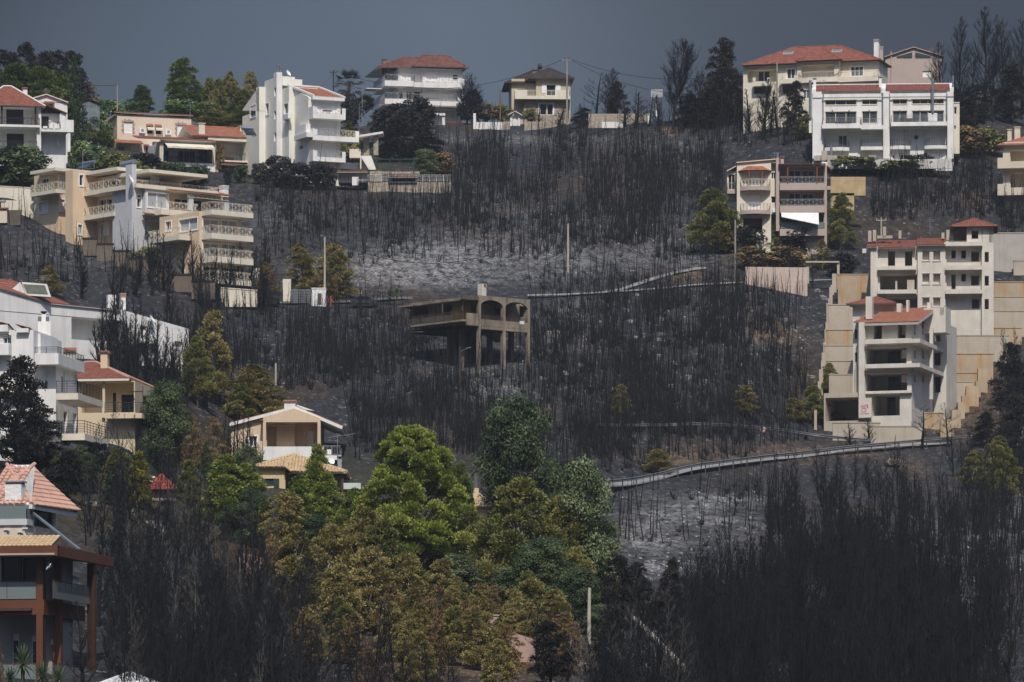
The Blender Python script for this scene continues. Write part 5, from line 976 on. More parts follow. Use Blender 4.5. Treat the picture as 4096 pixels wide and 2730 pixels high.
def burnt_house():
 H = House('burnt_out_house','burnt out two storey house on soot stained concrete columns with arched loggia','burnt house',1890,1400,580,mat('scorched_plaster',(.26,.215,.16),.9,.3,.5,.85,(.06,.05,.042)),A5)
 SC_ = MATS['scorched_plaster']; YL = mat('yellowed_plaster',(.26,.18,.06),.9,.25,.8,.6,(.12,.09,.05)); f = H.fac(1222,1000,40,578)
 lf0 = Fac(f.P0,f.yaw - math.pi / 2)
 zr = f.hit(*A5(1240,300))[1]; zs = f.hit(*A5(1240,615))[1]; zs0 = f.hit(*A5(1240,658))[1]; zb = f.hit(*A5(1240,1010))[1] - 2.5
 aR = f.hit(*A5(1818,500))[0]; dep = -lf0.hit(*A5(412,500))[0]
 # upper floor: recessed behind loggia on the right front, balcony on the left flank
 back = H.block(1300,1800,345,655,fac=f,off=-2.6,depth=max(dep - 3.2,6),wall=SC_,sink=0,ref='l'); 
 bl = back.left
 H.win(back.front,1405,445,1482,530,'glass',2,DARKIN,GLASSK); H.niche(back,back.front,1700,430,1790,560,4)
 m = MB(); fbox(m,f,-.1,aR,-.3,-dep,zr - .35,zr); H.part(m,'roof_slab',SC_)
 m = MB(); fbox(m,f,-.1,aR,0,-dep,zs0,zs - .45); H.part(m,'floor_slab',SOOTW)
 # loggia front: columns, parapet, flat arches
 cols = [(1222,1244),(1508,1534),(1796,1820)]; cs = []
 for x0,x1 in cols: a,b = f.hit(*A5(x0,480))[0],f.hit(*A5(x1,500))[0]; m = MB(); fbox(m,f,a,b,.05,-.45,zb,zr); H.part(m,'column',SC_); cs.append((a,b))
 for (a0,a),(b,b1) in zip(cs,cs[1:]):
  m = MB(); c = (a + b) / 2; hw = (b - a) / 2; zz = f.hit(*A5(1370,378))[1]
  top = [f.pt(a,0,zr - .02),f.pt(b,0,zr - .02)]; arc = [(c - hw * math.cos(i * math.pi / 12),zz - .55 + .75 * math.sin(i * math.pi / 12)) for i in range(13)]
  for (p,q),(r,s_) in zip(arc,arc[1:]): m.prism([f.pt(p,0,q),f.pt(r,0,s_),f.pt(r,0,zr - .02),f.pt(p,0,zr - .02)],[f.pt(p,-.3,q),f.pt(r,-.3,s_),f.pt(r,-.3,zr - .02),f.pt(p,-.3,zr - .02)])
  H.part(m,'arch',SC_); m = MB(); fbox(m,f,a,b,.0,-.25,zs0 + .1,zs + .35); H.part(m,'parapet',SC_); H.railing([f.pt(a,-.1,zs + .35),f.pt(b,-.1,zs + .35)],'bars',.45,mat('rusty_iron',(.07,.045,.035),.8,.3,2))
  m = MB(); fbox(m,f,a,b,.0,-.3,zs0 - .35,zs0 + .098); H.part(m,'beam',SC_)
 # left flank
 Lf = H.block(412,1050,375,640,fac=Fac(f.pt(-.6,-1.0,0),f.yaw - math.pi / 2),depth=4,wall=SC_,sink=0,ref='r'); 
 for x0,y0,x1,y1 in ((445,440,628,545),(808,410,904,535)): H.niche(Lf,Lf.front,x0,y0,x1,y1,2.5)
 H.niche(Lf,Lf.front,590,440,628,632,2.5); H.box(Lf.f,752,402,950,414,'shutter_rail',DARKIN,.08,0)
 H.box(Lf.f,412,548,1030,620,'pale_wall_foot',mat('smoked_cream_plaster',(.44,.38,.29),.9,.15,.8,.4,(.2,.16,.12)),.03,0)
 m = MB(); fbox(m,Lf.f,Lf.a - .3,Lf.b + 1.5,1.5,-2,Lf.z1 - .02,Lf.z1 + .2); H.part(m,'eave',SC_)
 o = H.balcony(Lf.f,415,1030,618,640,1.6,None,m=SC_); a,b,z0,z1 = Lf.f.rect(A5,415,618,1030,640,1.6); H.railing([Lf.f.pt(a,.1,z1),Lf.f.pt(a,1.5,z1),Lf.f.pt(b,1.5,z1)],'bars',1.0,MATS['rusty_iron'],o)
 for x in (790,1025): H.box(Lf.f,x - 4,330,x + 4,610,'thin_post',DARKIN,1.45,1.36)
 Y = H.block(1035,1210,360,620,fac=f,off=-1.4,depth=2,wall=YL,sink=0); H.win(Y.front,1130,416,1196,505,'glass',2,DARKIN,GLASSK); H.box(f,1030,300,1222,352,'beam',SOOTW,.0,-.4); H.box(f,1086,512,1215,655,'parapet',SC_,.0,-.25)
 # undercroft
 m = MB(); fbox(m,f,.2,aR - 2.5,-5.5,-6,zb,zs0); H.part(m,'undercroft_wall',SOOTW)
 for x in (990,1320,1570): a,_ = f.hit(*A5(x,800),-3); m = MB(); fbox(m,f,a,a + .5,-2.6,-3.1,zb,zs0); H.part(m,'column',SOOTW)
 p0 = f.hit(*A5(1355,750),-4); p1 = f.hit(*A5(1490,850),-4); m = MB(); m.prism([f.pt(p0[0],-4,p0[1]),f.pt(p1[0],-4,p1[1] + 1.8),f.pt(p1[0],-4,p1[1]),f.pt(p0[0],-4,p0[1] - .2)],[f.pt(p0[0],-5,p0[1]),f.pt(p1[0],-5,p1[1] + 1.8),f.pt(p1[0],-5,p1[1]),f.pt(p0[0],-5,p0[1] - .2)]); H.part(m,'stair',CONCG)
 H.chimney(f,1260,165,1310,292,mat('chipped_white_paint',(.58,.55,.49),.85,.15,1,.5,(.34,.28,.2)),-1.2,.8,None); H.box(f,1282,168,1306,205,'brick_patch',TILE,-1.18,-1.3); H.box(f,1704,604,1756,642,'plaster_patch',WHITE,.03,0); H.finish()
burnt_house()
# ------------------------------------------------------------------ houses, lower left and middle
def modern_white():
 H = House('long_white_house','long low white house with sloping roofline and red tiles behind the charred saplings','house',380,1450,530,WHITE,A2)
 f = H.fac(1490,640,42,550); B = H.block(985,1488,470,900,fac=f,depth=9,ref='r',sink=5,side_x=None)
 a0,z0 = f.hit(*A2(985,322)); a1,z1 = f.hit(*A2(1488,466)); m = MB(); m.prism([f.pt(a0,0,B.z1 - .02),f.pt(a1,0,B.z1 - .02),f.pt(a1,0,z1),f.pt(a0,0,z0)],[f.pt(a0,-9,B.z1 - .02),f.pt(a1,-9,B.z1 - .02),f.pt(a1,-9,z1),f.pt(a0,-9,z0)]); H.part(m,'gable',WHITE)
 H.niche(B,B.front,1098,436,1150,472,1); 
 for x0,y0,x1,y1 in ((1370,560,1432,606),(1370,622,1392,660),(1330,566,1337,660)): H.niche(B,B.front,x0,y0,x1,y1,.8)
 H.niche(B,B.front,990,580,1085,705,3); H.niche(B,B.front,1100,590,1240,660,1.2)
 H.balcony(f,1105,1420,690,765,1.2,'hbars',.9,rm=IRONG); H.dish(f,1185,390,.5,.5); H.balcony(f,1100,1260,545,575,.8,None); H.railing([f.pt(f.hit(*A2(1275,905))[0],.4,f.hit(*A2(1275,905))[1]),f.pt(f.hit(*A2(1365,905))[0],.4,f.hit(*A2(1365,905))[1])],'bars',.8,IRON)
 # long left part under the tiled roof
 C = H.block(-100,985,372,900,fac=f,depth=9,ref='r',wall=WHITE,sink=4,off=-.05)
 n = H.niche(C,C.front,560,350,985,560,2.0); H.niche(C,C.front,880,600,985,720,3)
 q = [f.hit(*A2(x,y),.2) for x,y in ((-120,112),(985,318))]; c0 = f.pt(q[0][0],.2,q[0][1]); c1 = f.pt(q[1][0],.2,q[1][1])
 m = MB(); p0 = f.hit(*A2(-120,112)); p1 = f.hit(*A2(405,268)); p2 = f.hit(*A2(985,322)); zb = C.z1
 for pa,pb,wd in ((p0,p1,BEIGEPL),(p1,p2,WHITE)):
  m = MB(); m.prism([f.pt(pa[0],.0,zb - .4),f.pt(pb[0],.0,zb - .4),f.pt(pb[0],.0,pb[1]),f.pt(pa[0],.0,pa[1])],[f.pt(pa[0],-5,zb - .4),f.pt(pb[0],-5,zb - .4),f.pt(pb[0],-5,pb[1]),f.pt(pa[0],-5,pa[1])]); H.part(m,'gable',WHITE)
 mb = MB(); un = MB(); r0 = f.hit(*A2(-120,112),.1); r1 = f.hit(*A2(950,312),.1)
 dep = 6.5
 for (x0,y0),(x1,y1) in (((-120,112),(400,262)),((400,262),(950,316))):
  A,Bq = f.hit(*A2(x0,y0),.2),f.hit(*A2(x1,y1),.2); P = [f.pt(A[0],.2,A[1]),f.pt(Bq[0],.2,Bq[1]),f.pt(Bq[0] ,-dep,Bq[1] + (.5 if x1 > 900 else 2.9)),f.pt(A[0],-dep,A[1] + (2.9 if x0 > 0 else 1.6))]
  H.slope(mb,un,P[:3],Vector((0,0,-1))); H.slope(mb,un,[P[0],P[2],P[3]],Vector((0,0,-1)))
 r = H.part(un,'roof',WHITE); H.part(mb,'tile',TILE,r,'stuff')
 # roof dormer with solar panel, chimneys
 g = H.fac(280,200,6,536); o = H.poly(g,[(205,200),(170,96),(368,112),(400,214)],'roof_box',WHITE,0,-1.2); H.poly(g,[(212,182),(180,112),(352,122),(376,190)],'solar_panel',mat('solar_collector',(.16,.18,.14),.35,.2,3),.05,-.02,parent=None); H.poly(g,[(95,150),(158,95),(205,190)],'roof_wing',WHITE,-.1,-.8)
 k = H.fac(880,290,15,548); H.chimney(k,848,196,910,296,WHITE,0,.9,None); H.chimney(k,948,216,986,318,WHITE,0,.8,'bands',capm=mat('banded_cap',(.40,.27,.22),.8)); H.aerial(g,340,40,105,-1,w=.9); H.finish()
modern_white()
def left_white_flats():
 H = House('white_balcony_flats','white apartment house with black railed balconies at the left edge beside the ochre house','apartment block',200,1800,442,WHITE,A2)
 f = H.fac(440,1480,-10,442); B = H.block(260,438,660,1800,fac=f,ref='r',depth=7,sink=4); U = H.block(-150,262,470,1800,fac=f,off=.5,depth=8,sink=4,ref='r')
 # right flank panel of B seen steeply
 R = B.right; H.win(R,482,790,510,965,'half',1,FRAMEW,GLASSK,drop=.25); H.win(R,572,815,602,900,'shutter',1); H.win(R,498,1110,528,1285,'glass',1,FRAMEW,GLASSK); H.win(R,572,1130,600,1290,'shutter',1)
 H.win(B.front,276,765,380,915,'shutter',1); H.win(U.front,24,515,88,580,'half',2,drop=.3); H.win(B.front,348,1085,420,1280,'shutter',1); H.win(U.front,-20,1050,20,1220,'glass',1,FRAMEW,GLASSK)
 W_ = H.block(135,318,505,680,fac=f,off=-1.0,depth=7,sink=0,ref='l'); H.win(W_.front,150,520,178,620,'glass',1,FRAMEC,GLASSK); H.win(W_.front,218,565,246,625,'glass',1,FRAMEC,GLASSK); H.win(W_.front,268,570,292,620,'shutter',1)
 for x0,x1,yt,yb,o1,sp in ((60,282,582,672,.5,4.5),(-150,70,580,668,1.4,1.4)): pass
 def bal(xc,xl,xr,yt,yb,rail,yard=.95,m2=WHITE):
  """corner balcony: front from xl to xc, then running back along the right flank to xr"""
  a,b,z0,z1 = f.rect(A2,xl,yt,xc,yb,1.5); rf = Fac(f.pt(b,1.5,0),f.yaw + math.pi / 2); L_ = min(rf.hit(*A2(xr,(yt + yb) / 2 + 30))[0],11); m = MB(); m.prism([f.pt(a,1.5,z0),f.pt(b,1.5,z0),f.pt(b,1.5 - L_,z0),f.pt(a,1.5 - L_,z0)],[f.pt(a,1.5,z1),f.pt(b,1.5,z1),f.pt(b,1.5 - L_,z1),f.pt(a,1.5 - L_,z1)]); o = H.part(m,'balcony',m2)
  H.railing([f.pt(a,1.44,z1),f.pt(b - .06,1.44,z1),f.pt(b - .06,1.5 - L_,z1)],'hbars',yard,IRON,o)
 bal(458,272,662,655,742,1,.55); bal(68,-200,295,580,668,1,.75); bal(612,440,806,968,1018,1,1.05,CREAM); bal(226,20,445,912,962,1,1.1,CREAM); bal(665,485,850,1284,1336,1,1.1,CREAM); bal(470,300,486,1300,1350,1,1.1)
 # top roofs
 for xl,xc,xr,yt,yb,o1 in ((-150,62,128,432,485,.9),(128,222,420,458,490,.9)):
  a,b,z0,z1 = f.rect(A2,xl,yt,xc,yb,o1); rf = Fac(f.pt(b,o1,0),f.yaw + math.pi / 2); L_ = min(rf.hit(*A2(xr,yb + 20))[0],12); m = MB(); m.prism([f.pt(a,o1,z0),f.pt(b,o1,z0),f.pt(b,o1 - L_,z0),f.pt(a,o1 - L_,z0)],[f.pt(a,o1,z1),f.pt(b,o1,z1),f.pt(b,o1 - L_,z1 - .6),f.pt(a,o1 - L_,z1 + .4)]); H.part(m,'roof_slab',WHITE)
  mb = MB(); H.slope(mb,None,[f.pt(b - 1.2,o1,z1 + .35),f.pt(b + .05,o1,z1 + .02),f.pt(b + .05,o1 - L_,z1 - .55),f.pt(b - 1.2,o1 - L_,z1 - .2)],f.t); H.part(mb,'tile',TILE,None,'stuff')
 k = H.fac(350,530,5,449); H.chimney(k,298,405,398,540,WHITE,0,.9,None); H.chimney(k,326,348,360,420,WHITE,-.1,.6,'slab',capm=IRON)
 for x in (310,372): a,z = k.hit(*A2(x,405)); H.pipe([k.pt(a,-.4,z),k.pt(a,-.4,z + .45)],.14,STEEL,'flue')
 H.box(k,505,650,596,740,'roof_vent_base',CREAM,-2,-3); a,b,z0,z1 = k.rect(A2,500,622,600,655,-1.8); H.roof(k,a,b,-1.8,-3.4,z0 + .2,.35,'gable_s',TILEO,caps=False,name='vent_roof',w=.2); H.finish()
left_white_flats()
def ochre_house():
 H = House('ochre_house','ochre yellow house with red hipped roof and dark green railing behind the white flats','house',520,1640,478,OCHRE,A2)
 f = H.fac(1012,1180,-8,478); B = H.block(610,1058,872,1300,fac=f,depth=9,ref='r',sink=6); H.niche
 n = H.niche(B,B.front,640,880,1050,1120,1.6); H.win(n,952,978,1058,1120,'glass',1,FRAMEG,GLASSK); H.win(n,884,962,910,1120,'glass',1,FRAMEG,GLASSK)
 H.win(B.right,1122,990,1152,1058,'glass',2,WOODD,GLASSK); H.box(f,800,876,822,1160,'column',OCHRE,.3,0)
 o = H.balcony(f,820,980,1125,1165,1.4,None,m=OCHRE); a,b,z0,z1 = f.rect(A2,820,1125,980,1165,1.4); m = MB(); fbox(m,f,b - .1,b + 1.6,1.4,-6,z0,z1); H.part(m,'side_slab',OCHRE,o); H.railing([f.pt(a,1.3,z1),f.pt(b + 1.5,1.3,z1),f.pt(b + 1.5,-5,z1)],'hbars',1.0,FRAMEG,o)
 z = f.hit(*A2(820,852),.8)[1]; a = f.hit(*A2(180,850),.8)[0]; b = f.hit(*A2(1012,850),.8)[0]; H.roof(f,a,b,.8,-12,z,2.1,'hip',TILE,um=OCHRE,inset=4.6,ridge_m=mat('pinkish_mortar',(.42,.26,.22),.9,.1,2)); H.box(f,610,852,1012,872,'eave_board',CREAM,.82,.6)
 H.chimney(f,788,662,842,790,OCHRE,-3,.9,'tile',capm=TILE); m = MB(); a,z = f.hit(*A2(1120,955),.5); m.bar(f.pt(a - 1.6,.5,z),f.pt(a,.5,z),.1); m.bar(f.pt(a,.5,z + .5),f.pt(a,.5,z - 1.3),.08); H.part(m,'awning_arm',WOODD); H.finish()
ochre_house()
def gable_porch_house():
 H = House('gable_porch_house','tan gabled house with deep upper porch and tile capped white chimney','house',1150,1840,525,TAN,A4)
 f = H.fac(960,900,0,525); B = H.block(325,1260,490,920,fac=f,depth=10,off=-1.4,sink=5); 
 # front porch frame
 H.poly(f,[(660,495),(660,445),(985,352),(1258,455),(1258,495)],'gable',TAN,0,-.35); H.box(f,658,495,690,752,'pillar',TAN,0,-.35); H.box(f,1228,495,1260,752,'pillar',TAN,0,-.35)
 H.box(f,660,750,1292,895,'parapet',WHITE,.04,-.2); H.box(f,660,895,1250,920,'slab',TAN,0,-1.4); m = MB(); a,b,z0,z1 = f.rect(A4,660,440,1258,495,0); fbox(m,f,a,b,-.35,-1.4,z0,z0 + .1); H.part(m,'ceiling',TAN)
 n = H.niche(B,B.front,700,498,1226,752,1.5); H.win(n,1118,588,1186,752,'shutter',1,FRAMEW); H.box(n.fac,800,505,990,752,'chimney_breast',TAN,.8,0); H.box(n.fac,1086,600,1098,622,'lamp',PLASTICW,.1,0)
 H.win(B.front,518,642,598,745,'glass',2,FRAMEW,GLASS,trim=FRAMEW,tw=.12); H.box(f,634,462,660,478,'hood',TILE,.15,-1.4)
 # roof
 mb = MB(); un = MB(); p = [f.hit(*A4(x,y),.1) for x,y in ((298,498),(865,342),(1492,535))]; pk = f.hit(*A4(985,330),.1)
 L_ = [f.pt(p[0][0],-.9,p[0][1]),f.pt(pk[0],-.9,pk[1] + .1),f.pt(pk[0],-12,pk[1] + .1),f.pt(p[0][0],-12,p[0][1])]; R_ = [f.pt(pk[0],-.4,pk[1] + .1),f.pt(p[2][0],-.4,p[2][1]),f.pt(p[2][0],-12,p[2][1]),f.pt(pk[0],-12,pk[1] + .1)]
 H.slope(mb,un,L_,-f.t,th=.3); H.slope(mb,un,R_,f.t,th=.3); r = H.part(un,'roof',WHITE); H.part(mb,'tile',TILEO,r,'stuff')
 m = MB(); m.prism([f.pt(f.hit(*A4(325,500))[0],-1.5,p[0][1] - .2),f.pt(pk[0],-1.5,p[0][1] - .2),f.pt(pk[0],-1.5,pk[1] - .2)],[f.pt(f.hit(*A4(325,500))[0],-10,p[0][1] - .2),f.pt(pk[0],-10,p[0][1] - .2),f.pt(pk[0],-10,pk[1] - .2)]); H.part(m,'gable',TAN)
 H.chimney(f,880,298,998,420,WHITE,-.6,.9,'tile',capm=TILEO)
 # right terrace
 o = H.balcony(f,1290,1476,842,890,1.0,None,m=WHITE,base=-1.0); a,b,z0,z1 = f.rect(A4,1290,842,1476,890,0); H.railing([f.pt(a,-.1,z1),f.pt(b - .1,-.1,z1),f.pt(b - .1,-5,z1)],'bars',1.0,IRONG,o); m = MB(); fbox(m,f,a,b,-1,-6,z0,z1); H.part(m,'side_slab',WHITE,o)
 H.box(f,1296,890,1440,930,'lower_wall',TAN,-2,-5); H.box(f,1325,780,1372,836,'stacked_chairs',PLASTICW,-2,-2.6); H.box(f,1390,615,1470,640,'hanging_eave',WHITE,-2.5,-3)
 mb = MB(); a,z = f.hit(*A4(1438,655),.5); zb = f.hit(*A4(1438,935),.5)[1]; mb.bar(f.pt(a,.5,zb),f.pt(a,.5,z + .4),.07); mb.bar(f.pt(a - .9,.5,z),f.pt(a + 1.8,.5,z + .4),.05)
 for i in range(8): c = a - .8 + i * .33; mb.bar(f.pt(c,.3 - .3,z + .03 * i),f.pt(c,1.0,z + .03 * i),.03)
 H.part(mb,'aerial',STEEL); H.finish()
gable_porch_house()
def tan_hip_house():
 H = House('tan_roof_bungalow','ochre bungalow with pale tan hipped tile roof just in front of the gabled house','house',1170,2000,505,mat('warm_ochre_paint',(.60,.45,.27),.8,.07,.5,.1),A4)
 f = H.fac(890,1200,0,505); B = H.block(550,892,962,1350,fac=f,depth=9,sink=6); C = H.block(890,1478,1020,1350,fac=f,off=-1.6,depth=7,sink=3,ref='r')
 H.win(B.front,684,1085,772,1165,'glass',2,FRAMEG,GLASS,rows=2); H.box(f,772,1085,828,1180,'shutter',FRAMEG,.08,.01); H.box(f,640,1085,684,1180,'shutter',FRAMEG,.08,.01)
 H.win(C.front,1040,1090,1110,1300,'glass',2,WOODD,GLASSK); H.box(f,1478,1040,1502,1250,'post',WOODD,1.4,1.2); H.box(f,930,1022,1528,1040,'eave_beam',WOODD,1.5,-1.5)
 # roof planes with single tiles
 ze = f.hit(*A4(1200,1018),1.8)[1]; zp = f.hit(*A4(985,838),-3.5)[1]; a0 = f.hit(*A4(545,965),.5)[0]; a1 = f.hit(*A4(890,965),.5)[0]; a2 = f.hit(*A4(1535,1020),1.8)[0]; pk = f.hit(*A4(985,838),-3.5)[0]; zl = f.hit(*A4(700,962),.5)[1]
 P = f.pt(pk,-3.5,zp); k = (zp - ze) / 5.3; zl2 = zp - k * 4.0
 planes = [([f.pt(a0,.5,zl),f.pt(a1,.5,zl),f.pt(a1 - .0,.5,zl),P],-f.n),([f.pt(a1,.5,zl),f.pt(a1 + .75,1.8,ze),f.pt(a2,1.8,ze),P],-f.n),([f.pt(a2,1.8,ze),f.pt(a2,-8.8,ze),P],f.t),([f.pt(a0,-7.5,zl),f.pt(a0,.5,zl),P],-f.t),([f.pt(a2,-8.8,ze),f.pt(a0,-7.5,zl),P],f.n)]
 planes[0] = ([f.pt(a0,.5,zl),f.pt(a1,.5,zl),P],-f.n)
 single_tiles(H,planes,TILET,H.wall,.30,.46,300)
 H.chimney(f,498,812,546,1010,H.wall,-.5,.8,None); H.chimney(f,1440,880,1480,940,IRONG,-1,.35,'slab',capm=IRON); H.dish(f,1365,905,-1,.4); H.finish()
def single_tiles(H,planes,tm,um,w,ln,limit):
 """roof of separate tiles, nearest slopes first; what lies past the limit stays one joined part"""
 un = MB(); rest = MB(); me = None; count = 0; root = None; todo = []
 for poly,dn in planes:
  P = [Vector(p) for p in poly]; nrm = Vector((0,0,0))
  for i in range(1,len(P) - 1): nrm += (P[i] - P[0]).cross(P[i + 1] - P[0])
  nrm.normalize(); nrm = -nrm if nrm.z < 0 else nrm; un.prism([p - nrm * .14 for p in P],P); d = (Vector(dn) - nrm * Vector(dn).dot(nrm)).normalized(); ac = nrm.cross(d)
  todo.append((P,nrm,d,ac,poly,dn))
 o = H.part(un,'roof',um)
 if True:
  m = bpy.data.meshes.new('tile'); n = 6; V = []; F = []
  for yy,rr in ((0,.44),(1,.5)):
   for i in range(n + 1): t = math.pi * i / n; V.append((-math.cos(t) * w * rr,yy * ln * 1.12,math.sin(t) * w * .36 * (rr / .5) + .012 + .045 * yy))
  for i in range(n): F.append((i,i + 1,n + 2 + i,n + 1 + i))
  F.append(tuple(range(n + 1,2 * n + 2))); m.from_pydata(V,[],F); m.materials.append(tm); me = m
 base = H.base; rg = random.Random(3)
 for P,nrm,d,ac,poly,dn in todo:
  uv = [((p - P[0]).dot(ac),(p - P[0]).dot(d)) for p in P]; lo = min(u for u,_ in uv); hi = max(u for u,_ in uv); k = max(1,round((hi - lo) / w)); ww = (hi - lo) / k; R3x = Vector
  if nrm.dot(-P[0]) <= 0 or count >= limit: H.slope(rest,None,poly,dn,w); continue
  for i in range(k):
   x = lo + (i + .5) * ww; ys = []
   for (a,b),(c,e) in zip(uv,uv[1:] + uv[:1]):
    if (a - x) * (c - x) <= 0 and abs(a - c) > 1e-9: ys.append(b + (e - b) * (x - a) / (c - a))
   if len(ys) < 2: continue
   y1 = max(ys) + .05; y0 = min(ys); q = max(1,int((y1 - y0) / ln))
   for j in range(q + 1):
    yy = y1 - (j + 1) * ln
    if yy < y0 - .1 or count >= limit: break
    t = bpy.data.objects.new('tile',me); COL.objects.link(t); t.parent = o; count += 1
    loc = P[0] + ac * x + d * yy - base
    from mathutils import Matrix
    M = Matrix((ac,d,nrm)).transposed().to_4x4(); t.matrix_local = Matrix.Translation(loc) @ M @ Matrix.Rotation(rg.gauss(0,.03),4,'Z')
 if rest.v: H.part(rest,'tile_field',tm,o,'stuff')
 cp = MB(); seen = []
 for P,*_ in todo:
  for a,b in zip(P,P[1:] + P[:1]):
   if abs(a.z - b.z) > .3 and not any((a - c).length + (b - e).length < .1 or (a - e).length + (b - c).length < .1 for c,e in seen): seen.append((a,b)); cp.tube([a + Vector((0,0,.08)),b + Vector((0,0,.08))],.14,6)
 if cp.v: H.part(cp,'ridge_cap',tm,o,'stuff')
tan_hip_house()
def pink_roof_house():
 H = House('pink_roof_house','house with faded pink tiled roof, rough white chimney and glass balcony at the left edge','house',100,2190,358,BEIGEPL,A3)
 f = H.fac(182,640,-13,358); R_ = Fac(f.P0,f.yaw + math.pi / 2); depR = 8.2
 B = H.block(-80,182,400,690,fac=f,ref='r',depth=depR,sink=6,side_x=368); rp = B.right
 H.win(rp,190,432,352,545,'glass',2,WOODD,GLASSK)
 # left part steps forward with glass balustrade
 q = H.block(-80,172,528,690,fac=f,off=1.6,depth=2,ref='r',sink=6); H.box(f,-80,490,178,530,'coping',GREYW,1.75,.2); a = f.hit(*A3(-80,490),1.7)[0]; b,z = f.hit(*A3(176,500),1.7); H.railing([f.pt(a,1.65,z),f.pt(b,1.65,z),f.pt(b,.1,z)],'glass',1.1,STEEL)
 H.win(B.front,40,395,90,460,'glass',2,FRAMEW,GLASSG); H.win(B.front,-40,405,28,465,'glass',2,FRAMEW,GLASSG)
 # pitched roof of separate tiles
 zf = f.hit(*A3(60,335),1.2)[1]; er = R_.hit(*A3(450,425),.7); ef = R_.hit(*A3(125,378),.7)
 E0 = R_.pt(-1.2,.7,ef[1]); E1 = R_.pt(depR + .8,.7,ef[1] ); top = f.hit(*A3(45,135),-4.5); T0 = f.pt(top[0],-4.5,top[1]); T1 = f.pt(top[0] + .5,-9,top[1]); FL = f.pt(f.hit(*A3(-120,335),1.2)[0],1.2,ef[1])
 BL = f.pt(f.hit(*A3(-120,335),1.2)[0],-14,ef[1]); T2 = f.pt(FL.dot(f.t) - f.P0.dot(f.t) + 2,-4.5,top[1])
 planes = [([E0,E1,T1,T0],R_.n * -1),([FL,E0,T0,T2],-f.n)]
 single_tiles(H,planes,TILEP,WHITE,.40,.52,300); m = MB(); m.bar(E0 - Vector((0,0,.15)),E1 - Vector((0,0,.15)),.08,.3); m.bar(FL - Vector((0,0,.15)),E0 - Vector((0,0,.15)),.08,.3); H.part(m,'fascia',WHITE)
 rw = mat('rough_white_render',(.74,.73,.71),.9,.08,2,.1,bump=.6,bscale=6); H.chimney(f,32,262,140,385,rw,.9,1.0,'slab',capm=IRONG)
 # braces of the awning
 zb = lambda x,y: R_.pt(R_.hit(*A3(x,y),1.0)[0],1.0,R_.hit(*A3(x,y),1.0)[1]); m = MB(); p,q2 = R_.pt(.2,.3,R_.hit(*A3(185,425),.3)[1]),None
 a = f.hit(*A3(190,428),.4); b = f.hit(*A3(525,692),4.5); m.bar(f.pt(a[0],.4,a[1]),f.pt(b[0],4.5,b[1]),.2,.12); H.part(m,'awning_arm',STEEL); m = MB(); a = f.hit(*A3(195,632),.4); b = f.hit(*A3(352,570),2.2); m.bar(f.pt(a[0],.4,a[1]),f.pt(b[0],2.2,b[1]),.16,.1); H.part(m,'awning_arm',STEEL)
 for x,y in ((28,560),(118,575),(148,552)): a,z = f.hit(*A3(x,y),1.65); m = MB(); m.bar(f.pt(a,1.62,z),f.pt(a + .4,1.8,z),.12,.1); m.bar(f.pt(a + .1,1.65,z),f.pt(a + .25,1.65,z - .9),.04); H.part(m,'wall_lamp',PLASTICW)
 H.finish()
pink_roof_house()
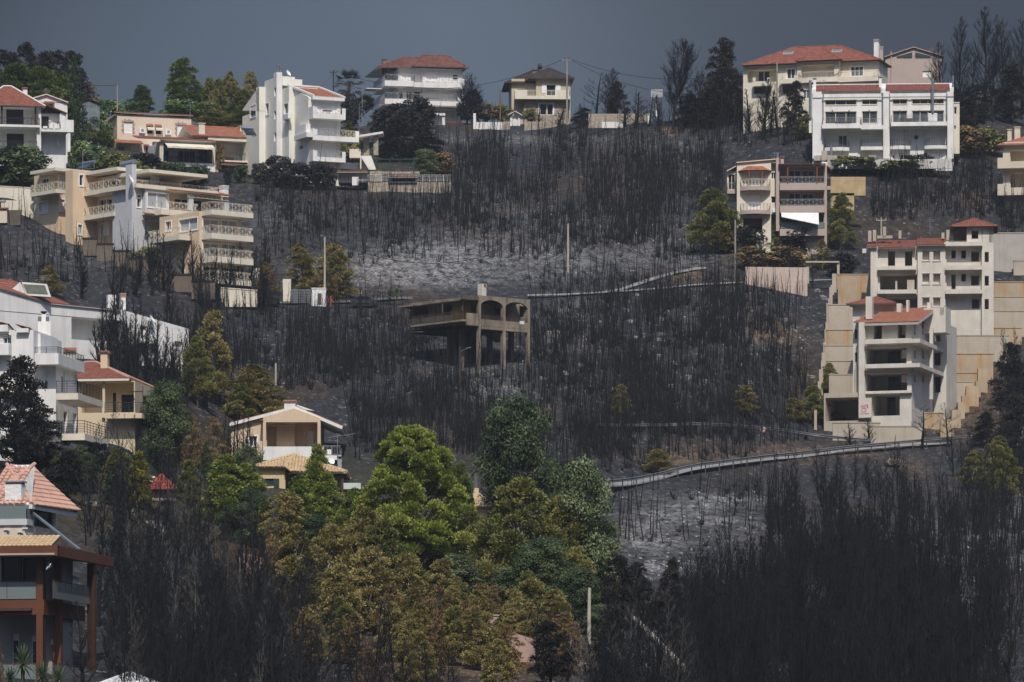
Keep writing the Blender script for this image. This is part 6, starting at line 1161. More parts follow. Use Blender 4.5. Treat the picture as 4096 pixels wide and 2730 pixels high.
def brown_house():
 H = House('brown_steel_house','house front of rust brown cladding with open glass railed terraces at the lower left corner','house',150,2730,318,CORTEN,A3)
 f = H.fac(270,1000,-10,318); rf = Fac(f.P0,f.yaw + math.pi / 2); S = lambda x,y,o=0: f.hit(*A3(x,y),o)
 # beams and columns of the front
 H.box(f,-150,668,380,735,'roof_beam',CORTEN,1.6,1.2); H.box(f,-150,1024,290,1122,'floor_beam',CORTEN,.3,-.2)
 a,b,z0,z1 = f.rect(A3,-150,668,380,735,1.6); m = MB(); g = Fac(f.pt(b,1.6,0),f.yaw + math.pi / 2); L_ = min(g.hit(*A3(750,760))[0],14); fbox(m,g,.004,L_,0,-.4,z0,z1); H.part(m,'roof_beam',CORTEN); m = MB(); fbox(m,f,a,b - .42,1.19,1.6 - L_,z1 - .25,z1 - .02); H.part(m,'roof_slab',CORTEN)
 zz = S(270,3000)[1]; c0,c1 = S(248,900)[0],S(291,900)[0]; zt = z0
 def panels(name,fc,s0,s1,d0,d1,za,zb,n):       # cladding sheets with open joints
  o = H.part(_b(fc,s0,s1,d0 - .012,d1 + .012,za,zb),name,WOODD)
  for i in range(n): H.part(_b(fc,s0,s1,d0,d1,za + (zb - za) * i / n + .012,za + (zb - za) * (i + 1) / n - .012),'cladding_panel',CORTEN,o)
 def _b(fc,s0,s1,d0,d1,za,zb): q = MB(); fbox(q,fc,s0,s1,d0,d1,za,zb); return q
 panels('column',f,c0,c1,.31,-.35,zz,zt,12)
 k0 = g.hit(*A3(615,900),-.2)[0]; k1 = k0 + .65; panels('column',g,k0,k1,-.15,-.6,zz,z0,12)
 m = MB(); a2,b2,y0,y1 = f.rect(A3,-150,1024,290,1122,.3); fbox(m,Fac(f.pt(c1,.3,0),rf.yaw),.004,k1 + .2,0,-.5,y0,y1); H.part(m,'floor_beam',CORTEN); m = MB(); fbox(m,f,a2,c1 - .02,.28,-(k1 - 1.0),y0 + .15,y1 - .1); H.part(m,'floor_slab',CORTEN)
 # back walls with windows
 for (yt,yb,d) in ((735,1030,-3.2),(1122,1500,-3.2)):
  w = H.block(-150,345,yt - 60,yb + 60,fac=f,off=d,depth=5,wall=mat('grey_render',(.30,.28,.26),.85,.1,.6),sink=0,ref='r',name='back_wall'); 
  if d and yt < 900: H.win(w.front,150,748,240,1026,'glass',1,WOODD,mat('drawn_curtain',(.16,.15,.145),.8,.1)); H.win(w.front,10,735,145,1026,'glass',1,WOODD,GLASSK)
  else: H.win(w.front,78,1245,125,1480,'half',1,FRAMEW,GLASSK,drop=.2); H.win(w.front,205,1255,245,1480,'half',1,FRAMEW,GLASSK,drop=.2)
 m = MB(); ic = f.hit(*A3(350,900),-2.8)[0]; fbox(m,f,ic,ic + .5,-2.8,-3.3,zz,zt); H.part(m,'inner_column',CORTEN)
 # glass railings with brown hand rails
 for y0_,y1_ in ((900,1024),(1445,1575)):
  a3,z = S(-150,y1_,.2); z = S(120,y1_,.2)[1]; h = S(120,y0_,.2)[1] - z; H.railing([f.pt(a3,.2,z),f.pt(c0,.2,z)],'glass',h,CORTEN); H.railing([g.pt(.6,-.45,z),g.pt(k0,-.45,z)],'glass',h,CORTEN)
 H.box(f,-150,1078,206,1096,'awning_box',WOODD,.55,.3); H.box(f,-150,716,360,728,'trim_bar',MAUVE,1.64,1.58)
 mb = MB(); un = MB(); zr = S(200,668,1.2)[1] + .02; H.slope(mb,un,[f.pt(S(-150,660)[0],.8,zr),f.pt(S(360,660)[0],.8,zr),f.pt(S(360,620)[0],-1.4,zr + .75),f.pt(S(-150,620)[0],-1.4,zr + .75)],-f.n,.3); r = H.part(un,'tile_hood',WOODD); H.part(mb,'tile',TILET,r,'stuff')
 H.box(f,338,1285,356,1320,'wall_lamp',PLASTICW,-2.9,-3.1); H.finish()
brown_house()
def chimney_house():
 H = House('hidden_chimney_house','pale ochre house mostly hidden by green pines, with tall steel topped chimney','house',1900,2200,455,mat('pale_ochre_paint',(.66,.54,.38),.8,.07,.5,.12),B2)
 f = H.fac(280,650,5,455); B = H.block(240,352,590,900,fac=f,depth=6,sink=6); C = H.block(190,300,740,900,fac=f,off=1.5,depth=5,sink=6); H.niche(B,B.front,250,670,330,730,1.5)
 a,b,z0,z1 = f.rect(B2,240,565,360,592,.3); H.roof(f,a,b + .3,.4,-5,z0,1.1,'hip',TILET,um=H.wall); H.chimney(f,268,490,298,570,H.wall,-1.0,.7,None); p = f.hit(*B2(283,490),-1.3); q = f.hit(*B2(283,398),-1.3); H.pipe([f.pt(p[0],-1.3,p[1]),f.pt(p[0],-1.3,q[1])],.18,STEEL,'flue'); H.pipe([f.pt(p[0],-1.3,q[1]),f.pt(p[0],-1.3,q[1] + .12)],.28,STEEL,'flue_cap')
 w = H.block(1560,1640,1205,1500,fac=H.fac(1600,1300,0,500,A4),depth=3,sink=5,reg=A4); H.box(w.f,1500,1130,1680,1195,'shed_roof',mat('pale_green_sheet',(.5,.55,.5),.5,.1,1),.4,-3,reg=A4); H.finish()
chimney_house()
def small_red_roof():
 H = House('small_red_roof_house','low house among dark trees showing only a red roof and white pipe','house',640,1960,440,WHITE,A3)
 f = H.fac(1060,300,5,440); B = H.block(985,1160,296,330,fac=f,depth=6,sink=.5,wall=MAUVE); a,b,z0,z1 = f.rect(A3,970,250,1165,295,.4); H.roof(f,a,b,.5,-6,z0,1.3,'hip',mat('bright_red_tile',(.28,.06,.045),.7,.2,2),um=MAUVE); H.box(f,984,216,1016,262,'vent_pipe',WHITE,-1,-1.4); H.box(f,978,208,1024,218,'vent_cap',WHITE,-.9,-1.5); H.finish()
small_red_roof()
def edge_house():
 H = House('edge_house','beige balcony house with terracotta roof cut off by the right edge','house',4070,760,720,BEIGEPL,NAT)
 f = H.fac(4010,780,-12,720); B = H.block(4012,4200,570,770,fac=f,depth=8,sink=5); H.niche(B,B.front,4040,600,4200,660,2); H.niche(B,B.front,4040,690,4200,760,2)
 for yt,yb in ((655,672),(760,780)): H.balcony(f,3990,4200,yt,yb,1.4,None,m=BEIGEPL,solid=[(0,.25,.9),(.25,1,.35)])
 a,b,z0,z1 = f.rect(NAT,3990,550,4200,580,.6); H.roof(f,a,b,.7,-8,z0,1.6,'hip',TILEO,um=BEIGEPL); H.chimney(f,4030,525,4046,570,BEIGEPL,-1,.7,'slab'); H.chimney(f,4058,515,4080,560,BEIGEPL,-2,.8,'slab'); H.finish()
edge_house()
# ------------------------------------------------------------------ garden walls, terraces, roads, poles and small things
def wall_px(reg,x0,x1,yt,yb,name,label,m,D=None,th=.3,yaw=0.,sink=1.5,cap=None,cat='wall',group=None,slope=0.,capm=None):
 """a free standing wall seen from pixel x0 to x1; slope lowers its right end by that many crop pixels"""
 u,v = reg((x0 + x1) / 2,yb); Dg = ground_D(u,min(v,2990)); D = D or Dg; D,sink = (min(D,Dg - 1.4),.4) if cat in ('wall','pillar','terrace') and v < 800 else (D,sink); ua,va = reg(x0,yb); f = Fac(at(ua,va,D),rad(yaw))
 a,zt = f.hit(*reg(x0,yt)); b,zt2 = f.hit(*reg(x1,yt + slope)); z0 = min(f.hit(*reg(x0,yb))[1],f.hit(*reg(x1,yb + slope))[1]) - sink
 o = thing(name,label,cat,f.pt((a + b) / 2,0,z0 + sink),group); mb = MB(); mb.prism([f.pt(a,-th,z0),f.pt(b,-th,z0),f.pt(b,0,z0),f.pt(a,0,z0)],[f.pt(a,-th,zt),f.pt(b,-th,zt2),f.pt(b,0,zt2),f.pt(a,0,zt)]); mb.build('wall_body',m,o)
 if cap: q = MB(); e = .06; q.prism([f.pt(a - e,-th - e,zt + .003),f.pt(b + e,-th - e,zt2 + .003),f.pt(b + e,e,zt2 + .003),f.pt(a - e,e,zt + .003)],[f.pt(a - e,-th - e,zt + cap),f.pt(b + e,-th - e,zt2 + cap),f.pt(b + e,e,zt2 + cap),f.pt(a - e,e,zt + cap)]); q.build('coping',capm or m,o)
 return o,f,(a,b,z0 + sink,zt)
# stepped concrete terraces round the unfinished houses
TERR = [(238,432,392,560,RUSTC,'pale rust streaked retaining wall left of the upper unfinished house'),(178,336,582,742,CONC,'plain pale retaining wall under the rust streaked one, left of the orange roof'),
 (168,332,740,836,RUSTC,'orange stained low retaining wall beside the lower unfinished house'),(155,336,838,945,CONC,'pale terrace wall level with the second open floor'),(165,338,935,1022,CONC,'terrace wall with dripping stains above the garage'),(182,352,1020,1135,CONC,'tall plain terrace wall directly above the garage opening'),
 (1216,1500,132,330,CONCG,'grey concrete retaining wall right of the corner tower'),(1216,1500,440,534,RUSTC,'long brown stained retaining wall at the right edge'),(1216,1500,532,625,CONC,'long pale retaining wall below the brown stained one at the right edge'),(1148,1420,622,735,CONC,'terrace wall under the corner tower'),(940,1072,640,735,CONC,'short pale terrace wall below the tall house middle'),
 (952,1390,728,782,RUSTC,'low brown terrace wall with dry weeds on top'),(950,1312,775,895,CONC,'long terrace wall right of the lower house balcony'),(955,1212,890,1012,RUSTC,'terrace wall with strong orange stains right of the lower house'),(930,1172,1010,1064,RUSTC,'narrow orange terrace wall above the burnt bank'),(945,1080,1066,1150,CONC,'small pale terrace wall beside the burnt bank'),
 (1340,1500,305,350,CONC,'cream slab wall at the right edge below the grey retaining wall'),(205,505,1322,1415,CONC,'sloping concrete wall of the drive below the garage'),(440,768,1345,1445,CONC,'large pale retaining wall beside the road below the graffiti'),(640,900,1262,1340,RUSTC,'ochre stained low wall on the ramp below the open floors')]
for x0,x1,yt,yb,m,lab in TERR: wall_px(A7,x0,x1,yt,yb,'retaining_wall',lab,m,D=ground_D(*A7((x0 + x1) / 2,yb)) - (1.5 if yb > 1250 else 3),th=.5,cap=.12,group='terrace walls around the unfinished houses',sink=2.5)
def stepped(reg,pts,w,drop,label,m,dD=-4):
 """boundary wall that climbs in steps, each block its own part"""
 u,v = reg(*pts[-1]); root = thing('stepped_wall',label,'wall',ground(u,v))
 for (x,y),(x2,y2) in zip(pts,pts[1:]):
  u,v = reg((x + x2) / 2,y2); D = ground_D(u,min(v,2900)) + dD; ua,va = reg(x,y); f = Fac(at(ua,va,D),0); a,b,z0,z1 = f.rect(reg,min(x,x2) - w / 2,y,max(x,x2) + w / 2,y2 + drop); mb = MB(); fbox(mb,f,a,b,0,-1.2,z0 - 1.5,z1); mb.build('wall_block',m,root)
stepped(A7,[(228,385),(208,455),(198,470),(190,540),(182,570),(172,690),(166,735),(160,815),(152,880),(142,930),(138,985),(125,1060),(118,1110),(108,1180),(100,1240),(95,1300)],12,30,'pale boundary wall stepping down the left side of the unfinished houses',CONC)
stepped(A7,[(1180,890),(1168,980),(1125,1060),(1112,1090),(1052,1150),(1025,1190),(1000,1240),(960,1300),(890,1370)],18,25,'boundary wall stepping down the right side of the unfinished houses',RUSTC)
wall_px(A7,1358,1420,1345,1460,'concrete_block_wall','lone pale concrete wall end at the right edge among dark pines',CONCG,th=1.)
# skyline gardens
wall_px(R3,1160,1185,692,840,'gate_pillar','tall white gate pillar right of the skyline villa',WHITE,th=.8,cat='pillar',D=842); wall_px(R3,1186,1432,775,838,'garden_wall','smooth white garden wall on the skyline left of the small tiled gate',WHITE,D=843)
wall_px(R3,1434,1506,770,836,'stone_wall','short rubble stone wall beside the small tiled gate',STONE,D=842); wall_px(R3,1642,1965,770,836,'stone_wall','rubble garden wall in front of the blackened roof house',STONE,D=843)
wall_px(R4,-120,505,930,1050,'stone_wall','long low rubble wall behind charred trees right of the blackened roof house',STONE,D=838); wall_px(R4,20,520,1015,1052,'white_wall','low white wall in front of the long rubble wall',WHITE,D=832); wall_px(R4,496,526,928,1030,'gate_pillar','short white pillar at the end of the low white wall',WHITE,th=.8,cat='pillar',D=834)
wall_px(R4,835,1200,990,1042,'white_wall','white garden wall behind charred trunks near the basketball post',WHITE,D=800); wall_px(R4,1208,1432,900,1040,'cream_wall','cream shed wall with a green door among charred trunks',CREAM,D=783,th=3,cat='shed')
wall_px(R4,1232,1290,922,1002,'green_door','dark green metal door in the cream shed wall',mat('dark_green_metal',(.02,.07,.045),.5,.1,1),D=782.6,th=.1,cat='gate',sink=0)  # the green door of the cream shed, built as a separate slab
wall_px(R4,1434,1560,920,1032,'green_screen','green mesh screen left of the long cream house garden',mat('green_mesh',(.02,.075,.05),.8,.2,2),D=780,cat='screen'); wall_px(R4,1560,1780,945,1030,'white_wall','pale wall behind the bare black trees below the long cream house',WHITE,D=786)
wall_px(R5,640,884,928,1040,'garden_wall','banded cream garden wall left of the white twin houses',CREAM,D=765,cap=.15,slope=6)
def tiled_gate():
 f = Fac(at(*R3(1490,836),840),0); o = thing('tiled_gate','small white arched garden gate with red tiled top on the skyline','gate',f.pt(0,0,f.hit(*R3(1490,836))[1])); H = House.__new__(House); H.root = o; H.base = o.location; H.reg = R3; H.wall = WHITE
 for x0,x1 in ((1506,1528),(1582,1602)): H.box(f,x0,712,x1,840,'post',WHITE,0,-.6)
 H.box(f,1532,722,1578,832,'gate_slats',WHITE,-.3,-.4)
 for x0,y0,x1,y1 in ((1484,712,1553,672),(1553,672,1622,712)):
  a,z = f.hit(*R3(x0,y0)); b,z2 = f.hit(*R3(x1,y1)); m = MB(); un = MB(); H.slope(m,un,[f.pt(a,.5,z),f.pt(b,.5,z2),f.pt(b,-1.2,z2),f.pt(a,-1.2,z)],f.t * (1 if z2 < z else -1),.25); r = H.part(un,'roof',WHITE); H.part(m,'tile',TILE,r,'stuff')
tiled_gate()
# pool terrace below the tall white house
def pool_terrace():
 o,f,(a,b,z0,z1) = wall_px(R3,170,945,1340,1420,'stone_terrace','rubble stone terrace with white railings below the tall white house',STONE,D=736,th=6,cat='terrace',sink=3)
 H = House.__new__(House); H.root = o; H.base = o.location; H.reg = R3; H.wall = WHITE
 H.railing([f.pt(f.hit(*R3(60,1340))[0],.1,z1),f.pt(a,.1,z1),f.pt(b,.1,z1),f.pt(b,-4,z1)],'hbars',1.0,PLASTICW); H.box(f,-110,1240,150,1345,'bath_house',CREAM,-.5,-4); H.box(f,20,1290,80,1370,'white_gate',WHITE,.5,.4)
 for x0,x1,y0,y1 in ((-120,165,1215,1245),(362,635,1255,1292)): p,q,ya,yb = f.rect(R3,x0,y0,x1,y1,.5); H.roof(f,p,q,.8,-3,ya,.6,'shed_b',TILEO,caps=False,name='tile_hood')
 H.box(f,372,1290,628,1345,'bar_wall',WHITE,.2,-2.5); H.box(f,395,1305,610,1335,'bar_opening_shade',DARKIN,.22,.1); H.box(f,185,1235,298,1345,'stone_pier',STONE,0,-4); H.box(f,298,1240,655,1262,'stone_ledge',STONE,-1.5,-4)  # the bar opening is a dark slab coloured like the shade inside
 for i in range(12): H.box(f,98 + i * 7,1090 + i * 11,200 + i * 4,1102 + i * 11,'step',MARBLE,-4 + i * .28,-6)
 H.box(f,-5,1028,100,1110,'cream_wall',CREAM,-3.5,-5); H.box(f,95,1090,106,1215,'stair_side',CREAM,-1.5,-6); m = MB()
 P = [f.hit(*R3(x,y),-3) for x,y in ((90,925),(310,872))]; m.prism([f.pt(P[0][0],-2,P[0][1]),f.pt(P[1][0],-4,P[1][1]),f.pt(P[1][0],-8,P[1][1]),f.pt(P[0][0],-6,P[0][1])],[f.pt(P[0][0],-2,P[0][1] + .3),f.pt(P[1][0],-4,P[1][1] + .3),f.pt(P[1][0],-8,P[1][1] + .3),f.pt(P[0][0],-6,P[0][1] + .3)]); H.part(m,'gate_canopy',WHITE)
 for x in (128,155,222): H.box(f,x,885 + (222 - x) * .3,x + 44 if x > 200 else x + 26,1085,'canopy_pier',STONE,-4.2,-4.9)
 H.box(f,104,960,222,1030,'blue_green_gate',mat('blue_green_metal',(.02,.08,.09),.5,.1,1),-4.4,-4.5)
 m = MB(); a0,zz = f.hit(*R3(250,1125),-1); a1,_ = f.hit(*R3(600,1125),-1)
 for d in (-1,-5): m.bar(f.pt(a0,d,zz),f.pt(a1,d,zz),.12); [m.bar(f.pt(a0 + (a1 - a0) * t,d,zz),f.pt(a0 + (a1 - a0) * t,d,zz - 3.2),.12) for t in (0,.36,1)]
 for i in range(10): m.bar(f.pt(a0 + (a1 - a0) * i / 9,-1,zz + .06),f.pt(a0 + (a1 - a0) * i / 9,-5,zz + .06),.08)
 H.part(m,'pergola',FRAMEG)
pool_terrace()
# walls around the peach block and the middle of the slope
wall_px(A1,-10,268,228,330,'garden_wall','cream garden wall above the slope left of the peach apartments',CREAM,D=664,cap=.1,slope=15); wall_px(A1,40,285,345,420,'garden_wall','lower cream wall left of the peach apartments',CREAM,D=650,slope=8)
def garden_oven():
 f = Fac(at(*A1(20,500),640),0); o = thing('garden_oven','small outdoor brick oven with tiled ledge and chimney left of the peach apartments','oven',f.pt(0,0,f.hit(*A1(20,500))[1])); H = House.__new__(House); H.root = o; H.base = o.location; H.reg = A1; H.wall = BEIGEPL
 H.box(f,-10,425,60,540,'body',BEIGEPL,0,-2); H.box(f,10,355,36,430,'flue',BEIGEPL,-.6,-1.2); H.box(f,0,345,46,358,'flue_cap',CONCG,-.5,-1.3); H.box(f,-12,408,66,420,'tile_ledge',TILE,.2,-.6); H.box(f,62,430,175,560,'side_wall',SOOTW,-.5,-1.5)
garden_oven()
for i,(x0,x1,yt,yb) in enumerate(((705,830,680,730),(830,968,728,790),(968,1118,788,850),(1112,1298,850,920),(1292,1465,925,990),(1460,1640,990,1050),(1640,1840,1048,1100))): wall_px(A1,x0,x1,yt,yt + 36,'step_wall',('uppermost','second','third','fourth','fifth','sixth','lowest')[i] + ' of the dark topped garden walls stepping down before the peach apartments',mat('shaded_sooty_plaster',(.15,.12,.095),.9,.2,.6,.4),D=630 - i * 3,cap=.22,capm=IRON,group='stepped garden walls of the peach apartments')  # plaster colour darkened to carry the shade on these walls, besides soot
wall_px(A1,1885,2200,1098,1128,'fence_wall','cream fence wall under the lowest peach balcony',CREAM,D=617,cap=.12,slope=24); wall_px(A1,2160,2240,925,1000,'cream_wall','cream wall end right of the lowest peach balconies',CREAM,D=640)
wall_px(NAT,1131,1163,1117,1230,'cream_wall','cream wall left of the grey garage door by the car track',CREAM,D=624,th=2); wall_px(NAT,1247,1305,1156,1231,'gate_house','small white gate house beside the grey garage door',WHITE,D=622,th=2,cat='hut',cap=.12)
wall_px(NAT,1271,1286,1174,1216,'doorway_shade_panel','dark narrow panel painted as the shaded doorway of the small white gate house',DARKIN,D=621.9,th=.1,cat='screen',sink=0)  # dark panel added to stand for the shaded open doorway
gd = wall_px(NAT,1163,1246,1158,1229,'garage_door','wide grey sheet garage door between cream and white walls by the car track',mat('grey_door_sheet',(.13,.14,.15),.6,.1,1),D=623,cat='gate')  # the grey garage door beside the white hut
for i in range(7): q = MB(); a,b,z0,z1 = gd[2]; f = gd[1]; fbox(q,f,a + .05,b - .05,.05,.0,z0 + (z1 - z0) * i / 7 + .03,z0 + (z1 - z0) * (i + 1) / 7 - .02); q.build('door_panel',MATS['grey_door_sheet'],gd[0])
hy = ground(1321,1232); ho = thing('fire_hydrant','small red fire hydrant right of the white gate house','hydrant',hy); q = MB(); q.tube([hy,hy + Vector((0,0,1.1)),hy + Vector((0,0,1.35))],[.14,.14,.08],8); q.build('hydrant_body',mat('hydrant_red',(.45,.05,.04),.5),ho); q = MB(); q.tube([hy + Vector((-.3,0,.8)),hy + Vector((.3,0,.8))],.1,6); q.build('hydrant_outlet',MATS['hydrant_red'],ho)
wall_px(A6,345,992,1275,1452,'pinkish_wall','pinkish garden wall behind charred trunks below the curved balcony house',mat('pinkish_wall_paint',(.52,.41,.35),.85,.12,.6,.3,(.32,.25,.22)),D=668,slope=8); wall_px(A6,975,1010,1215,1330,'frame_post','pale post of the open concrete frame right of the pinkish wall',CONC,D=670,cat='post'); wall_px(A6,975,1325,1215,1232,'frame_beam','pale beam of the open concrete frame right of the pinkish wall',CONC,D=669.6,sink=0,cat='beam'); wall_px(A6,1302,1328,1232,1390,'frame_post','right hand post of the open concrete frame beside the terraces',CONC,D=669.8,cat='post')
for x0,x1,yt,yb,lab in ((480,640,1115,1150,'ochre garden edge under the dark hedge'),(860,1035,1145,1200,'ochre planted bank wall below the fan palm'),(1235,1600,335,500,'tall ochre retaining wall right of the mauve wing'),(1235,1480,505,610,'lower ochre retaining wall behind the fan palm')): wall_px(A6,x0,x1,yt,yb,'ochre_wall',lab,mat('ochre_stone',(.46,.34,.19),.9,.2,1,.3),D=None if yt > 1000 else 702,sink=1)
pinkp = mat('dusty_pink_paint',(.42,.28,.24),.9,.14,.6,.35,(.22,.15,.13))
for x0,x1,yt,yb,sl,lab in ((165,385,1205,1330,12,'dusty pink garden wall under scorched trees at the bottom middle'),(405,600,1265,1440,62,'sloping dusty pink garden wall left of the pale pole'),(600,812,1330,1560,50,'dusty pink wall running down to the stout pillar')): wall_px(B2,x0,x1,yt,yb,'pink_wall',lab,pinkp,D=352,slope=sl,sink=3)
for x0,x1,yt,yb,lab in ((378,408,1200,1330,'short square pink pillar between the two sloping pink walls'),(806,842,1318,1575,'stout pink pillar at the right end of the pink walls'),(835,900,1440,1560,'low stone pier right of the stout pink pillar')): wall_px(B2,x0,x1,yt,yb,'pillar',lab,pinkp if x0 < 830 else STONE,D=350,th=.7,cat='pillar',cap=.1)
wall_px(B1,390,542,775,930,'pink_wall','pinkish wall behind the charred thicket below the green pines',pinkp,D=392,slope=35); wall_px(B1,250,545,700,745,'dark_roof_edge','dark shed roof edge above the pinkish wall',WOODD,D=394,slope=60,cat='shed')
wall_px(B1,1375,1412,840,960,'gate_post','pale gate post under the tall green pine',BEIGEPL,D=400,cat='post'); wall_px(B1,1436,1478,950,1020,'gate_post','short pale gate post in front of the dark trunks',BEIGEPL,D=392,cat='post'); wall_px(A3,490,662,372,410,'low_white_wall','low pale wall in the trees right of the pink roofed house',CONCG,D=None,sink=.3); wall_px(A3,755,890,420,448,'low_wall','mottled low wall below the pointed green conifer',CONCG,D=None,sink=.3); wall_px(A3,960,1110,500,560,'ruined_wall','pale wall behind the charred twigs below the small red roof',CONCG,D=None,sink=.3); wall_px(A3,975,1108,758,820,'ruined_wall','pale wall remnant behind charred stems right of the brown terraces',CONCG,D=None,sink=.3); wall_px(A3,850,925,1090,1260,'ruined_wall','grey rendered wall end deep in the charred thicket',CONCG,D=None,sink=.3)
wall_px(A4,95,262,372,470,'grey_wall','plain grey wall left of the gabled house',CONCG,D=548); wall_px(A4,205,560,245,300,'white_wall','white wall strip behind scorched trees above the gabled house',WHITE,D=560,slope=60); wall_px(A4,1010,1320,310,350,'white_wall','white sloping wall behind the chimney of the gabled house',WHITE,D=556,slope=110)
# roads on the slope, with guard rails
ASPH = mat('pale_dusty_road',(.22,.215,.21),.95,.2,.6,0,bump=.2,bscale=4)
def strip(name,top,bot,m,n=60,lift=.12,kind='structure'):
 mb = MB(); xs = np.linspace(top[0][0],top[-1][0],n); yt = np.interp(xs,[q[0] for q in top],[q[1] for q in top]); yb = np.interp(xs,[q[0] for q in bot],[q[1] for q in bot]); R = []
 for u,a,b in zip(xs,yt,yb): p,q = ground(u,a),ground(u,b); R.append((p,q))
 Z = np.array([(p.z,q.z) for p,q in R]); K = 9; Zp = np.pad(Z,((K,K),(0,0)),'edge'); Zs = np.array([Zp[i:i + 2 * K + 1].mean(0) for i in range(len(Z))])
 for (p,q),(a,b) in zip(R,Zs): p.z = a + lift; q.z = b + lift
 for (p,q) in R: mb.v += [p,q]
 mb.f = [(2 * i,2 * i + 2,2 * i + 3,2 * i + 1) for i in range(len(R) - 1)]; o = mb.build(name,m,smooth=True); o['kind'] = kind; return o
strip('road',[(2360,1970),(2500,1932),(2640,1905),(2900,1866),(3200,1826),(3500,1800),(3800,1776)],[(2370,1998),(2500,1958),(2640,1926),(2900,1879),(3200,1836),(3500,1808),(3800,1782)],ASPH,lift=.4)
strip('upper_road',[(2110,1192),(2400,1172),(2700,1153),(3000,1136),(3350,1124)],[(2110,1198),(2400,1178),(2700,1158),(3000,1141),(3350,1128)],ASPH,lift=.25); strip('upper_track',[(2420,1178),(2600,1122),(2740,1085),(2830,1072)],[(2440,1182),(2610,1131),(2750,1093),(2850,1078)],ASPH,lift=.25); strip('left_track',[(980,1215),(1300,1212),(1520,1205),(1650,1195)],[(980,1225),(1300,1222),(1520,1215),(1650,1203)],mat('ashy_track',(.10,.095,.09),.95,.2,.8),lift=.2)
def guard_rail(pts,label,n=40,up=0.):
 us = np.linspace(pts[0][0],pts[-1][0],n); vs = np.interp(us,[p[0] for p in pts],[p[1] for p in pts]); P = [ground(u,v) + Vector((0,0,.75 + up)) for u,v in zip(us,vs)]; Zr = np.array([p.z for p in P]); Zr = np.array([np.pad(Zr,6,'edge')[i:i + 13].mean() for i in range(len(P))])
 for p,z in zip(P,Zr): p.z = z
 root = thing('guard_rail',label,'guard rail',P[0] - Vector((0,0,.8)))
 mb = MB()
 for p,q in zip(P,P[1:]):
  d = (q - p).normalized(); s = Vector((d.y,-d.x,0)).normalized(); prof = [(-.0,-.17),(.07,-.1),(.0,0.),(.07,.1),(0.,.17)]; k = len(mb.v)
  for c in (p,q): mb.v += [c + s * a + Vector((0,0,.25 + z)) for a,z in prof]
  mb.f += [(k + i,k + i + 1,k + 6 + i,k + 5 + i) for i in range(4)]
 mb.build('rail_beam',mat('dull_zinc',(.16,.165,.17),.55,.2,1,metal=.3),root)
 for i in range(0,n,2): q = MB(); q.bar(P[i] + Vector((0,.06,-1.0)),P[i] + Vector((0,.06,.42)),.12,.12,Vector((1,0,0))); q.build('rail_post',mat('dark_zinc',(.05,.05,.052),.6),root)
guard_rail([(2380,1990),(2500,1958),(2640,1926),(2900,1884),(3200,1842),(3500,1812),(3900,1778)],'long dark guard rail along the pale lower road',56); guard_rail([(2385,1746),(2460,1738),(2700,1734),(3050,1742),(3300,1772),(3480,1802)],'dark guard rail bending across the slope above the lower road',44)
def pole(u,v0,v1,label,r=.14,m=None,name='utility_pole',arm=None,lean=0.,D=None,lamp=False):
 b = ground(u,min(v1,2990)) if D is None else at(u,v1,D); h = (v1 - v0) * b.y / FPX; o = thing(name,label,'pole',b); mb = MB(); top = b + Vector((lean,0,h)); mb.tube([b - Vector((0,0,1)),b + Vector((lean * .5,0,h * .5)),top],[r,r * .85,r * .7],8); mb.build('shaft',m or mat('grey_weathered_wood',(.30,.27,.23),.9,.25,1,.3),o)
 if arm: q = MB(); q.bar(top + Vector((-arm,0,-.4)),top + Vector((arm,0,-.4)),.1); [q.tube([top + Vector((x,0,-.35)),top + Vector((x,0,-.1))],.06,6) for x in (-arm * .9,0,arm * .9)]; q.build('cross_arm',m or MATS['grey_weathered_wood'],o)
 if lamp: q = MB(); q.bar(top + Vector((0,0,-.6)),top + Vector((.9,-.3,-.2)),.05); q.bar(top + Vector((.75,-.25,-.22)),top + Vector((1.2,-.4,-.15)),.16,.1); q.build('lamp_arm',STEEL,o)
 return top
GW = mat('grey_weathered_wood',(.30,.27,.23),.9,.25,1,.3); BW = mat('charred_pole_wood',(.06,.045,.035),.9,.3,1); PW = mat('pale_pole_wood',(.42,.38,.31),.9,.2,1,.3); RW = mat('reddish_pole_wood',(.20,.11,.065),.9,.25,1,.3)
t1 = pole(2268,231,500,'tall grey utility pole in front of the blackened roof house',.17,GW,arm=.8); t2 = pole(1334,285,460,'dark wooden pole beside the burnt palm left of the skyline villa',.15,BW,arm=.6); pole(2001,363,516,'short reddish wooden pole by the white skyline wall',.14,RW); t3 = pole(3108,248,500,'slim pole in front of the long cream house',.15,GW,D=758)
pole(2272,898,1092,'pale pole standing alone in the middle of the burnt slope',.15,PW); t5 = pole(1299,952,1228,'pale pole between scorched trees right of the peach apartments',.15,PW); pole(2941,885,1140,'slender grey pole left of the curved balcony house',.15,GW); pole(1840,1388,1640,'dark charred lamp pole below the burnt out house',.12,BW,lamp=True); pole(2355,2346,2570,'pale concrete pole at the right of the dark green trees',.16,PW,lean=.05); pole(2598,2650,2790,'pale pole stump beside the fallen pole at the bottom',.16,PW,arm=.25)
pole(1103,1452,1540,'short pale pole behind the scorched tree above the gabled house',.13,PW); t4 = pole(469,340,420,'thin pole at the top of the ivy covered bank',.1,GW,D=760); pole(1437,410,540,'thin steel post on the rocky bank right of the tall white house',.06,STEEL); pole(1449,350,480,'taller thin post behind the rocky bank right of the tall white house',.05,GW); pole(3525,870,915,'small cross topped pole behind the upper unfinished house',.12,PW,arm=.7,D=690)
for u in (2281,2289): pole(u,2435,2555,('left' if u < 2285 else 'right') + ' one of the thin steel twin posts behind the stout pink pillar',.05,STEEL,name='steel_post')
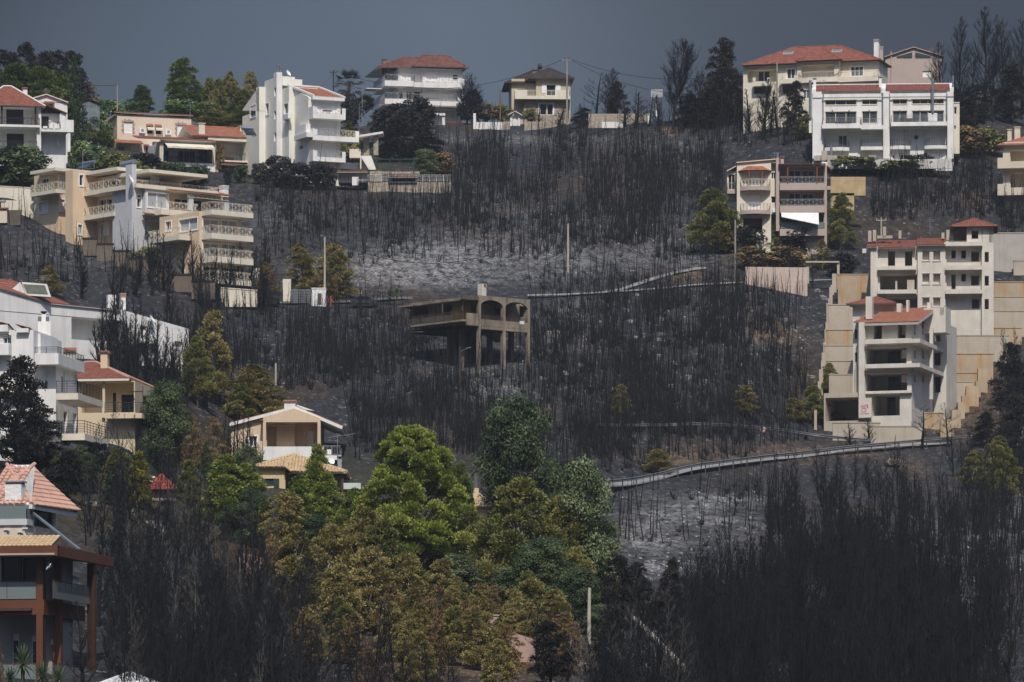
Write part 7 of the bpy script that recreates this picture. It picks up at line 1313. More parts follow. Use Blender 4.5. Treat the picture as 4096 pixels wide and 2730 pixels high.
def beam_on_ground():
 a = ground(2540,2590) + Vector((0,0,2.2)); b = ground(2745,2790) + Vector((0,0,1.6)); o = thing('fallen_pole','pale fallen pole lying slantwise across the bottom right thicket','pole',ground(2640,2700)); mb = MB(); mb.tube([a,b],[.17,.2],8); mb.build('shaft',PW,o); q = MB(); q.bar(a.lerp(b,.5) - Vector((0,0,3)),a.lerp(b,.5),.15); q.build('prop',BW,o)
beam_on_ground()
def wire(p,q,sag,label,n=14,r=.035):
 mb = MB(); pts = [p.lerp(q,i / n) - Vector((0,0,sag * 4 * (i / n) * (1 - i / n))) for i in range(n + 1)]; mb.tube(pts,r,4); tag(mb.build('overhead_wire',IRON,None,p),label,'wire')
wire(t2,t1,4.0,'long sagging overhead wire passing the skyline villa'); wire(t1,t3,3.0,'overhead wire from the grey pole to the long cream house'); wire(t1 + Vector((.6,0,-.4)),ground(2900,510) + Vector((0,0,5)),2.,'lower overhead wire slanting down behind the bushy black pine'); wire(at(1260,345,800),t2,1.0,'short overhead wire left of the dark wooden pole'); wire(at(318,330,760),t4,.3,'wire from the dark cypress to the thin pole'); wire(at(300,1310,590),at(1640,1450,575),3,'faint wire crossing below the burnt out house',r=.02) if False else None
wire(at(955,1056,640),t5,.8,'overhead wire from the lowest peach balconies to the pale pole'); wire(t5,at(1990,1010,640),2.2,'overhead wire running right from the pale pole over the ash')
def basketball():
 b = at(*R4(592,905),815); o = thing('basketball_post','white basketball post with pale backboard between charred trees on the skyline','basketball hoop',b); k = .3826 * 815 / FPX; mb = MB(); mb.tube([b - Vector((0,0,1)),b + Vector((0,0,165 * k))],.16,8); mb.build('post',PLASTICW,o); mb = MB(); mb.bar(b + Vector((-62 * k,-.9,180 * k)),b + Vector((62 * k,-.9,180 * k)),.05,82 * k); mb.build('backboard',mat('faded_board',(.33,.34,.35),.6),o); mb = MB(); mb.tube([b + Vector((.23 * math.cos(t),-1.2 + .23 * math.sin(t),150 * k)) for t in [i * math.pi / 6 for i in range(13)]],.02,4); mb.bar(b + Vector((0,0,160 * k)),b + Vector((0,-.9,170 * k)),.08); mb.build('hoop',RW,o)
basketball()
def sign_board():
 b = ground(3052,1742); o = thing('notice_board','small white and red notice board standing behind the upper guard rail','sign',b); k = b.y / FPX; mb = MB(); [mb.bar(b + Vector((x,0,-.5)),b + Vector((x,0,24 * k)),.06) for x in (-8 * k,8 * k)]; mb.build('leg',STEEL,o); z = 22 * k; w = 11 * k
 mb = MB(); mb.bar(b + Vector((-w,-.05,z)),b + Vector((w,-.05,z)),.04,20 * k); o2 = mb.build('board',PLASTICW,o); rd = mat('sign_red',(.5,.03,.03),.5); mb = MB(); mb.bar(b + Vector((-w,-.075,z - 6.5 * k)),b + Vector((w,-.075,z - 6.5 * k)),.01,7 * k); mb.build('red_band',rd,o)
 rr = random.Random(2)
 for j,(zz,mm,hh) in enumerate(((z + 7.5 * k,rd,1.6),(z + 3.6 * k,IRON,2.6),(z + .2 * k,IRON,1.4),(z - 6.3 * k,PLASTICW,2.2))):
  mb = MB(); x = -w * .8
  while x < w * .75: L_ = w * rr.uniform(.1,.3); mb.bar(b + Vector((x,-.085,zz)),b + Vector((x + L_,-.085,zz)),.008,hh * k); x += L_ + w * .08
  mb.build('printed_line',mm,o)['kind'] = 'stuff'
sign_board()
def car(u,v,w_px,label,body,yaw):
 b = ground(u,v); s = w_px * b.y / FPX / 4.2; o = thing('parked_car',label,'car',b + Vector((0,0,.2))); o.rotation_euler = (0,0,rad(yaw)); o.scale = (s,s,s)
 def P(pts,y0,y1,nm,m): mb = MB(); mb.prism([(x,y0,z) for x,z in pts],[(x,y1,z) for x,z in pts]); q = mb.build(nm,m,None,(0,0,0)); q.parent = o; return q
 P([(-2.1,.35),(-2.1,.8),(-1.9,.95),(-1.3,1.0),(-.75,1.45),(.75,1.48),(1.45,.98),(2.05,.85),(2.1,.4)],-.85,.85,'body',body); P([(-1.15,.98),(-.7,1.38),(.7,1.41),(1.25,.98)],-.87,.87,'side_window',GLASSK); P([(-1.32,1.02),(-.8,1.4),(-.78,1.42),(-1.28,1.02)],-.72,.72,'rear_window',GLASSK)
 for x in (-1.35,1.3):
  for y in (-.8,.8): mb = MB(); mb.tube([(x,y - .1,.33),(x,y + .1,.33)],.33,12); q = mb.build('wheel',IRON,None,(0,0,0)); q.parent = o
 for y in (-.6,.6): mb = MB(); mb.bar((2.07,y - .15,.7),(2.07,y + .15,.7),.1,.14); q = mb.build('headlight',PLASTICW,None,(0,0,0)); q.parent = o
car(1455,1236,112,'dark grey burnt car parked by the track left of the burnt out house',mat('scorched_car_paint',(.04,.045,.05),.35,.3,1),180); car(1066,1231,106,'black car parked at the track in front of the small white hut',mat('black_car_paint',(.015,.016,.018),.25,.1,1),182)
def barrel(): b = at(*A5(722,1015),ground_D(*A5(722,1018))); o = thing('rolled_barrel','faded pinkish barrel lying on the ash below the burnt out house','barrel',b); mb = MB(); mb.tube([b + Vector((-.35,.3,.35)),b + Vector((.45,-.3,.35))],.42,12); mb.build('drum',mat('faded_pink_drum',(.30,.16,.14),.8,.2,2),o); mb = MB(); mb.tube([b + Vector((.45,-.3,.35)),b + Vector((.47,-.32,.35))],.36,12); mb.build('open_end_shade',DARKIN,o)  # dark disc painted as the shade inside the drum, whose end is closed
barrel()
def umbrella():
 b = at(519,2760,300); o = thing('canopy_tent','white pointed canopy top showing at the bottom edge','canopy',b); ap = at(519,2684,300); k = 300 / FPX; mb = MB(); R_ = [Vector((ap.x + 150 * k * math.cos(t),ap.y + 150 * k * math.sin(t),ap.z - 56 * k)) for t in [i * math.pi / 4 + .3 for i in range(8)]]
 for i in range(8): mb.face([ap,R_[i],R_[(i + 1) % 8]]); mb.face([R_[i],R_[(i + 1) % 8],R_[(i + 1) % 8] - Vector((0,0,.35)),R_[i] - Vector((0,0,.35))])
 mb.build('cloth',mat('white_canvas',(.66,.66,.65),.8,.06,1),o); mb = MB(); mb.tube([ap - Vector((0,0,4)),ap - Vector((0,0,.02))],.05,6); mb.build('mast',STEEL,o)
umbrella()
def bird():
 c = at(*A3(318,812),306); o = thing('flying_bird','small blue grey and white bird gliding before the brown terrace','bird',c); k = .606 * 306 / FPX; mb = MB(); mb.tube([c + Vector((-16 * k,0,-14 * k)),c + Vector((-6 * k,0,-4 * k)),c + Vector((4 * k,0,8 * k)),c + Vector((12 * k,0,20 * k)),c + Vector((20 * k,0,30 * k))],[.01,.055,.06,.035,.008],8); mb.build('body',PLASTICW,o,smooth=True); bl = mat('blue_grey_feathers',(.10,.14,.22),.7,.2,4); m = MB(); q = [c + Vector((4 * k,0,6 * k)),c + Vector((-6 * k,-.15,10 * k)),c + Vector((-2 * k,-.3,26 * k)),c + Vector((6 * k,-.22,34 * k)),c + Vector((10 * k,0,18 * k))]; m.prism(q,[p + Vector((.02,.02,0)) for p in q]); m.build('wing',bl,o); m = MB(); q = [c + Vector((4 * k,0,6 * k)),c + Vector((14 * k,.2,2 * k)),c + Vector((22 * k,.35,12 * k)),c + Vector((12 * k,.1,18 * k))]; m.prism(q,[p + Vector((.0,.02,.02)) for p in q]); m.build('wing',bl,o)
bird()
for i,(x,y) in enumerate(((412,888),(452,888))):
 u,v = B4(x,y); b = ground(u,v + 8); o = thing('culvert_pipe',('left','right')[i] + ' of two dark culvert pipe mouths in the bank under the lower road','pipe',b); mb = MB(); k = b.y / FPX; mb.tube([b + Vector((0,-.9,.5)),b + Vector((0,1.5,.5))],13 * k,14); mb.build('pipe_wall',CONCG,o); mb = MB(); mb.tube([b + Vector((0,-.93,.5)),b + Vector((0,-.91,.5))],11 * k,14); mb.build('pipe_mouth_shade',DARKIN,o)  # pipe is solid; a dark disc paints the shade in its mouth
def bin_(reg,x,y,w,h,label,m,D): b = at(*reg(x,y),D); k = reg.k * D / FPX; o = thing('waste_container',label,'waste bin',b); mb = MB(); q = lambda t,z: [b + Vector((sx * w * k * t / 2,sy * w * k * .35 * t,z)) for sx,sy in ((-1,-1),(1,-1),(1,1),(-1,1))]; mb.prism(q(.85,0),q(1,h * k * .85)); mb.build('bin_body',m,o); mb = MB(); mb.prism(q(1.03,h * k * .86),q(.95,h * k)); mb.build('lid',m,o)
bin_(R4,292,1045,100,75,'dark waste container standing in front of the low white skyline wall',mat('dark_bin',(.03,.028,.026),.6,.2,1),828); bin_(R4,1172,1045,60,38,'small dark bin below the white wall near the basketball post',MATS['dark_bin'],795)
# ------------------------------------------------------------------ trees and plants
def np_mesh(name,V,F,mat,tint=None,smooth=False):
 """V (n,3); F list of (k,m) index arrays"""
 me = bpy.data.meshes.new(name); me.vertices.add(len(V)); me.vertices.foreach_set('co',np.asarray(V,float).ravel())
 F = [np.asarray(f) for f in F if len(f)]
 idx = np.concatenate([f.ravel() for f in F]); tot = np.concatenate([np.full(len(f),f.shape[1]) for f in F])
 me.loops.add(len(idx)); me.loops.foreach_set('vertex_index',idx); me.polygons.add(len(tot))
 me.polygons.foreach_set('loop_start',np.concatenate([[0],np.cumsum(tot)[:-1]])); me.polygons.foreach_set('loop_total',tot)
 me.update(calc_edges=True)
 if smooth: me.polygons.foreach_set('use_smooth',[True] * len(tot))
 if tint is not None:
  ca = me.color_attributes.new('tint','FLOAT_COLOR','POINT'); t = np.asarray(tint,float)
  ca.data.foreach_set('color',np.stack([t,t,t,np.ones_like(t)],1).ravel())
 me.materials.append(mat); return me
class Wood:
 def __init__(s,sides=3): s.V = []; s.F = []; s.n = sides; s.tips = []
 def limb(s,pts,r0,r1,n=None):
  n = n or s.n; pts = np.asarray(pts,float); k0 = len(s.V); m = len(pts)
  for i in range(m):
   d = pts[min(i + 1,m - 1)] - pts[max(i - 1,0)]; d /= np.linalg.norm(d) + 1e-9
   a = np.cross(d,(0.3,0.2,1.) if abs(d[2]) < .9 else (1.,0.2,0)); a /= np.linalg.norm(a) + 1e-9; b = np.cross(d,a)
   r = r0 + (r1 - r0) * i / (m - 1)
   for j in range(n):
    t = 2 * math.pi * j / n; s.V.append(pts[i] + a * r * math.cos(t) + b * r * math.sin(t))
  for i in range(m - 1):
   for j in range(n):
    q = (j + 1) % n; s.F.append((k0 + i*n + j,k0 + i*n + q,k0 + (i+1)*n + q,k0 + (i+1)*n + j))
 def mesh(s,name,mat): return np_mesh(name,np.array(s.V),[np.array(s.F)],mat,smooth=True)
def curve(p,d,ln,up,n,rg,wig=.12):
 """a limb that starts in direction d and bends upward"""
 p = np.array(p,float); d = np.array(d,float); d /= np.linalg.norm(d); pts = [p.copy()]
 for i in range(n):
  d = d + np.array((0,0,up)) + np.array([rg.gauss(0,wig) for _ in range(3)]); d /= np.linalg.norm(d)
  p = p + d * ln / n; pts.append(p.copy())
 return np.array(pts)
def burnt_tree(seed,h,r,n_br,spread,up=.25,start=.25,twigs=5,sub=0,lean=.04,tip=.15):
 """trunk and twig meshes of a leafless charred conifer; returns (trunk, twigs)"""
 rg = random.Random(seed); T = Wood(5); B = Wood(3)
 trunk = curve((0,0,-.5),(rg.gauss(0,lean),rg.gauss(0,lean),1),h + .5,.08,8,rg,.03); T.limb(trunk,r,r * tip)
 for i in range(n_br):
  t = start + (1 - start) * ((i + rg.random()) / n_br); q = t * 8; k = min(int(q),7); p = trunk[k] + (trunk[k + 1] - trunk[k]) * (q - k)
  a = rg.random() * 6.283; e = rg.uniform(.15,.75)
  ln = spread * (1.05 - t) ** .7 * rg.uniform(.55,1.1) * (1 if t > start + .08 else .6)
  br = curve(p,(math.cos(a),math.sin(a),e),ln,up,4,rg,.12); rr = max(r * .34 * (1.1 - t),.016)
  B.limb(br,rr,rr * .35)
  for j in range(twigs):
   q2 = rg.uniform(.25,1) * 4; k2 = min(int(q2),3); p2 = br[k2] + (br[k2 + 1] - br[k2]) * (q2 - k2)
   dd = br[min(k2 + 1,4)] - br[k2]; dd = dd / np.linalg.norm(dd) + np.array([rg.gauss(0,.55),rg.gauss(0,.55),rg.uniform(.0,.7)])
   tw = curve(p2,dd,ln * rg.uniform(.18,.45),up * .8,2,rg,.15); B.limb(tw,max(rr * .45,.011),.006)
   for m in range(sub):
    dd2 = tw[2] - tw[0]; dd2 = dd2 / np.linalg.norm(dd2) + np.array([rg.gauss(0,.6),rg.gauss(0,.6),rg.uniform(0,.6)])
    B.limb(curve(tw[rg.choice((1,2))],dd2,ln * rg.uniform(.1,.22),.2,1,rg,.1),.010,.006)
 return T,B
def leaves(pos,nrm,size,rg,aspect=.45,jitter=.6,fold=0.0):
 """quads at pos, roughly facing along nrm"""
 n = len(pos); d = nrm + rg.normal(0,jitter,(n,3)); d /= np.linalg.norm(d,axis=1)[:,None] + 1e-9
 a = np.cross(d,rg.normal(0,1,(n,3))); a /= np.linalg.norm(a,axis=1)[:,None] + 1e-9; b = np.cross(d,a)
 s = (size * rg.uniform(.6,1.3,n))[:,None]; a = a * s; b = b * s * aspect
 V = np.stack([pos - a,pos + b * .9 - a * .1,pos + a,pos - b * .9 - a * .1],1).reshape(-1,3)
 return V,np.arange(4 * n).reshape(n,4)
def sprays(pos,dirs,ln,wd,rg,jitter=.35):
 """narrow needle tufts that point along dirs"""
 n = len(pos); d = dirs + rg.normal(0,jitter,(n,3)); d /= np.linalg.norm(d,axis=1)[:,None] + 1e-9
 a = np.cross(d,rg.normal(0,1,(n,3))); a /= np.linalg.norm(a,axis=1)[:,None] + 1e-9
 l = (ln * rg.uniform(.6,1.25,n))[:,None]; w = (wd * rg.uniform(.7,1.3,n))[:,None]
 V = np.stack([pos - a * w * .3,pos + d * l * .55 - a * w,pos + d * l,pos + d * l * .55 + a * w],1).reshape(-1,3)
 return V,np.arange(4 * n).reshape(n,4)
def crown(seed,clumps,per,kind,size,mat,name='crown',wide=.5,brown=0.0):
 """clumps: list of (centre, radius xyz, tint). Leaves sit in the outer shell of each clump."""
 rg = np.random.default_rng(seed); Vs = []; Fs = []; Ts = []; k = 0
 for c,rad,tint in clumps:
  c = np.array(c,float); rad = np.array(rad if hasattr(rad,'__len__') else (rad,) * 3,float)
  n = max(8,int(per * (rad[0] * rad[2]) ** .9)); d = rg.normal(0,1,(n,3)); d /= np.linalg.norm(d,axis=1)[:,None]
  d[:,2] = np.where(d[:,2] < -.45,-d[:,2] * .6,d[:,2])
  rr = rg.uniform(.45,1.08,n)[:,None]; p = c + d * rad * rr
  if kind == 'needle': V,F = sprays(p,d + np.array((0,0,.75)),size,size * wide,rg)
  elif kind == 'up': V,F = sprays(p,d * .35 + np.array((0,0,1.)),size,size * wide,rg,.22)
  else: V,F = leaves(p,d + np.array((0,-.15,.45)),size,rg,wide)
  t = np.clip(tint + rg.normal(0,.13,n),0,1)
  if brown: t = np.where(rg.random(n) < brown,rg.uniform(.75,1,n),t * .7)
  Vs.append(V); Fs.append(F + k); Ts.append(np.repeat(t,4)); k += len(V)
 return np_mesh(name,np.concatenate(Vs),[np.concatenate(Fs)],mat,np.concatenate(Ts))
M_CHAR = mat('charred_bark',(.012,.0118,.012),.9,.25,1.2,obj_var=.25)
M_TWIG = mat('charred_twigs',(.009,.0095,.0105),.9,.25,1.2,obj_var=.6)
M_PALE = mat('pale_twigs',(.075,.07,.065),.9,.3,1.2,obj_var=.6)  # paler grey copy of the twig colour for one thicket shape
M_BARK = mat('pine_bark',(.10,.075,.055),.9,.3,1.5)
M_PALEBARK = mat('pale_bark',(.30,.26,.22),.9,.3,1.5)
L_PINE = leaf_mat('pine_needles',[(0.026,0.044,0.012),(0.065,0.101,0.021),(0.130,0.169,0.039),(0.195,0.215,0.065)])
L_YOUNG = leaf_mat('young_pine_needles',[(0.042,0.068,0.013),(0.124,0.169,0.026),(0.234,0.267,0.052),(0.325,0.325,0.091)])
L_BRIGHT = leaf_mat('bright_pine_needles',[(0.049,0.074,0.013),(0.148,0.194,0.025),(0.271,0.314,0.051),(0.369,0.380,0.102)])
L_DARK = leaf_mat('dark_leaves',[(0.016,0.029,0.013),(0.039,0.065,0.023),(0.078,0.111,0.039),(0.143,0.169,0.078)],rough=.5,spec=.3)
L_SCORCH = leaf_mat('scorched_needles',[(0.065,0.065,0.019),(0.176,0.153,0.049),(0.299,0.244,0.088),(0.416,0.338,0.143)],trans=.2)
L_OLIVE = leaf_mat('olive_needles',[(0.052,0.068,0.018),(0.130,0.140,0.036),(0.227,0.215,0.062),(0.325,0.273,0.098)],trans=.2)
L_RUST = leaf_mat('rust_needles',[(0.058,0.039,0.018),(0.124,0.078,0.033),(0.202,0.130,0.055),(0.260,0.182,0.091)],trans=.15)
L_SOOT = leaf_mat('sooty_needles',[(.010,.011,.010),(.02,.02,.018),(.035,.033,.028),(.06,.05,.035)],trans=.1)
L_GREY = leaf_mat('grey_green_leaves',[(0.036,0.055,0.023),(0.085,0.117,0.047),(0.169,0.208,0.091),(0.299,0.338,0.182)],rough=.5,spec=.3)
L_IVY = leaf_mat('ivy_leaves',[(0.026,0.058,0.016),(0.078,0.143,0.033),(0.169,0.234,0.065),(0.338,0.390,0.182)],rough=.4,spec=.5)
L_YUCCA = leaf_mat('yucca_leaves',[(0.026,0.046,0.023),(0.065,0.098,0.046),(0.117,0.156,0.065),(0.208,0.234,0.117)],rough=.4,spec=.5)
PROTO = {}
def proto(kind,i,maker,n=3):
 key = (kind,i % n)
 if key not in PROTO: PROTO[key] = maker(i % n)
 return PROTO[key]
def place_tree(name,meshes,p,label,cat,group=None,s=1.,rot=None,sz=None):
 """meshes: [(part name, mesh), ...] under one root at the foot of the trunk"""
 t = thing(name,label,cat,p,group); t.scale = (s,s,sz or s); t.rotation_euler = (0,0,RNG.random() * 6.28 if rot is None else rot)
 for nm,me in meshes:
  o = bpy.data.objects.new(nm,me); COL.objects.link(o); o.parent = t
  if nm in ('twigs','crown'): o['kind'] = 'stuff'
 return t
def mk_pine(seed,h,w,lobes,mats,per=260,size=.42,kind='needle',base=.25,wide=.28,top=1.0,bark=None,brown=0.,round_=.75):
 """conifer: trunk, limbs out to each clump, clumps spread over a rounded cone"""
 rg = random.Random(seed); T = Wood(6); tr = curve((0,0,-.6),(rg.gauss(0,.03),rg.gauss(0,.03),1),h * .93 + .6,.06,8,rg,.03); T.limb(tr,h * .022,h * .004)
 cl = []
 for i in range(lobes):
  t = base + (1 - base) * (i + rg.random() * .9) / lobes
  env = w / 2 * (max(0.02,1 - ((t - base) / (1.02 - base)) ** 1.6)) ** round_ * (.55 + .45 * min(1,(t - base) / .18 + .35))
  a = i * 2.39996 + rg.gauss(0,.5); rr = env * rg.uniform(.35,.92); z = h * t
  r = h * .085 * rg.uniform(.75,1.35) * (1.25 - .6 * t) * top
  x,y = tr[min(8,int(t * 8))][:2]; c = (x + math.cos(a) * rr,y + math.sin(a) * rr,z)
  cl.append((c,(r * 1.15,r * 1.15,r * .85),rg.uniform(.2,.75)))
  k = min(7,max(1,int((t - .1) * 8))); T.limb(curve(tr[k],np.array(c) - tr[k],np.linalg.norm(np.array(c) - tr[k]),.0,3,rg,.04),h * .006,.015,3)
 cl.append((tr[-1],(h * .035,h * .035,h * .07),.5))
 return [('trunk',T.mesh('pine_trunk',bark or M_BARK)),('crown',crown(seed,cl,per,kind,size,mats,wide=wide,brown=brown))]
def mk_round(seed,h,w,lobes,m,per=240,size=.2,wide=.5,kind='leaf',base=.12,stems=3,bark=None):
 """broadleaf tree or bush: clumps spread over an uneven ellipsoid"""
 rg = random.Random(seed); T = Wood(5); cl = []
 for i in range(lobes):
  z = base + (1 - base) * ((i + .5) / lobes); f = math.sin(math.pi * min(1,max(0.06,(z - base * .4) / (1.06 - base * .4)))) ** .6
  a = i * 2.39996 + rg.gauss(0,.4); rr = w / 2 * f * rg.uniform(.3,.85); r = max(w,h * .5) * .17 * rg.uniform(.7,1.25)
  c = (math.cos(a) * rr,math.sin(a) * rr,h * z); cl.append((c,(r,r,r * .9),rg.uniform(.15,.8)))
  if i % 3 == 0: T.limb(curve((0,0,-.3),np.array(c) + np.array((0,0,.3)),np.linalg.norm(c) + .3,.03,4,rg,.05),h * .012 + .02,.012,4)
 return [('trunk',T.mesh('stem',bark or M_BARK)),('crown',crown(seed + 50,cl,per,kind,size,m,wide=wide))]
def mk_column(seed,h,w,m,per=260,size=.3,kind='up',wide=.25):
 rg = random.Random(seed); T = Wood(5); T.limb(curve((0,0,-.4),(0,0,1),h * .8,.05,4,rg,.02),h * .02,.02); cl = []
 n = 16
 for i in range(n):
  t = .04 + .94 * (i + .5) / n; f = (math.sin(math.pi * min(.98,t * .9 + .12))) ** .7; a = rg.random() * 6.28; q = w * .22 * f
  cl.append(((math.cos(a) * q,math.sin(a) * q,h * t),(w * .36 * f + .05,w * .36 * f + .05,h / n * 1.3),rg.uniform(.2,.7)))
 return [('trunk',T.mesh('column_trunk',M_BARK)),('crown',crown(seed,cl,per,kind,size,m,wide=wide))]
def mk_palm(seed,h,fr,nf,m,skirt=10,dead=.0):
 """fan palm: ringed trunk, stalks with fans of stiff leaflets, drooping dead skirt"""
 rg = random.Random(seed); T = Wood(8); tr = curve((0,0,-.4),(.02,.02,1),h + .4,.05,6,rg,.02); T.limb(tr,.24,.19)
 V = []; F = []; t = []; top = tr[-1]
 for i in range(nf + skirt):
  a = i * 2.4; low = i >= nf; e = rg.uniform(-.2,1.3) if not low else rg.uniform(-1.3,-.6)
  d = np.array((math.cos(a) * math.cos(e),math.sin(a) * math.cos(e),math.sin(e))); ln = fr * (.55 if not low else .35)
  st = curve(top,d,ln,-.08,3,rg,.03); T.limb(st,.03,.02,3); hub = st[-1]; dd = st[-1] - st[-2]; dd /= np.linalg.norm(dd)
  sd = np.cross(dd,(0,0,1)); sd /= np.linalg.norm(sd) + 1e-9; up = np.cross(sd,dd)
  for j in range(13):
   q = (j - 6) / 6 * 1.25; ld = dd * math.cos(q) + sd * math.sin(q) + up * rg.uniform(-.05,.12); L1 = fr * .5 * (1 - .25 * abs(q) / 1.25)
   wv = np.cross(ld,up); wv /= np.linalg.norm(wv) + 1e-9; k = len(V)
   V += [hub,hub + ld * L1 * .5 + wv * .05,hub + ld * L1 + np.array((0,0,-.12 * L1)),hub + ld * L1 * .5 - wv * .05]
   F.append((k,k + 1,k + 2,k + 3)); t += [rg.uniform(.2,.8) if not low else .95] * 4
 return [('trunk',T.mesh('palm_trunk',M_BARK)),('crown',np_mesh('crown',np.array(V),[np.array(F)],m,t))]
def mk_yucca(seed,h,n,ln,m,w=.05):
 rg = random.Random(seed); T = Wood(6); T.limb(curve((0,0,-.4),(.03,0,1),h + .4,.05,4,rg,.03),.12,.10); V = []; F = []; t = []
 for i in range(n):
  a = i * 2.39996; e = -.5 + 1.95 * i / n; d = np.array((math.cos(a) * math.cos(e),math.sin(a) * math.cos(e),math.sin(e)))
  p0 = np.array((0,0,h)); L1 = ln * rg.uniform(.8,1.1); s = np.cross(d,(0,0,1.)); s /= np.linalg.norm(s) + 1e-9; s = s * w
  p1 = p0 + d * L1 * .55; p2 = p0 + d * L1 + np.array((0,0,-.12 * L1 * math.cos(e))); k = len(V)
  V += [p0 - s * .6,p1 - s,p2,p1 + s,p0 + s * .6]; F.append((k,k + 1,k + 2,k + 3,k + 4)); t += [rg.uniform(.2,.9)] * 5
 return [('trunk',T.mesh('yucca_trunk',M_BARK)),('crown',np_mesh('crown',np.array(V),[np.array(F)],m,t))]
# ------------------------------------------------------------------ the burnt wood on the hillside
# thin charred poles; where they stand and how thickly: (u, v, radius u, radius v, weight)
POLES = [(2300,760,560,200,1.),(1900,700,300,130,.55),(2700,850,300,170,.9),(2400,620,560,60,.35),(2300,980,500,60,.45),(1500,880,380,70,.75),(1180,850,160,90,.8),
 (1350,1000,260,60,.45),(1900,1000,300,60,.25),(2450,1150,350,50,.55),(2650,1280,420,110,1.),(2900,1250,300,120,.8),(2200,1330,120,120,.6),(2350,1450,260,100,.55),(2800,1520,420,150,.75),
 (1450,1380,260,120,.6),(1200,1450,220,120,.8),(1550,1540,300,120,.5),(2250,1620,500,110,.6),(2900,1700,420,80,.8),(1600,1720,360,120,.9),(2250,1790,380,100,1.),(2700,1780,360,60,.7),
 (450,1100,420,90,.55),(700,1170,330,80,1.),(300,900,250,60,.5),(950,1250,160,90,.8),(560,1330,330,90,1.1),(850,1500,180,120,.7),
 (2600,2000,260,60,.12),(3050,1990,160,50,.4),(2750,2120,300,60,.12),(3950,2250,300,160,.8),(3800,2080,200,80,.6),(3600,560,60,40,.1),(3850,820,330,130,1.3),(3900,640,260,60,.8),(3500,960,120,80,.5),(3000,560,260,60,.9),(2700,520,300,24,.5),(2900,700,150,80,.6),(3300,800,120,60,.3)]
FUZZ = [(3340,2400,310,170,1.),(3450,2170,340,120,.9),(3300,2600,520,200,1.1),(3750,2550,330,180,.8),(3950,1950,160,160,.9),(4000,1650,120,200,.9),(3500,1990,260,50,.6),(3000,2660,210,140,.9),(2850,2850,420,110,1.),(3600,2880,520,110,1.)]
TANGLE = [(800,2450,330,220,1.),(560,2250,240,180,.9),(950,2660,330,150,1.1),(700,2750,420,140,1.1),(520,1960,200,100,.6),(430,2450,90,250,1.2),(2450,2700,130,120,.5),(650,1600,170,60,.5),(2500,2900,300,70,.6),(900,2870,500,80,.9),(1500,2860,300,60,.3)]
CLEAR = [  # rectangles of the picture where no burnt stem has its foot: walls, roofs, roads, gardens
 (0,330,470,720),(300,330,980,745),(960,330,1460,690),(1440,330,1890,520),(2000,330,2320,500),(130,640,700,1010),(560,640,1020,1150),(2890,590,3330,1010),(3230,330,3860,690),(3240,880,4000,1850),
 (0,1130,780,1440),(0,1250,440,1830),(320,1380,680,1690),(900,1560,1400,2000),(1640,1160,2130,1345),(0,1840,300,3000),(280,2200,470,3000),(2960,330,3560,490),(1450,1900,1960,2250),(3970,480,4200,790),(2560,2000,2760,2060),(1300,620,1800,770),(2950,1090,3330,1140)]
def blocked(u,v): return any(a <= u <= c and b <= v <= d for a,b,c,d in CLEAR)
ROAD_LINES = [[(2370,1985),(2600,1935),(2900,1880),(3200,1840),(3600,1800),(3900,1775)],[(2120,1197),(2400,1178),(2760,1150),(3000,1140),(3340,1128)],[(1000,1215),(1500,1215),(1640,1205)]]
def on_road(u,v):
 for ln in ROAD_LINES:
  if ln[0][0] < u < ln[-1][0]:
   y = np.interp(u,[q[0] for q in ln],[q[1] for q in ln])
   if abs(v - y) < 16: return True
 return False
def scatter(lst,n,seed,gap=0.):
 rg = random.Random(seed); out_ = []; tot = [r[2] * r[3] * r[4] for r in lst]; used = {}
 tries = 0
 while len(out_) < n and tries < n * 16:
  tries += 1; b = rg.choices(lst,tot)[0]; r = math.sqrt(rg.random()) * 1.15; a = rg.random() * 6.283
  u = b[0] + b[2] * r * math.cos(a); v = b[1] + b[3] * r * math.sin(a)
  if v < skyline(u) + 3 or v > 2990 or u < -150 or u > 4250 or blocked(u,v) or on_road(u,v): continue
  if mnoise.noise(Vector((u * .006,v * .016,seed))) < -.12 and rg.random() < .8: continue
  out_.append((u,v))
 return out_
def ash_stones():
 rg = random.Random(9); V = []; pts = scatter([(a,b,ru * 1.1,rv * 1.2,k) for a,b,ru,rv,k in ASH] + [(2300,1250,900,330,.12),(2300,750,900,250,.1),(700,1100,600,150,.12)],2200,77)
 ms = []; m = mat('ash_pale_stone',(.24,.235,.225),.95,.3,2,obj_var=.6)
 for k in range(3):
  q = MB(); R_ = [[(math.cos(t + j * .5) * s * rg.uniform(.7,1.2),math.sin(t + j * .5) * s * rg.uniform(.7,1.2),z) for t in [i * 1.2566 for i in range(5)]] for j,(s,z) in enumerate(((1,-.3),(.9,.35),(.45,.65)))]
  for r0,r1 in zip(R_,R_[1:]):
   for i in range(5): q.face([r0[i],r0[(i + 1) % 5],r1[(i + 1) % 5],r1[i]])
  q.face(R_[2]); me = bpy.data.meshes.new('ash_stone'); me.from_pydata([tuple(p) for p in q.v],[],q.f); me.materials.append(m); ms.append(me)
 stuff_trees('loose_stones',pts,ms,31,.05,.20)
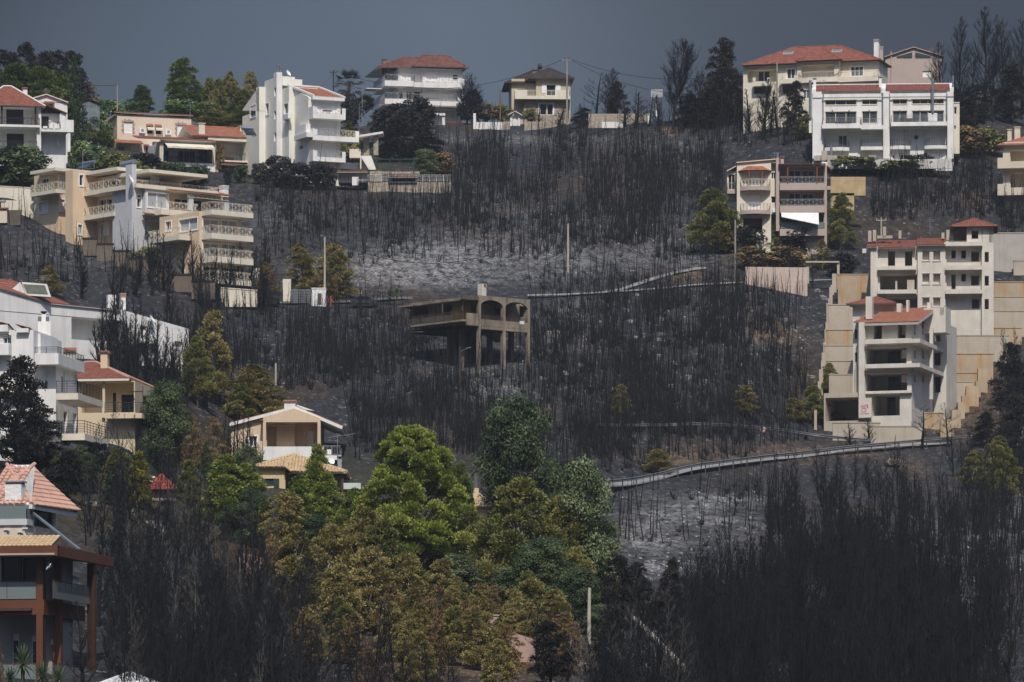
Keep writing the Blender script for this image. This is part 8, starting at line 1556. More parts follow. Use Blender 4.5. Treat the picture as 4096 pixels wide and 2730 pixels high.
def stuff_trees(name,pts,meshes,seed,smin,smax):
 """the rest of the burnt stems: one object whose points carry copies of a few tree shapes"""
 rg = random.Random(seed); P = [ground(u,v) for u,v in pts]
 me = bpy.data.meshes.new(name); me.from_pydata([tuple(p) for p in P],[],[]); o = bpy.data.objects.new(name,me); COL.objects.link(o); tag(o,kind='stuff')
 at1 = me.attributes.new('size','FLOAT','POINT'); at1.data.foreach_set('value',[rg.uniform(smin,smax) for _ in P])
 at2 = me.attributes.new('turn','FLOAT_VECTOR','POINT'); at2.data.foreach_set('vector',[q for _ in P for q in (rg.gauss(0,.03),rg.gauss(0,.03),rg.random() * 6.28)])
 c = bpy.data.collections.new(name + '_shapes')
 for i,m in enumerate(meshes): c.objects.link(bpy.data.objects.new(f'burnt_stem_shape_{i}',m))
 g = bpy.data.node_groups.new(name,'GeometryNodeTree'); g.interface.new_socket('Geometry',in_out='INPUT',socket_type='NodeSocketGeometry'); g.interface.new_socket('Geometry',in_out='OUTPUT',socket_type='NodeSocketGeometry')
 n = g.nodes; l = g.links; gi = n.new('NodeGroupInput'); go = n.new('NodeGroupOutput'); ip = n.new('GeometryNodeInstanceOnPoints'); ci = n.new('GeometryNodeCollectionInfo')
 ci.inputs[0].default_value = c; ci.inputs[1].default_value = True; ci.inputs[2].default_value = True
 ip.inputs['Pick Instance'].default_value = True
 ri = n.new('FunctionNodeRandomValue'); ri.data_type = 'INT'; ri.inputs[4].default_value = 0; ri.inputs[5].default_value = len(meshes) - 1; ri.inputs['Seed'].default_value = seed
 na = n.new('GeometryNodeInputNamedAttribute'); na.data_type = 'FLOAT'; na.inputs[0].default_value = 'size'
 nb = n.new('GeometryNodeInputNamedAttribute'); nb.data_type = 'FLOAT_VECTOR'; nb.inputs[0].default_value = 'turn'
 er = n.new('FunctionNodeEulerToRotation')
 l.new(gi.outputs[0],ip.inputs['Points']); l.new(ci.outputs[0],ip.inputs['Instance']); l.new(ri.outputs[2],ip.inputs['Instance Index'])
 l.new(nb.outputs['Attribute'],er.inputs[0]); l.new(er.outputs[0],ip.inputs['Rotation']); l.new(na.outputs['Attribute'],ip.inputs['Scale']); l.new(ip.outputs[0],go.inputs[0])
 md = o.modifiers.new('stems','NODES'); md.node_group = g
 return o
def burnt_bush(seed,h):
 rg = random.Random(seed); T = Wood(4); B = Wood(3)
 for i in range(7):
  a = rg.random() * 6.28; st = curve((0,0,-.2),(math.cos(a) * .8,math.sin(a) * .8,1),h * rg.uniform(.7,1.1),.12,5,rg,.1); T.limb(st,.035,.012)
  for j in range(7): k = rg.choice((1,2,3,4)); B.limb(curve(st[k],(rg.gauss(0,1),rg.gauss(0,1),.9),h * rg.uniform(.2,.45),.2,2,rg,.15),.013,.006)
 return T,B
def joined(T,B,name,m=None):
 V = np.concatenate([np.array(T.V),np.array(B.V)]); F1 = np.array(T.F); F2 = np.array(B.F) + len(T.V)
 return np_mesh(name,V,[F1,F2],m or M_TWIG,smooth=True)
SPOTS = [(2000,560,'on the top of the slope under the skyline wall'),(2600,560,'under the fan shaped charred pine'),(3000,580,'on the bank below the long cream house'),(2050,760,'in the middle of the upper slope'),(2600,800,'on the upper slope left of the curved balcony house'),(1550,850,'on the slope below the stone pool terrace'),(1150,850,'on the slope right of the peach balconies'),(1500,1050,'on the ashy ground above the car track'),(2350,1020,'near the lone pole in the middle of the slope'),(2750,1060,'above the upper road by the ochre bank'),(2500,1280,'just below the upper road'),(2900,1280,'below the pinkish wall'),(2200,1400,'right of the burnt out house'),(1500,1380,'left of the burnt out house'),(1200,1430,'on the slope above the scorched golden tree'),(1800,1560,'below the burnt out house'),(2700,1520,'on the lower slope left of the garage wing'),(2300,1680,'on the lower slope behind the dark glossy tree'),(2900,1700,'just above the upper guard rail'),(2300,1800,'between the two guard rails'),(450,1080,'on the bank below the peach apartments'),(800,1200,'under the stepped garden walls'),(600,1380,'behind the long white house roof'),(950,1280,'above the tall scorched pine'),(2700,2060,'on the ash bank below the lower road'),(3100,2050,'right below the lower road'),(3900,850,'below the edge house'),(3900,2200,'on the terraced ash at the right edge'),(3000,2300,'at the left side of the dark thicket'),(3400,2250,'in the middle of the dark thicket'),(3700,2500,'at the right side of the dark thicket'),(2900,2600,'at the lower left of the dark thicket'),(3400,2700,'at the bottom of the dark thicket'),(3950,1950,'by the dim olive trees at the right edge'),(4000,1650,'beside the terrace walls at the right edge'),(550,2250,'beside the brown terraces'),(800,2250,'below the small red roof'),(900,2500,'in the middle of the lower left thicket'),(650,2700,'above the white canopy'),(1150,2650,'at the right side of the lower left thicket'),(2450,2650,'beside the fallen pole'),(500,1950,'under the ochre house'),(1500,2700,'at the bottom below the golden trees')]
FORMS = ('slender','upright','short','thin','tall','twiggy','small','bushy','spreading','low')
def where_label(base,k,u,v):
 s = min(SPOTS,key=lambda q: (q[0] - u) ** 2 + 2 * (q[1] - v) ** 2); return f'{FORMS[k % 10]} {base} {s[2]}'
def build_burnt_wood():
 pole_sk = [burnt_tree(100 + i,h,.06,nb,sp * .62,.25,st,3,0,.07) for i,(h,nb,sp,st) in enumerate(((3.9,12,.9,.3),(4.8,16,1.0,.4),(3.0,12,.9,.2),(3.4,9,.7,.3),(5.8,18,1.2,.45),(4.2,20,1.2,.2),(2.4,10,.8,.2),(4.4,8,.6,.3)))] + [burnt_bush(140 + i,h) for i,h in enumerate((1.5,1.1))]
 fuzz_sk = [burnt_tree(200 + i,h * .9,.08,34,sp * 1.35,.36,.12,8,2,.08) for i,(h,sp) in enumerate(((5.5,1.3),(6.6,1.5),(4.2,1.3),(5,1.1),(7.4,1.4)))]
 tang_sk = [burnt_tree(300 + i,h * .92,.08,26,sp * 1.1,.2,.15,7,2,.12) for i,(h,sp) in enumerate(((5.5,1.9),(6.8,2.1),(4.5,1.7),(3.6,1.5),(7.6,2.0)))]
 for kind,sk,areas,n,n_ind,smin,smax,nm,lab,grp in (
  ('pole',pole_sk,POLES,11500,140,.6,1.25,'burnt_sapling','charred sapling','charred saplings on the burnt slope'),
  ('fuzz',fuzz_sk,FUZZ,850,60,.75,1.2,'burnt_pine','twiggy blackened pine','blackened pines below the guard rail'),
  ('tangle',tang_sk,TANGLE,430,70,.7,1.15,'burnt_tree','bare tangled charred tree','bare charred trees in the lower thicket')):
  pts = scatter(areas,n,len(kind)); pts.sort(key=lambda q: -q[1])
  step = max(1,len(pts) // (n_ind * 2)); ind = [q for i,q in enumerate(pts) if i % step == 0 and 40 < q[0] < 4050 and q[1] < 2760][:n_ind]; rest = [q for q in pts if q not in set(ind)]
  stuff_trees({'pole': 'burnt_saplings_beyond','fuzz': 'burnt_thicket','tangle': 'burnt_undergrowth'}[kind],rest,[joined(T,B,'burnt_stem') for T,B in sk] + ([joined(*sk[1],'pale_stem',M_PALE)] if kind == 'tangle' else []),5 + len(kind),smin,smax)
  parts = [[('trunk',T.mesh('burnt_trunk',M_CHAR)),('twigs',B.mesh('burnt_twigs',M_TWIG))] for T,B in sk]
  for i,(u,v) in enumerate(ind):
   place_tree(nm,parts[i % len(parts)],ground(u,v),where_label(lab,i % len(parts),u,v),'burnt tree',grp,RNG.uniform(smin,smax) * 1.05)
build_burnt_wood(); ash_stones()
# ------------------------------------------------------------------ living and scorched trees, shrubs, palms: (kind, u, foot v, height px, width px, label)
BASE = {}
def reg_kind(k,h,w,makers): BASE[k] = (h,w,makers)
reg_kind('pine',10.,6.,[lambda s=s: mk_pine(s,10,6.2,40,L_PINE,620,.28) for s in (11,12,13)])
reg_kind('bright',14.,11.2,[lambda: mk_pine(21,14,11.5,190,L_BRIGHT,1300,.24,base=.18,top=.5,round_=.5)])
reg_kind('young',8.,4.4,[lambda s=s: mk_pine(s,8,4.6,46,L_YOUNG,800,.26,base=.1,top=.85,round_=.95) for s in (31,32,33)])
reg_kind('olive',9.,6.,[lambda s=s: mk_pine(s,9,6.2,46,L_OLIVE,680,.25,base=.12,top=.95,round_=.65,bark=M_PALEBARK) for s in (41,42,43)])
reg_kind('scorch',8.,4.8,[lambda s=s: mk_pine(s,8,5.0,52,L_SCORCH,760,.23,base=.06,top=.8,round_=.65,bark=M_PALEBARK) for s in (51,52,53,54)])
reg_kind('rust',7.,3.6,[lambda s=s: mk_pine(s,7,3.8,40,L_RUST,420,.27,'up',base=.06,top=.7,round_=.7,wide=.2) for s in (61,62,63)])
reg_kind('soot',9.,6.,[lambda s=s: mk_pine(s,9,6.2,42,L_SOOT,480,.27,base=.12,top=.95,round_=.6) for s in (71,72,73)])
reg_kind('dark',9.,7.,[lambda s=s: mk_round(s,9,7.,60,L_DARK,420,.13) for s in (81,82)])
reg_kind('grey',9.,6.,[lambda s=s: mk_round(s,9,6.,60,L_GREY,400,.14) for s in (91,92)])
reg_kind('shrub',3.,3.4,[lambda s=s: mk_round(s,3,3.4,26,L_IVY,260,.15) for s in (101,102)])
reg_kind('dullshrub',3.,3.6,[lambda s=s: mk_round(s,3,3.6,26,L_OLIVE,240,.17) for s in (111,112)])
reg_kind('sootshrub',3.,3.6,[lambda s=s: mk_round(s,3,3.6,26,L_SOOT,260,.17) for s in (121,122)])
reg_kind('rustshrub',3.,3.6,[lambda s=s: mk_round(s,3,3.6,26,L_RUST,230,.17) for s in (131,132)])
reg_kind('darkshrub',3.,3.6,[lambda s=s: mk_round(s,3,3.6,26,L_DARK,240,.17) for s in (141,142)])
reg_kind('cypress',9.,1.6,[lambda: mk_column(151,9,1.6,L_DARK,260,.26)])
reg_kind('rustcypress',8.,1.5,[lambda: mk_column(152,8,1.5,L_RUST,200,.3)])
reg_kind('goldcone',6.,4.,[lambda: mk_pine(161,6,4.2,60,leaf_mat('golden_conifer',[(.03,.05,.008),(.10,.12,.015),(.21,.20,.025),(.30,.27,.05)]),420,.28,base=.04,top=.75,round_=1.0)])
reg_kind('palm',5.5,4.,[lambda: mk_palm(171,4.2,2.2,26,L_YUCCA)])
reg_kind('burntpalm',5.5,4.,[lambda: mk_palm(172,4.2,2.2,24,L_SOOT,skirt=4)])
reg_kind('yucca',2.4,2.2,[lambda: mk_yucca(181,1.4,70,1.1,L_YUCCA),lambda: mk_yucca(182,1.2,80,1.15,L_YUCCA)])
def burnt_big(seed,h,sp,up,st,nb=46,tw=9,sub=2): T,B = burnt_tree(seed,h,.2,nb,sp,up,st,tw,sub,.06); return [('trunk',T.mesh('burnt_trunk',M_CHAR)),('twigs',B.mesh('burnt_twigs',M_TWIG))]
reg_kind('fan',11.,6.8,[lambda: burnt_big(191,11,5.6,.34,.26,72,15,4)])
reg_kind('burntpine',11.,6.,[lambda s=s: burnt_big(s,11,4.4,.28,.2,66,13,3) for s in (192,193,194)])
reg_kind('snag',7.,5.,[lambda s=s: burnt_big(s,7,3.4,.12,.3,22,7,2) for s in (195,196)])
reg_kind('feather',7.,3.,[lambda s=s: burnt_big(s,7,2.0,.34,.1,40,8,2) for s in (197,198,199)])
CATS = {'palm': 'palm','burntpalm': 'palm','yucca': 'yucca','shrub': 'shrub','dullshrub': 'shrub','sootshrub': 'shrub','rustshrub': 'shrub','darkshrub': 'shrub'}
NAMES = {'pine': 'pine_tree','bright': 'pine_tree','young': 'pine_tree','olive': 'pine_tree','scorch': 'scorched_tree','rust': 'scorched_tree','soot': 'sooty_tree','dark': 'broadleaf_tree','grey': 'olive_tree','cypress': 'cypress','rustcypress': 'cypress','goldcone': 'conifer','palm': 'fan_palm','burntpalm': 'burnt_palm','yucca': 'yucca','fan': 'burnt_pine','burntpine': 'burnt_pine','snag': 'burnt_tree','feather': 'burnt_tree'}
COUNT = {}
def plant(kind,u,v,hpx,wpx,label,group=None,D=None):
 h0,w0,mk = BASE[kind]; i = COUNT.get(kind,0); COUNT[kind] = i + 1; ms = proto(kind,i,lambda j: mk[j](),len(mk)); p = ground(u,min(v,2985)) if D is None else at(u,v,D); k = p.y / FPX
 return place_tree(NAMES.get(kind,'shrub'),ms,p,label,CATS.get(kind,'tree'),group,wpx * k / w0 * 1.22,sz=hpx * k / h0 * 1.04)
T = plant
# hilltop grove, left
for a in (('soot',20,520,300,190,'dark pine at the far left of the hilltop grove'),('soot',100,500,310,130,'tallest dark pointed pine of the left hilltop grove'),('soot',165,510,280,150,'dark pine rising above the red hipped villa roof'),('soot',225,515,290,170,'broad dark pine left of the black cypress'),('soot',285,520,290,150,'dark pine just behind the black cypress'),('pine',55,535,260,210,'green pine above the villa roof at the left edge'),('pine',150,530,240,200,'green pine over the white gable end'),('pine',235,540,230,190,'green pine between the white gable and the cypress'),('rust',350,500,160,110,'brownish scorched tree right of the black cypress'),('cypress',302,650,400,66,'tall black green cypress beside the hilltop villa'),
 ('pine',570,480,130,95,'pointed young pine on the skyline above the stone trimmed house'),('pine',736,490,235,150,'large green pine left of the tall white house'),('olive',800,490,130,130,'olive pine just right of the large green pine'),('olive',835,500,175,80,'slim olive conifer, first of the row left of the tall white house'),('olive',868,500,170,80,'slim olive conifer, second of the row left of the tall white house'),('olive',905,500,165,90,'olive conifer in the middle of the row left of the tall white house'),('scorch',938,505,200,90,'taller brownish conifer in the row left of the tall white house'),('scorch',1003,505,205,90,'brown topped conifer touching the tall white house'),('olive',970,520,150,110,'low olive tree behind the flat left roof of the tall house'),('olive',860,540,90,220,'broad olive thicket behind the orange terrace roof'),('pine',940,545,95,180,'dark green thicket at the foot of the tall white house'),('shrub',735,478,68,210,'vine covered arbour behind the stone trimmed house',None,770),
 ('shrub',365,530,110,130,'ivy mass climbing round the grey blue shed'),('shrub',430,520,105,130,'bright ivy bank right of the grey blue shed'),('shrub',500,500,80,120,'green shrub on the bank above the white drain pipe'),('shrub',395,590,90,150,'ivy bank under the grey blue shed'),('pine',370,610,130,110,'dark green tree between the villa and the stone trimmed house'),
 ('darkshrub',25,640,110,130,'dark shrub at the left edge below the villa shutters'),('shrub',90,700,100,180,'green hedge below the hilltop villa'),('darkshrub',40,760,150,210,'large dark shrub at the left edge above the cream wall'),('darkshrub',130,760,120,160,'dark hedge left of the peach roof'),('palm',208,680,125,120,'short green fan palm in front of the hilltop villa'),('yucca',148,650,100,70,'tall yucca beside the short fan palm'),('shrub',320,690,110,120,'green shrub above the peach roof, right of the palm'),('shrub',390,690,90,120,'pale green shrub above the peach roof near the tank'),('dullshrub',460,700,80,110,'dull shrub beside the drain pipe house'),('sootshrub',590,715,90,140,'round sooty bush in front of the awning terrace'),('dullshrub',545,730,80,100,'dry bush left of the round sooty bush'),('darkshrub',700,745,80,140,'dark bush below the awning terrace'),('darkshrub',780,750,75,120,'dark bush before the white lattice window'),('dullshrub',660,745,50,80,'small dry bush beside the peach chimney'),
 ('grey',1215,705,130,190,'rounded grey green tree before the balconies of the tall white house'),('rustshrub',880,690,100,45,'rusty creeper on the corner of the orange roofed terrace'),('darkshrub',965,735,65,60,'small round tree in the garden below the orange terrace roof'),('sootshrub',1040,740,75,70,'little sooty tree right of the small round tree'),('sootshrub',910,740,60,35,'thin sooty tree left of the small round garden tree'),('sootshrub',1110,755,110,120,'sooty bush left below the grey green tree'),('sootshrub',1200,760,90,160,'sooty hedge under the grey green tree'),('sootshrub',1290,760,90,120,'sooty bush beside the white pool gate'),('dullshrub',1410,650,100,100,'green brown shrub under the long balcony of the tall house'),('burntpalm',1392,500,195,110,'blackened palm with drooping fronds left of the skyline villa'),('sootshrub',1405,520,110,90,'sooty bush at the foot of the blackened palm'),('goldcone',1396,560,70,50,'small yellowish conifer below the blackened palm'),('darkshrub',1465,450,60,70,'dark leafy bush left of the skyline villa'),('dullshrub',1540,640,40,60,'small garden bush by the white stairs'),('grey',1700,720,110,100,'grey green bush left of the open burnt slope'),('rustshrub',1770,710,90,110,'brown scorched bush right of the grey green bush'),
 ('sootshrub',1600,530,100,150,'sooty bush before the skyline villa'),('sootshrub',1680,520,110,130,'sooty bush beside the villa gate'),('sootshrub',1540,560,110,130,'lower sooty bush left of the villa gate'),('soot',1600,650,170,190,'broad charred bushy tree below the skyline villa'),('soot',1690,650,150,160,'charred bushy tree right below the villa gate'),('burntpine',1870,500,190,110,'charred tree at the right corner of the skyline villa'),('burntpine',1915,490,150,130,'wide charred tree between the two skyline houses'),('soot',1890,500,130,100,'sooty tree behind the white gate pillar'),('rustshrub',1945,490,60,110,'scorched brown hedge behind the white skyline wall'),('dullshrub',2010,490,60,90,'green brown hedge left of the tiled gate'),('dullshrub',2120,490,50,60,'small hedge before the blackened roof house'),
 ('snag',2385,500,200,150,'bare black tree with spreading crown right of the grey pole'),('burntpine',2440,500,210,140,'charred pine with some dark foliage right of the grey pole'),('soot',2470,500,160,90,'sooty foliaged tree left of the basketball post'),('feather',2545,500,120,110,'feathery bare bush left of the basketball post'),('fan',2690,520,335,190,'fan shaped charred pine standing tall on the skyline'),('soot',2895,500,320,165,'bushy black green pine left of the long cream house'),('soot',2860,430,130,110,'left lobe of dark foliage beside the bushy pine'),('burntpine',2790,510,200,150,'charred tree between the fan pine and the bushy pine'),('feather',2740,510,160,100,'feathery charred tree right of the fan pine'),('soot',2940,500,150,120,'dark tree at the left wall of the long cream house'),('soot',2830,500,130,130,'dark thicket under the bushy pine'),
 ('snag',3020,530,190,130,'bare black tree before the stone base of the long cream house'),('snag',3085,545,200,130,'crooked bare tree left of the slim pole'),('feather',3050,560,200,110,'feathery charred tree below the long cream house'),('soot',3180,540,200,90,'sooty narrow tree left of the white twin houses'),('snag',3140,540,170,100,'leaning bare tree beside the twin houses'),('yucca',3215,460,90,70,'green spiky plant at the corner of the twin houses'),('yucca',3185,465,80,60,'smaller spiky plant left of the twin houses')): T(*a[:6],*(a[6:]))
# upper right
for a in (('burntpine',3770,450,260,110,'charred pine beside the mauve gable'),('burntpine',3835,470,370,130,'tall slim charred pine right of the mauve gable'),('burntpine',3930,480,420,180,'tallest charred pine of the upper right corner'),('burntpine',4020,480,380,150,'charred pine second from the right edge'),('burntpine',4085,480,370,140,'charred pine at the right edge on top'),('feather',3880,490,240,110,'feathery charred tree under the tallest pine'),('feather',3975,490,250,110,'feathery charred tree between the two tall pines'),('soot',4050,500,220,150,'sooty pine mass at the upper right edge'),('soot',3900,520,170,150,'sooty lower mass under the tall charred pines'),('soot',3810,520,160,120,'sooty tree behind the narrow cream annex'),
 ('rustshrub',3860,620,100,180,'brown scorched bush right of the twin houses'),('dullshrub',3950,620,90,150,'green brown bush near the edge house'),('sootshrub',3790,640,90,120,'sooty bush under the annex of the twin houses'),('dullshrub',3420,690,50,220,'dry hedge below the twin houses garden wall'),('dullshrub',3580,700,45,220,'dry hedge continuing below the peeling wall'),('sootshrub',3680,700,70,140,'sooty bush before the peeling white wall'),('olive',3225,560,90,90,'dull bush on the bank left of the twin houses'),
 ('olive',2850,1010,240,180,'scorched olive tree left of the curved balcony house'),('scorch',2900,1010,170,110,'small brown tree touching the curved balcony house'),('sootshrub',2990,1010,95,140,'dark clipped hedge below the garage of the curved balcony house'),('sootshrub',3060,1000,80,110,'dark hedge part below the middle slot'),('young',3095,1010,100,60,'bright green shoot between the dark hedges'),('sootshrub',3180,1010,90,160,'twiggy dark bush below the mauve wing'),('palm',3285,965,175,120,'drooping fan palm beside the mauve wing'),('olive',3360,1000,210,110,'green brown tree right of the drooping fan palm'),('scorch',3290,1080,110,60,'pale scorched conifer below the fan palm'),('rustshrub',3020,1080,80,180,'brown burnt shrub under the ochre bank'),('rustshrub',3150,1080,80,180,'brown burnt shrub left of the scorched conifer'),('sootshrub',3370,1120,90,130,'sooty shrub by the open concrete frame'),('feather',3140,1130,170,110,'feathery bare tree before the pinkish wall'),('feather',3050,1140,150,90,'thin bare tree at the left of the pinkish wall'),('snag',3250,1150,160,110,'bare tree at the right end of the pinkish wall'),
 ('olive',3312,1570,110,80,'dark green bush on the boundary wall of the garage'),('rustshrub',3340,1690,40,60,'low brown bush in the garage mouth'),('olive',3250,1690,140,110,'olive shrub left of the garage wing'),('scorch',3180,1680,90,80,'small scorched shrub on the slope left of the garage wing'),('snag',3690,1800,160,150,'bare spreading tree before the large retaining wall'),('snag',3790,1790,170,110,'thin bare tree right of the large retaining wall'),('feather',3480,1790,120,90,'bare sapling before the drive wall'),('feather',3400,1790,100,80,'low bare bush under the drive wall'),('sootshrub',3600,1690,45,70,'sooty shrub on the ramp wall'),('darkshrub',3810,1590,50,80,'dark shrub on the small pale terrace'),('soot',3950,1790,130,110,'dark shrub among the black pines right of the terraces'),('olive',3900,1960,140,110,'dim olive tree right of the culvert'),('olive',3990,2010,240,150,'dim olive tree near the right edge below the road'),('soot',4060,1900,300,150,'black pine mass at the right edge below the terraces'),('soot',4040,1650,260,130,'black pine at the right edge beside the terraces'),
 ('scorch',2630,1900,90,120,'golden brown shrub above the lower road'),('scorch',2480,1680,130,90,'faint brown tree on the burnt slope'),('scorch',2970,1660,110,100,'faint brown shrub left of the garage slope')): T(*a)
# middle left
for a in (('scorch',1225,1190,200,130,'golden scorched tree right of the lowest peach balcony'),('scorch',1335,1195,210,150,'golden scorched tree next to the pale pole'),('rust',1070,1180,120,100,'rusty shrub below the peach block corner'),('rust',1290,1210,120,140,'brown undergrowth tree before the utility hut'),('yucca',1560,1225,70,45,'left of two singed yuccas left of the burnt out house'),('yucca',1588,1225,75,45,'right of two singed yuccas left of the burnt out house'),('dullshrub',600,1055,60,110,'green bush at the grey tower foot of the peach block'),('rustshrub',1060,1120,50,60,'brown bush beside the lowest peach balcony'),
 ('scorch',205,1180,110,90,'golden conifer behind the solar panel roof'),('scorch',835,1600,330,150,'tall scorched pine right of the long white house'),('olive',790,1620,260,120,'olive pine behind the tall scorched pine'),('scorch',1040,1670,200,230,'broad golden scorched tree behind the gabled house'),('olive',960,1680,140,120,'olive tree left of the broad golden tree'),('rust',860,1880,200,110,'rusty tree left of the gabled house'),('rust',770,1900,230,120,'rusty brown tree left of the gabled house wall'),('dark',660,1900,330,190,'tall leafy grey green tree right of the ochre house'),('rust',740,1840,200,140,'reddish brown dry tree right of the leafy grey green tree'),('rust',450,1760,130,70,'small brown tree at the corner of the white flats'),
 ('soot',60,1880,420,260,'big black sooty pine before the white flats'),('soot',160,1890,260,200,'black sooty pine right of the big one'),('feather',20,1700,260,110,'bare black twigs at the left edge before the white flats'),('feather',200,1750,220,90,'bare black tree before the corner balconies'),('dark',300,1960,160,150,'dark leafy tree under the lowest white balcony'),('soot',390,1960,180,150,'sooty tree below the ochre house'),('soot',270,2010,190,170,'sooty tree right of the pink roof'),('olive',470,1980,170,130,'dull tree left of the pointed conifer'),('goldcone',548,2035,210,130,'pointed green conifer left of the small red roof'),('darkshrub',460,2030,120,90,'leafy bush left of the pointed conifer'),('goldcone',752,2020,170,110,'yellow green conifer right of the small red roof'),('cypress',826,2030,250,62,'dark green slim cypress left of the round green pine'),('bright',905,2110,270,190,'round mid green pine left of the tan roof') if False else ('young',905,2110,270,200,'round mid green pine left of the tan roof'),('dark',985,2090,270,130,'grey green tree at the left wall of the bungalow'),('dark',1010,2130,150,150,'dark leafy tree below the bungalow window'),
 ('young',1245,2130,330,150,'slim young pine before the tan roof ridge'),('young',1180,2150,230,150,'young pine left of the slim one'),('young',1320,2160,250,150,'young pine before the bungalow porch'),('young',1110,2160,170,150,'low young pine below the bungalow'),('young',1400,2170,200,140,'young pine right of the bungalow porch'),('bright',1660,2330,590,440,'great bright green pine in the middle of the picture'),('pine',1850,2230,350,130,'smaller green pine at the right side of the great pine'),('pine',1560,2330,240,180,'green lower pine at the foot of the great pine'),
 ('dark',2060,2230,570,290,'tall dark glossy broadleaf tree right of the great pine'),('dark',2190,2200,320,150,'lower dark glossy tree right of the tall one'),('grey',2320,2420,520,230,'large glossy grey green tree at the right edge of the grove'),('grey',2400,2420,300,190,'glossy grey green foliage reaching toward the road'),('olive',2080,2420,470,330,'olive brown pine with pale trunk under the dark glossy tree'),('olive',2230,2420,400,230,'olive brown pine right of the pale trunk'),('olive',1960,2330,230,160,'olive green pine left of the pale trunk'),('young',1960,2280,180,110,'fresh green sapling beside the hidden house'),('grey',1830,2420,180,180,'soft grey green shrub under the great pine'),('grey',2030,2450,160,150,'grey green shrub under the olive brown pine'),('dark',2170,2470,280,250,'dark shaded tree below the olive brown pines'),('dark',2320,2530,230,190,'dark shaded tree behind the pale concrete pole'),('grey',2395,2560,130,110,'pale leaved shrub right of the pale concrete pole'),
 ('scorch',1150,2230,250,200,'golden brown tree below the young pines'),('scorch',1200,2480,350,210,'golden scorched tree left of the middle'),('scorch',1310,2440,330,170,'scorched tree with bare base in the middle'),('scorch',1420,2450,400,230,'tall golden brown pine below the great pine'),('olive',1530,2470,370,220,'olive brown pine under the great pine trunk'),('scorch',1480,2540,330,230,'scorched pine with thin trunk in the middle'),('scorch',1360,2560,280,180,'golden scorched lower tree in the middle'),('scorch',1650,2520,280,190,'scorched pine right below the great pine'),('rust',1560,2590,230,160,'brown dry tree in front of the scorched pines'),('rust',1740,2560,200,140,'brown dry tree below the soft grey green shrub'),('rustcypress',1078,2470,330,70,'dead brown cypress beside the pink wall'),('rust',1240,2600,170,140,'dry brown tree at the edge of the charred thicket'),('dark',1260,2240,160,140,'dark green tree among the golden ones'),('dark',950,2200,160,160,'dark shaded tree below the round green pine'),('darkshrub',1010,2220,90,140,'dark green shrub above the pink wall'),
 ('rust',1850,2640,230,120,'rusty young tree before the pink walls'),('scorch',1930,2680,300,150,'scorched young tree left of the square pink pillar'),('rust',2040,2720,200,130,'rusty shrub below the sloping pink wall'),('scorch',1810,2520,170,110,'scorched sapling behind the pink walls'),('rust',1930,2500,150,90,'orange brown sapling behind the square pink pillar'),('rust',1700,2720,200,150,'dry rusty bush at the bottom middle'),('scorch',1990,2800,230,140,'scorched bush at the bottom below the pink walls'),('rustcypress',1760,2700,260,60,'dead brown cypress at the bottom middle'),('soot',2470,2560,330,150,'dark charred conifer right of the pale concrete pole'),('soot',2560,2560,300,140,'black conifer left of the ash bank foot'),('soot',2680,2570,320,120,'black pointed conifer between pole and thicket'),('soot',2440,2700,260,150,'black tree before the fallen pole'),('rust',2520,2480,200,120,'brown singed conifer below the lower road'),('rust',2290,2700,200,120,'brown singed bush right of the stout pink pillar'),('soot',2200,2740,240,160,'sooty bush at the bottom before the pink wall')): T(*a)
for i,(u,v,h,w) in enumerate(((92,2760,190,130),(168,2800,150,110),(235,2800,150,110),(40,2800,130,100))): T('yucca',u,v,h,w,('tallest spiky yucca with a flower spike at the bottom left','spiky yucca below the middle column of the brown house','spiky yucca rightmost of those before the brown house','spiky yucca lowest at the left edge')[i],'yuccas before the brown house',296)
T('rust',0,2790,210,60,'brown green shrub cut by the left edge at the bottom',None,292)
rr = random.Random(5)
for i,(k,u,v,h,w,w8) in enumerate((('feather',2745,512,120,90,'left end of the white wall near the basketball post'),('feather',2790,514,110,80,'middle of the white wall near the basketball post'),('feather',2845,514,130,90,'right end of the white wall near the basketball post'),('feather',2900,512,140,80,'dark green door of the cream shed'),('snag',2940,514,150,100,'right end of the cream shed'),('feather',2985,516,130,80,'green mesh screen'),('feather',2330,512,100,80,'left end of the long rubble wall'),('feather',2420,510,110,90,'dark waste container'),('feather',2500,510,120,90,'short white pillar'),('snag',2600,510,120,100,'basketball post'),('feather',2640,512,130,90,'foot of the fan shaped pine'),('soot',2770,512,120,130,'charred thicket left of the bushy pine'),('soot',2860,514,100,110,'foot of the bushy black green pine'),('feather',3000,540,170,90,'left wall of the long cream house'),('feather',3110,550,180,100,'slim pole of the long cream house'),('burntpine',3060,545,220,120,'middle of the long cream house base'),('soot',2330,505,70,90,'right side of the blackened roof house'),('feather',2230,512,90,80,'rubble garden wall of the blackened roof house'),('feather',2150,512,80,60,'ground window of the blackened roof house'))): T(k,u,v,h,w,('bare charred sapling' if k == 'feather' else 'dark sooty tree' if k == 'soot' else 'charred tree') + ' before the ' + w8)
for a in (('young',1010,2120,250,170,'mid green young pine behind the round green pine'),('young',1470,2230,220,170,'mid green young pine at the left foot of the great pine'),('olive',1080,2200,190,170,'olive tree below the young pines'),('young',1750,2330,230,170,'green pine filling the right foot of the great pine'),('olive',1620,2430,230,190,'olive pine below the great pine trunk'),('olive',1880,2330,260,180,'olive pine between great pine and pale trunk'),('young',2010,2330,250,160,'green pine left of the dark shaded tree'),('olive',2300,2350,300,190,'olive pine before the glossy tree at the grove edge'),('scorch',1760,2470,220,170,'golden tree under the grey green shrub'),('olive',2120,2540,240,180,'olive pine above the square pink pillar'),('scorch',2240,2580,200,150,'golden tree left of the steel twin posts')): T(*a)
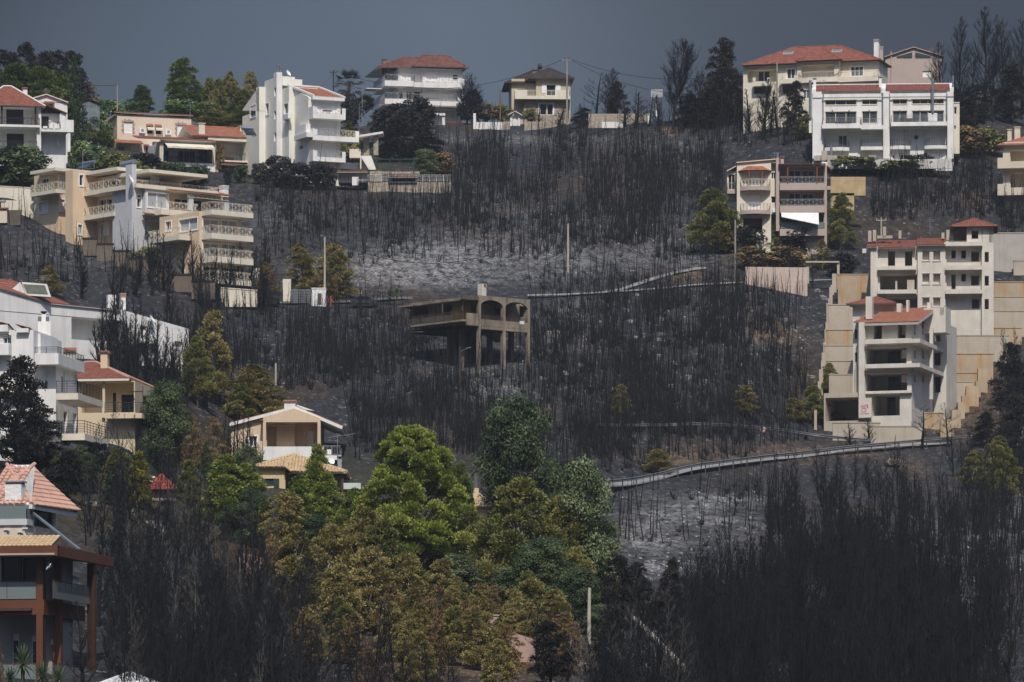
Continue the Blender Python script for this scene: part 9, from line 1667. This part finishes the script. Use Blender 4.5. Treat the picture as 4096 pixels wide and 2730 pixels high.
for i in range(44): u = 400 + 370 * rr.random(); v = 1420 + 170 * rr.random(); T('feather',u,v,rr.uniform(190,320),rr.uniform(70,110),where_label('feathery charred sapling before the long white house',i,0,0).split(' on the')[0],'charred row before the long white house')
for i in range(30): u = 320 + 760 * rr.random(); v = 1130 + 120 * rr.random(); T('feather',u,v,rr.uniform(130,240),rr.uniform(60,100),where_label('charred tree',i,u,v).replace('on the bank','on the bank %d paces' % 0 if 0 else 'on the bank'),'charred trees below the peach apartments')
for i in range(20): u = 330 + 780 * rr.random(); v = 2480 + 400 * rr.random(); T('feather',u,v,rr.uniform(300,480),rr.uniform(110,170),where_label('feathery charred tree',i,u,v),'tall charred trees of the lower left thicket')
for i in range(34): u = 1130 + 1180 * rr.random(); v = 2440 + 330 * rr.random(); kd = rr.choice(('scorch','rust','scorch','olive')); h = rr.uniform(130,230); T(kd,u,v,h,h * rr.uniform(.55,.75),where_label({'scorch': 'golden brown scorched tree','rust': 'rusty dry tree','olive': 'singed olive tree'}[kd],i,u,v).replace('bottom below the golden trees','bottom among the scorched grove'),'scorched trees of the lower grove')
for i in range(26): u = 1150 + 1250 * rr.random(); v = 2600 + 220 * rr.random(); T(rr.choice(('feather','snag')),u,v,rr.uniform(150,260),rr.uniform(60,110),where_label('bare charred sapling',i,u,v),'bare saplings before the pink walls')
for i in range(8): u = 885 + 21 * i + 6 * rr.random(); T('feather',u,1866,rr.uniform(120,240),rr.uniform(50,80),('leftmost','second from left','third from left','fourth from left','fourth from right','third from right','second from right','rightmost')[i] + ' of the slim charred trees against the gabled house','charred trees against the gabled house')
# large stones and boulders on the ash
st = mat('ash_grey_stone',(.20,.19,.185),.9,.3,2,bump=.4,bscale=3)
for i in range(70):
 u = 1900 + 1400 * rr.random(); v = 1150 + 420 * rr.random(); b = ground(u,v); m = MB(); s = rr.uniform(.2,.55); n = 7; R_ = [[b + Vector((math.cos(t + j * .4) * s * q * rr.uniform(.8,1.2),math.sin(t + j * .4) * s * q * rr.uniform(.8,1.2),z * s)) for t in [k * 6.283 / n for k in range(n)]] for j,(q,z) in enumerate(((1.,-.3),(.95,.35),(.5,.7)))]
 for r0,r1 in zip(R_,R_[1:]):
  for k in range(n): m.face([r0[k],r0[(k + 1) % n],r1[(k + 1) % n],r1[k]])
 m.face(R_[2]); tag(m.build('boulder',st,None,b),'ash covered boulder lying on the burnt slope','boulder','boulders on the burnt slope')
# ------------------------------------------------------------------ thin smoke haze over the slope
def build_haze():
 m = MB(); a = [(-900,-450,-140),(900,-450,-140),(900,5000,-140),(-900,5000,-140)]
 m.prism(a,[(x,y,190) for x,y,z in a])
 mm = bpy.data.materials.new('haze'); mm.use_nodes = True; t = mm.node_tree; t.nodes.clear()
 o = t.nodes.new('ShaderNodeOutputMaterial'); v = t.nodes.new('ShaderNodeVolumePrincipled'); v.inputs['Density'].default_value = .000058
 v.inputs['Color'].default_value = (.78,.86,1,1); v.inputs['Anisotropy'].default_value = .0
 t.links.new(v.outputs[0],o.inputs['Volume'])
 tag(m.build('haze',mm),kind='stuff')
build_haze()
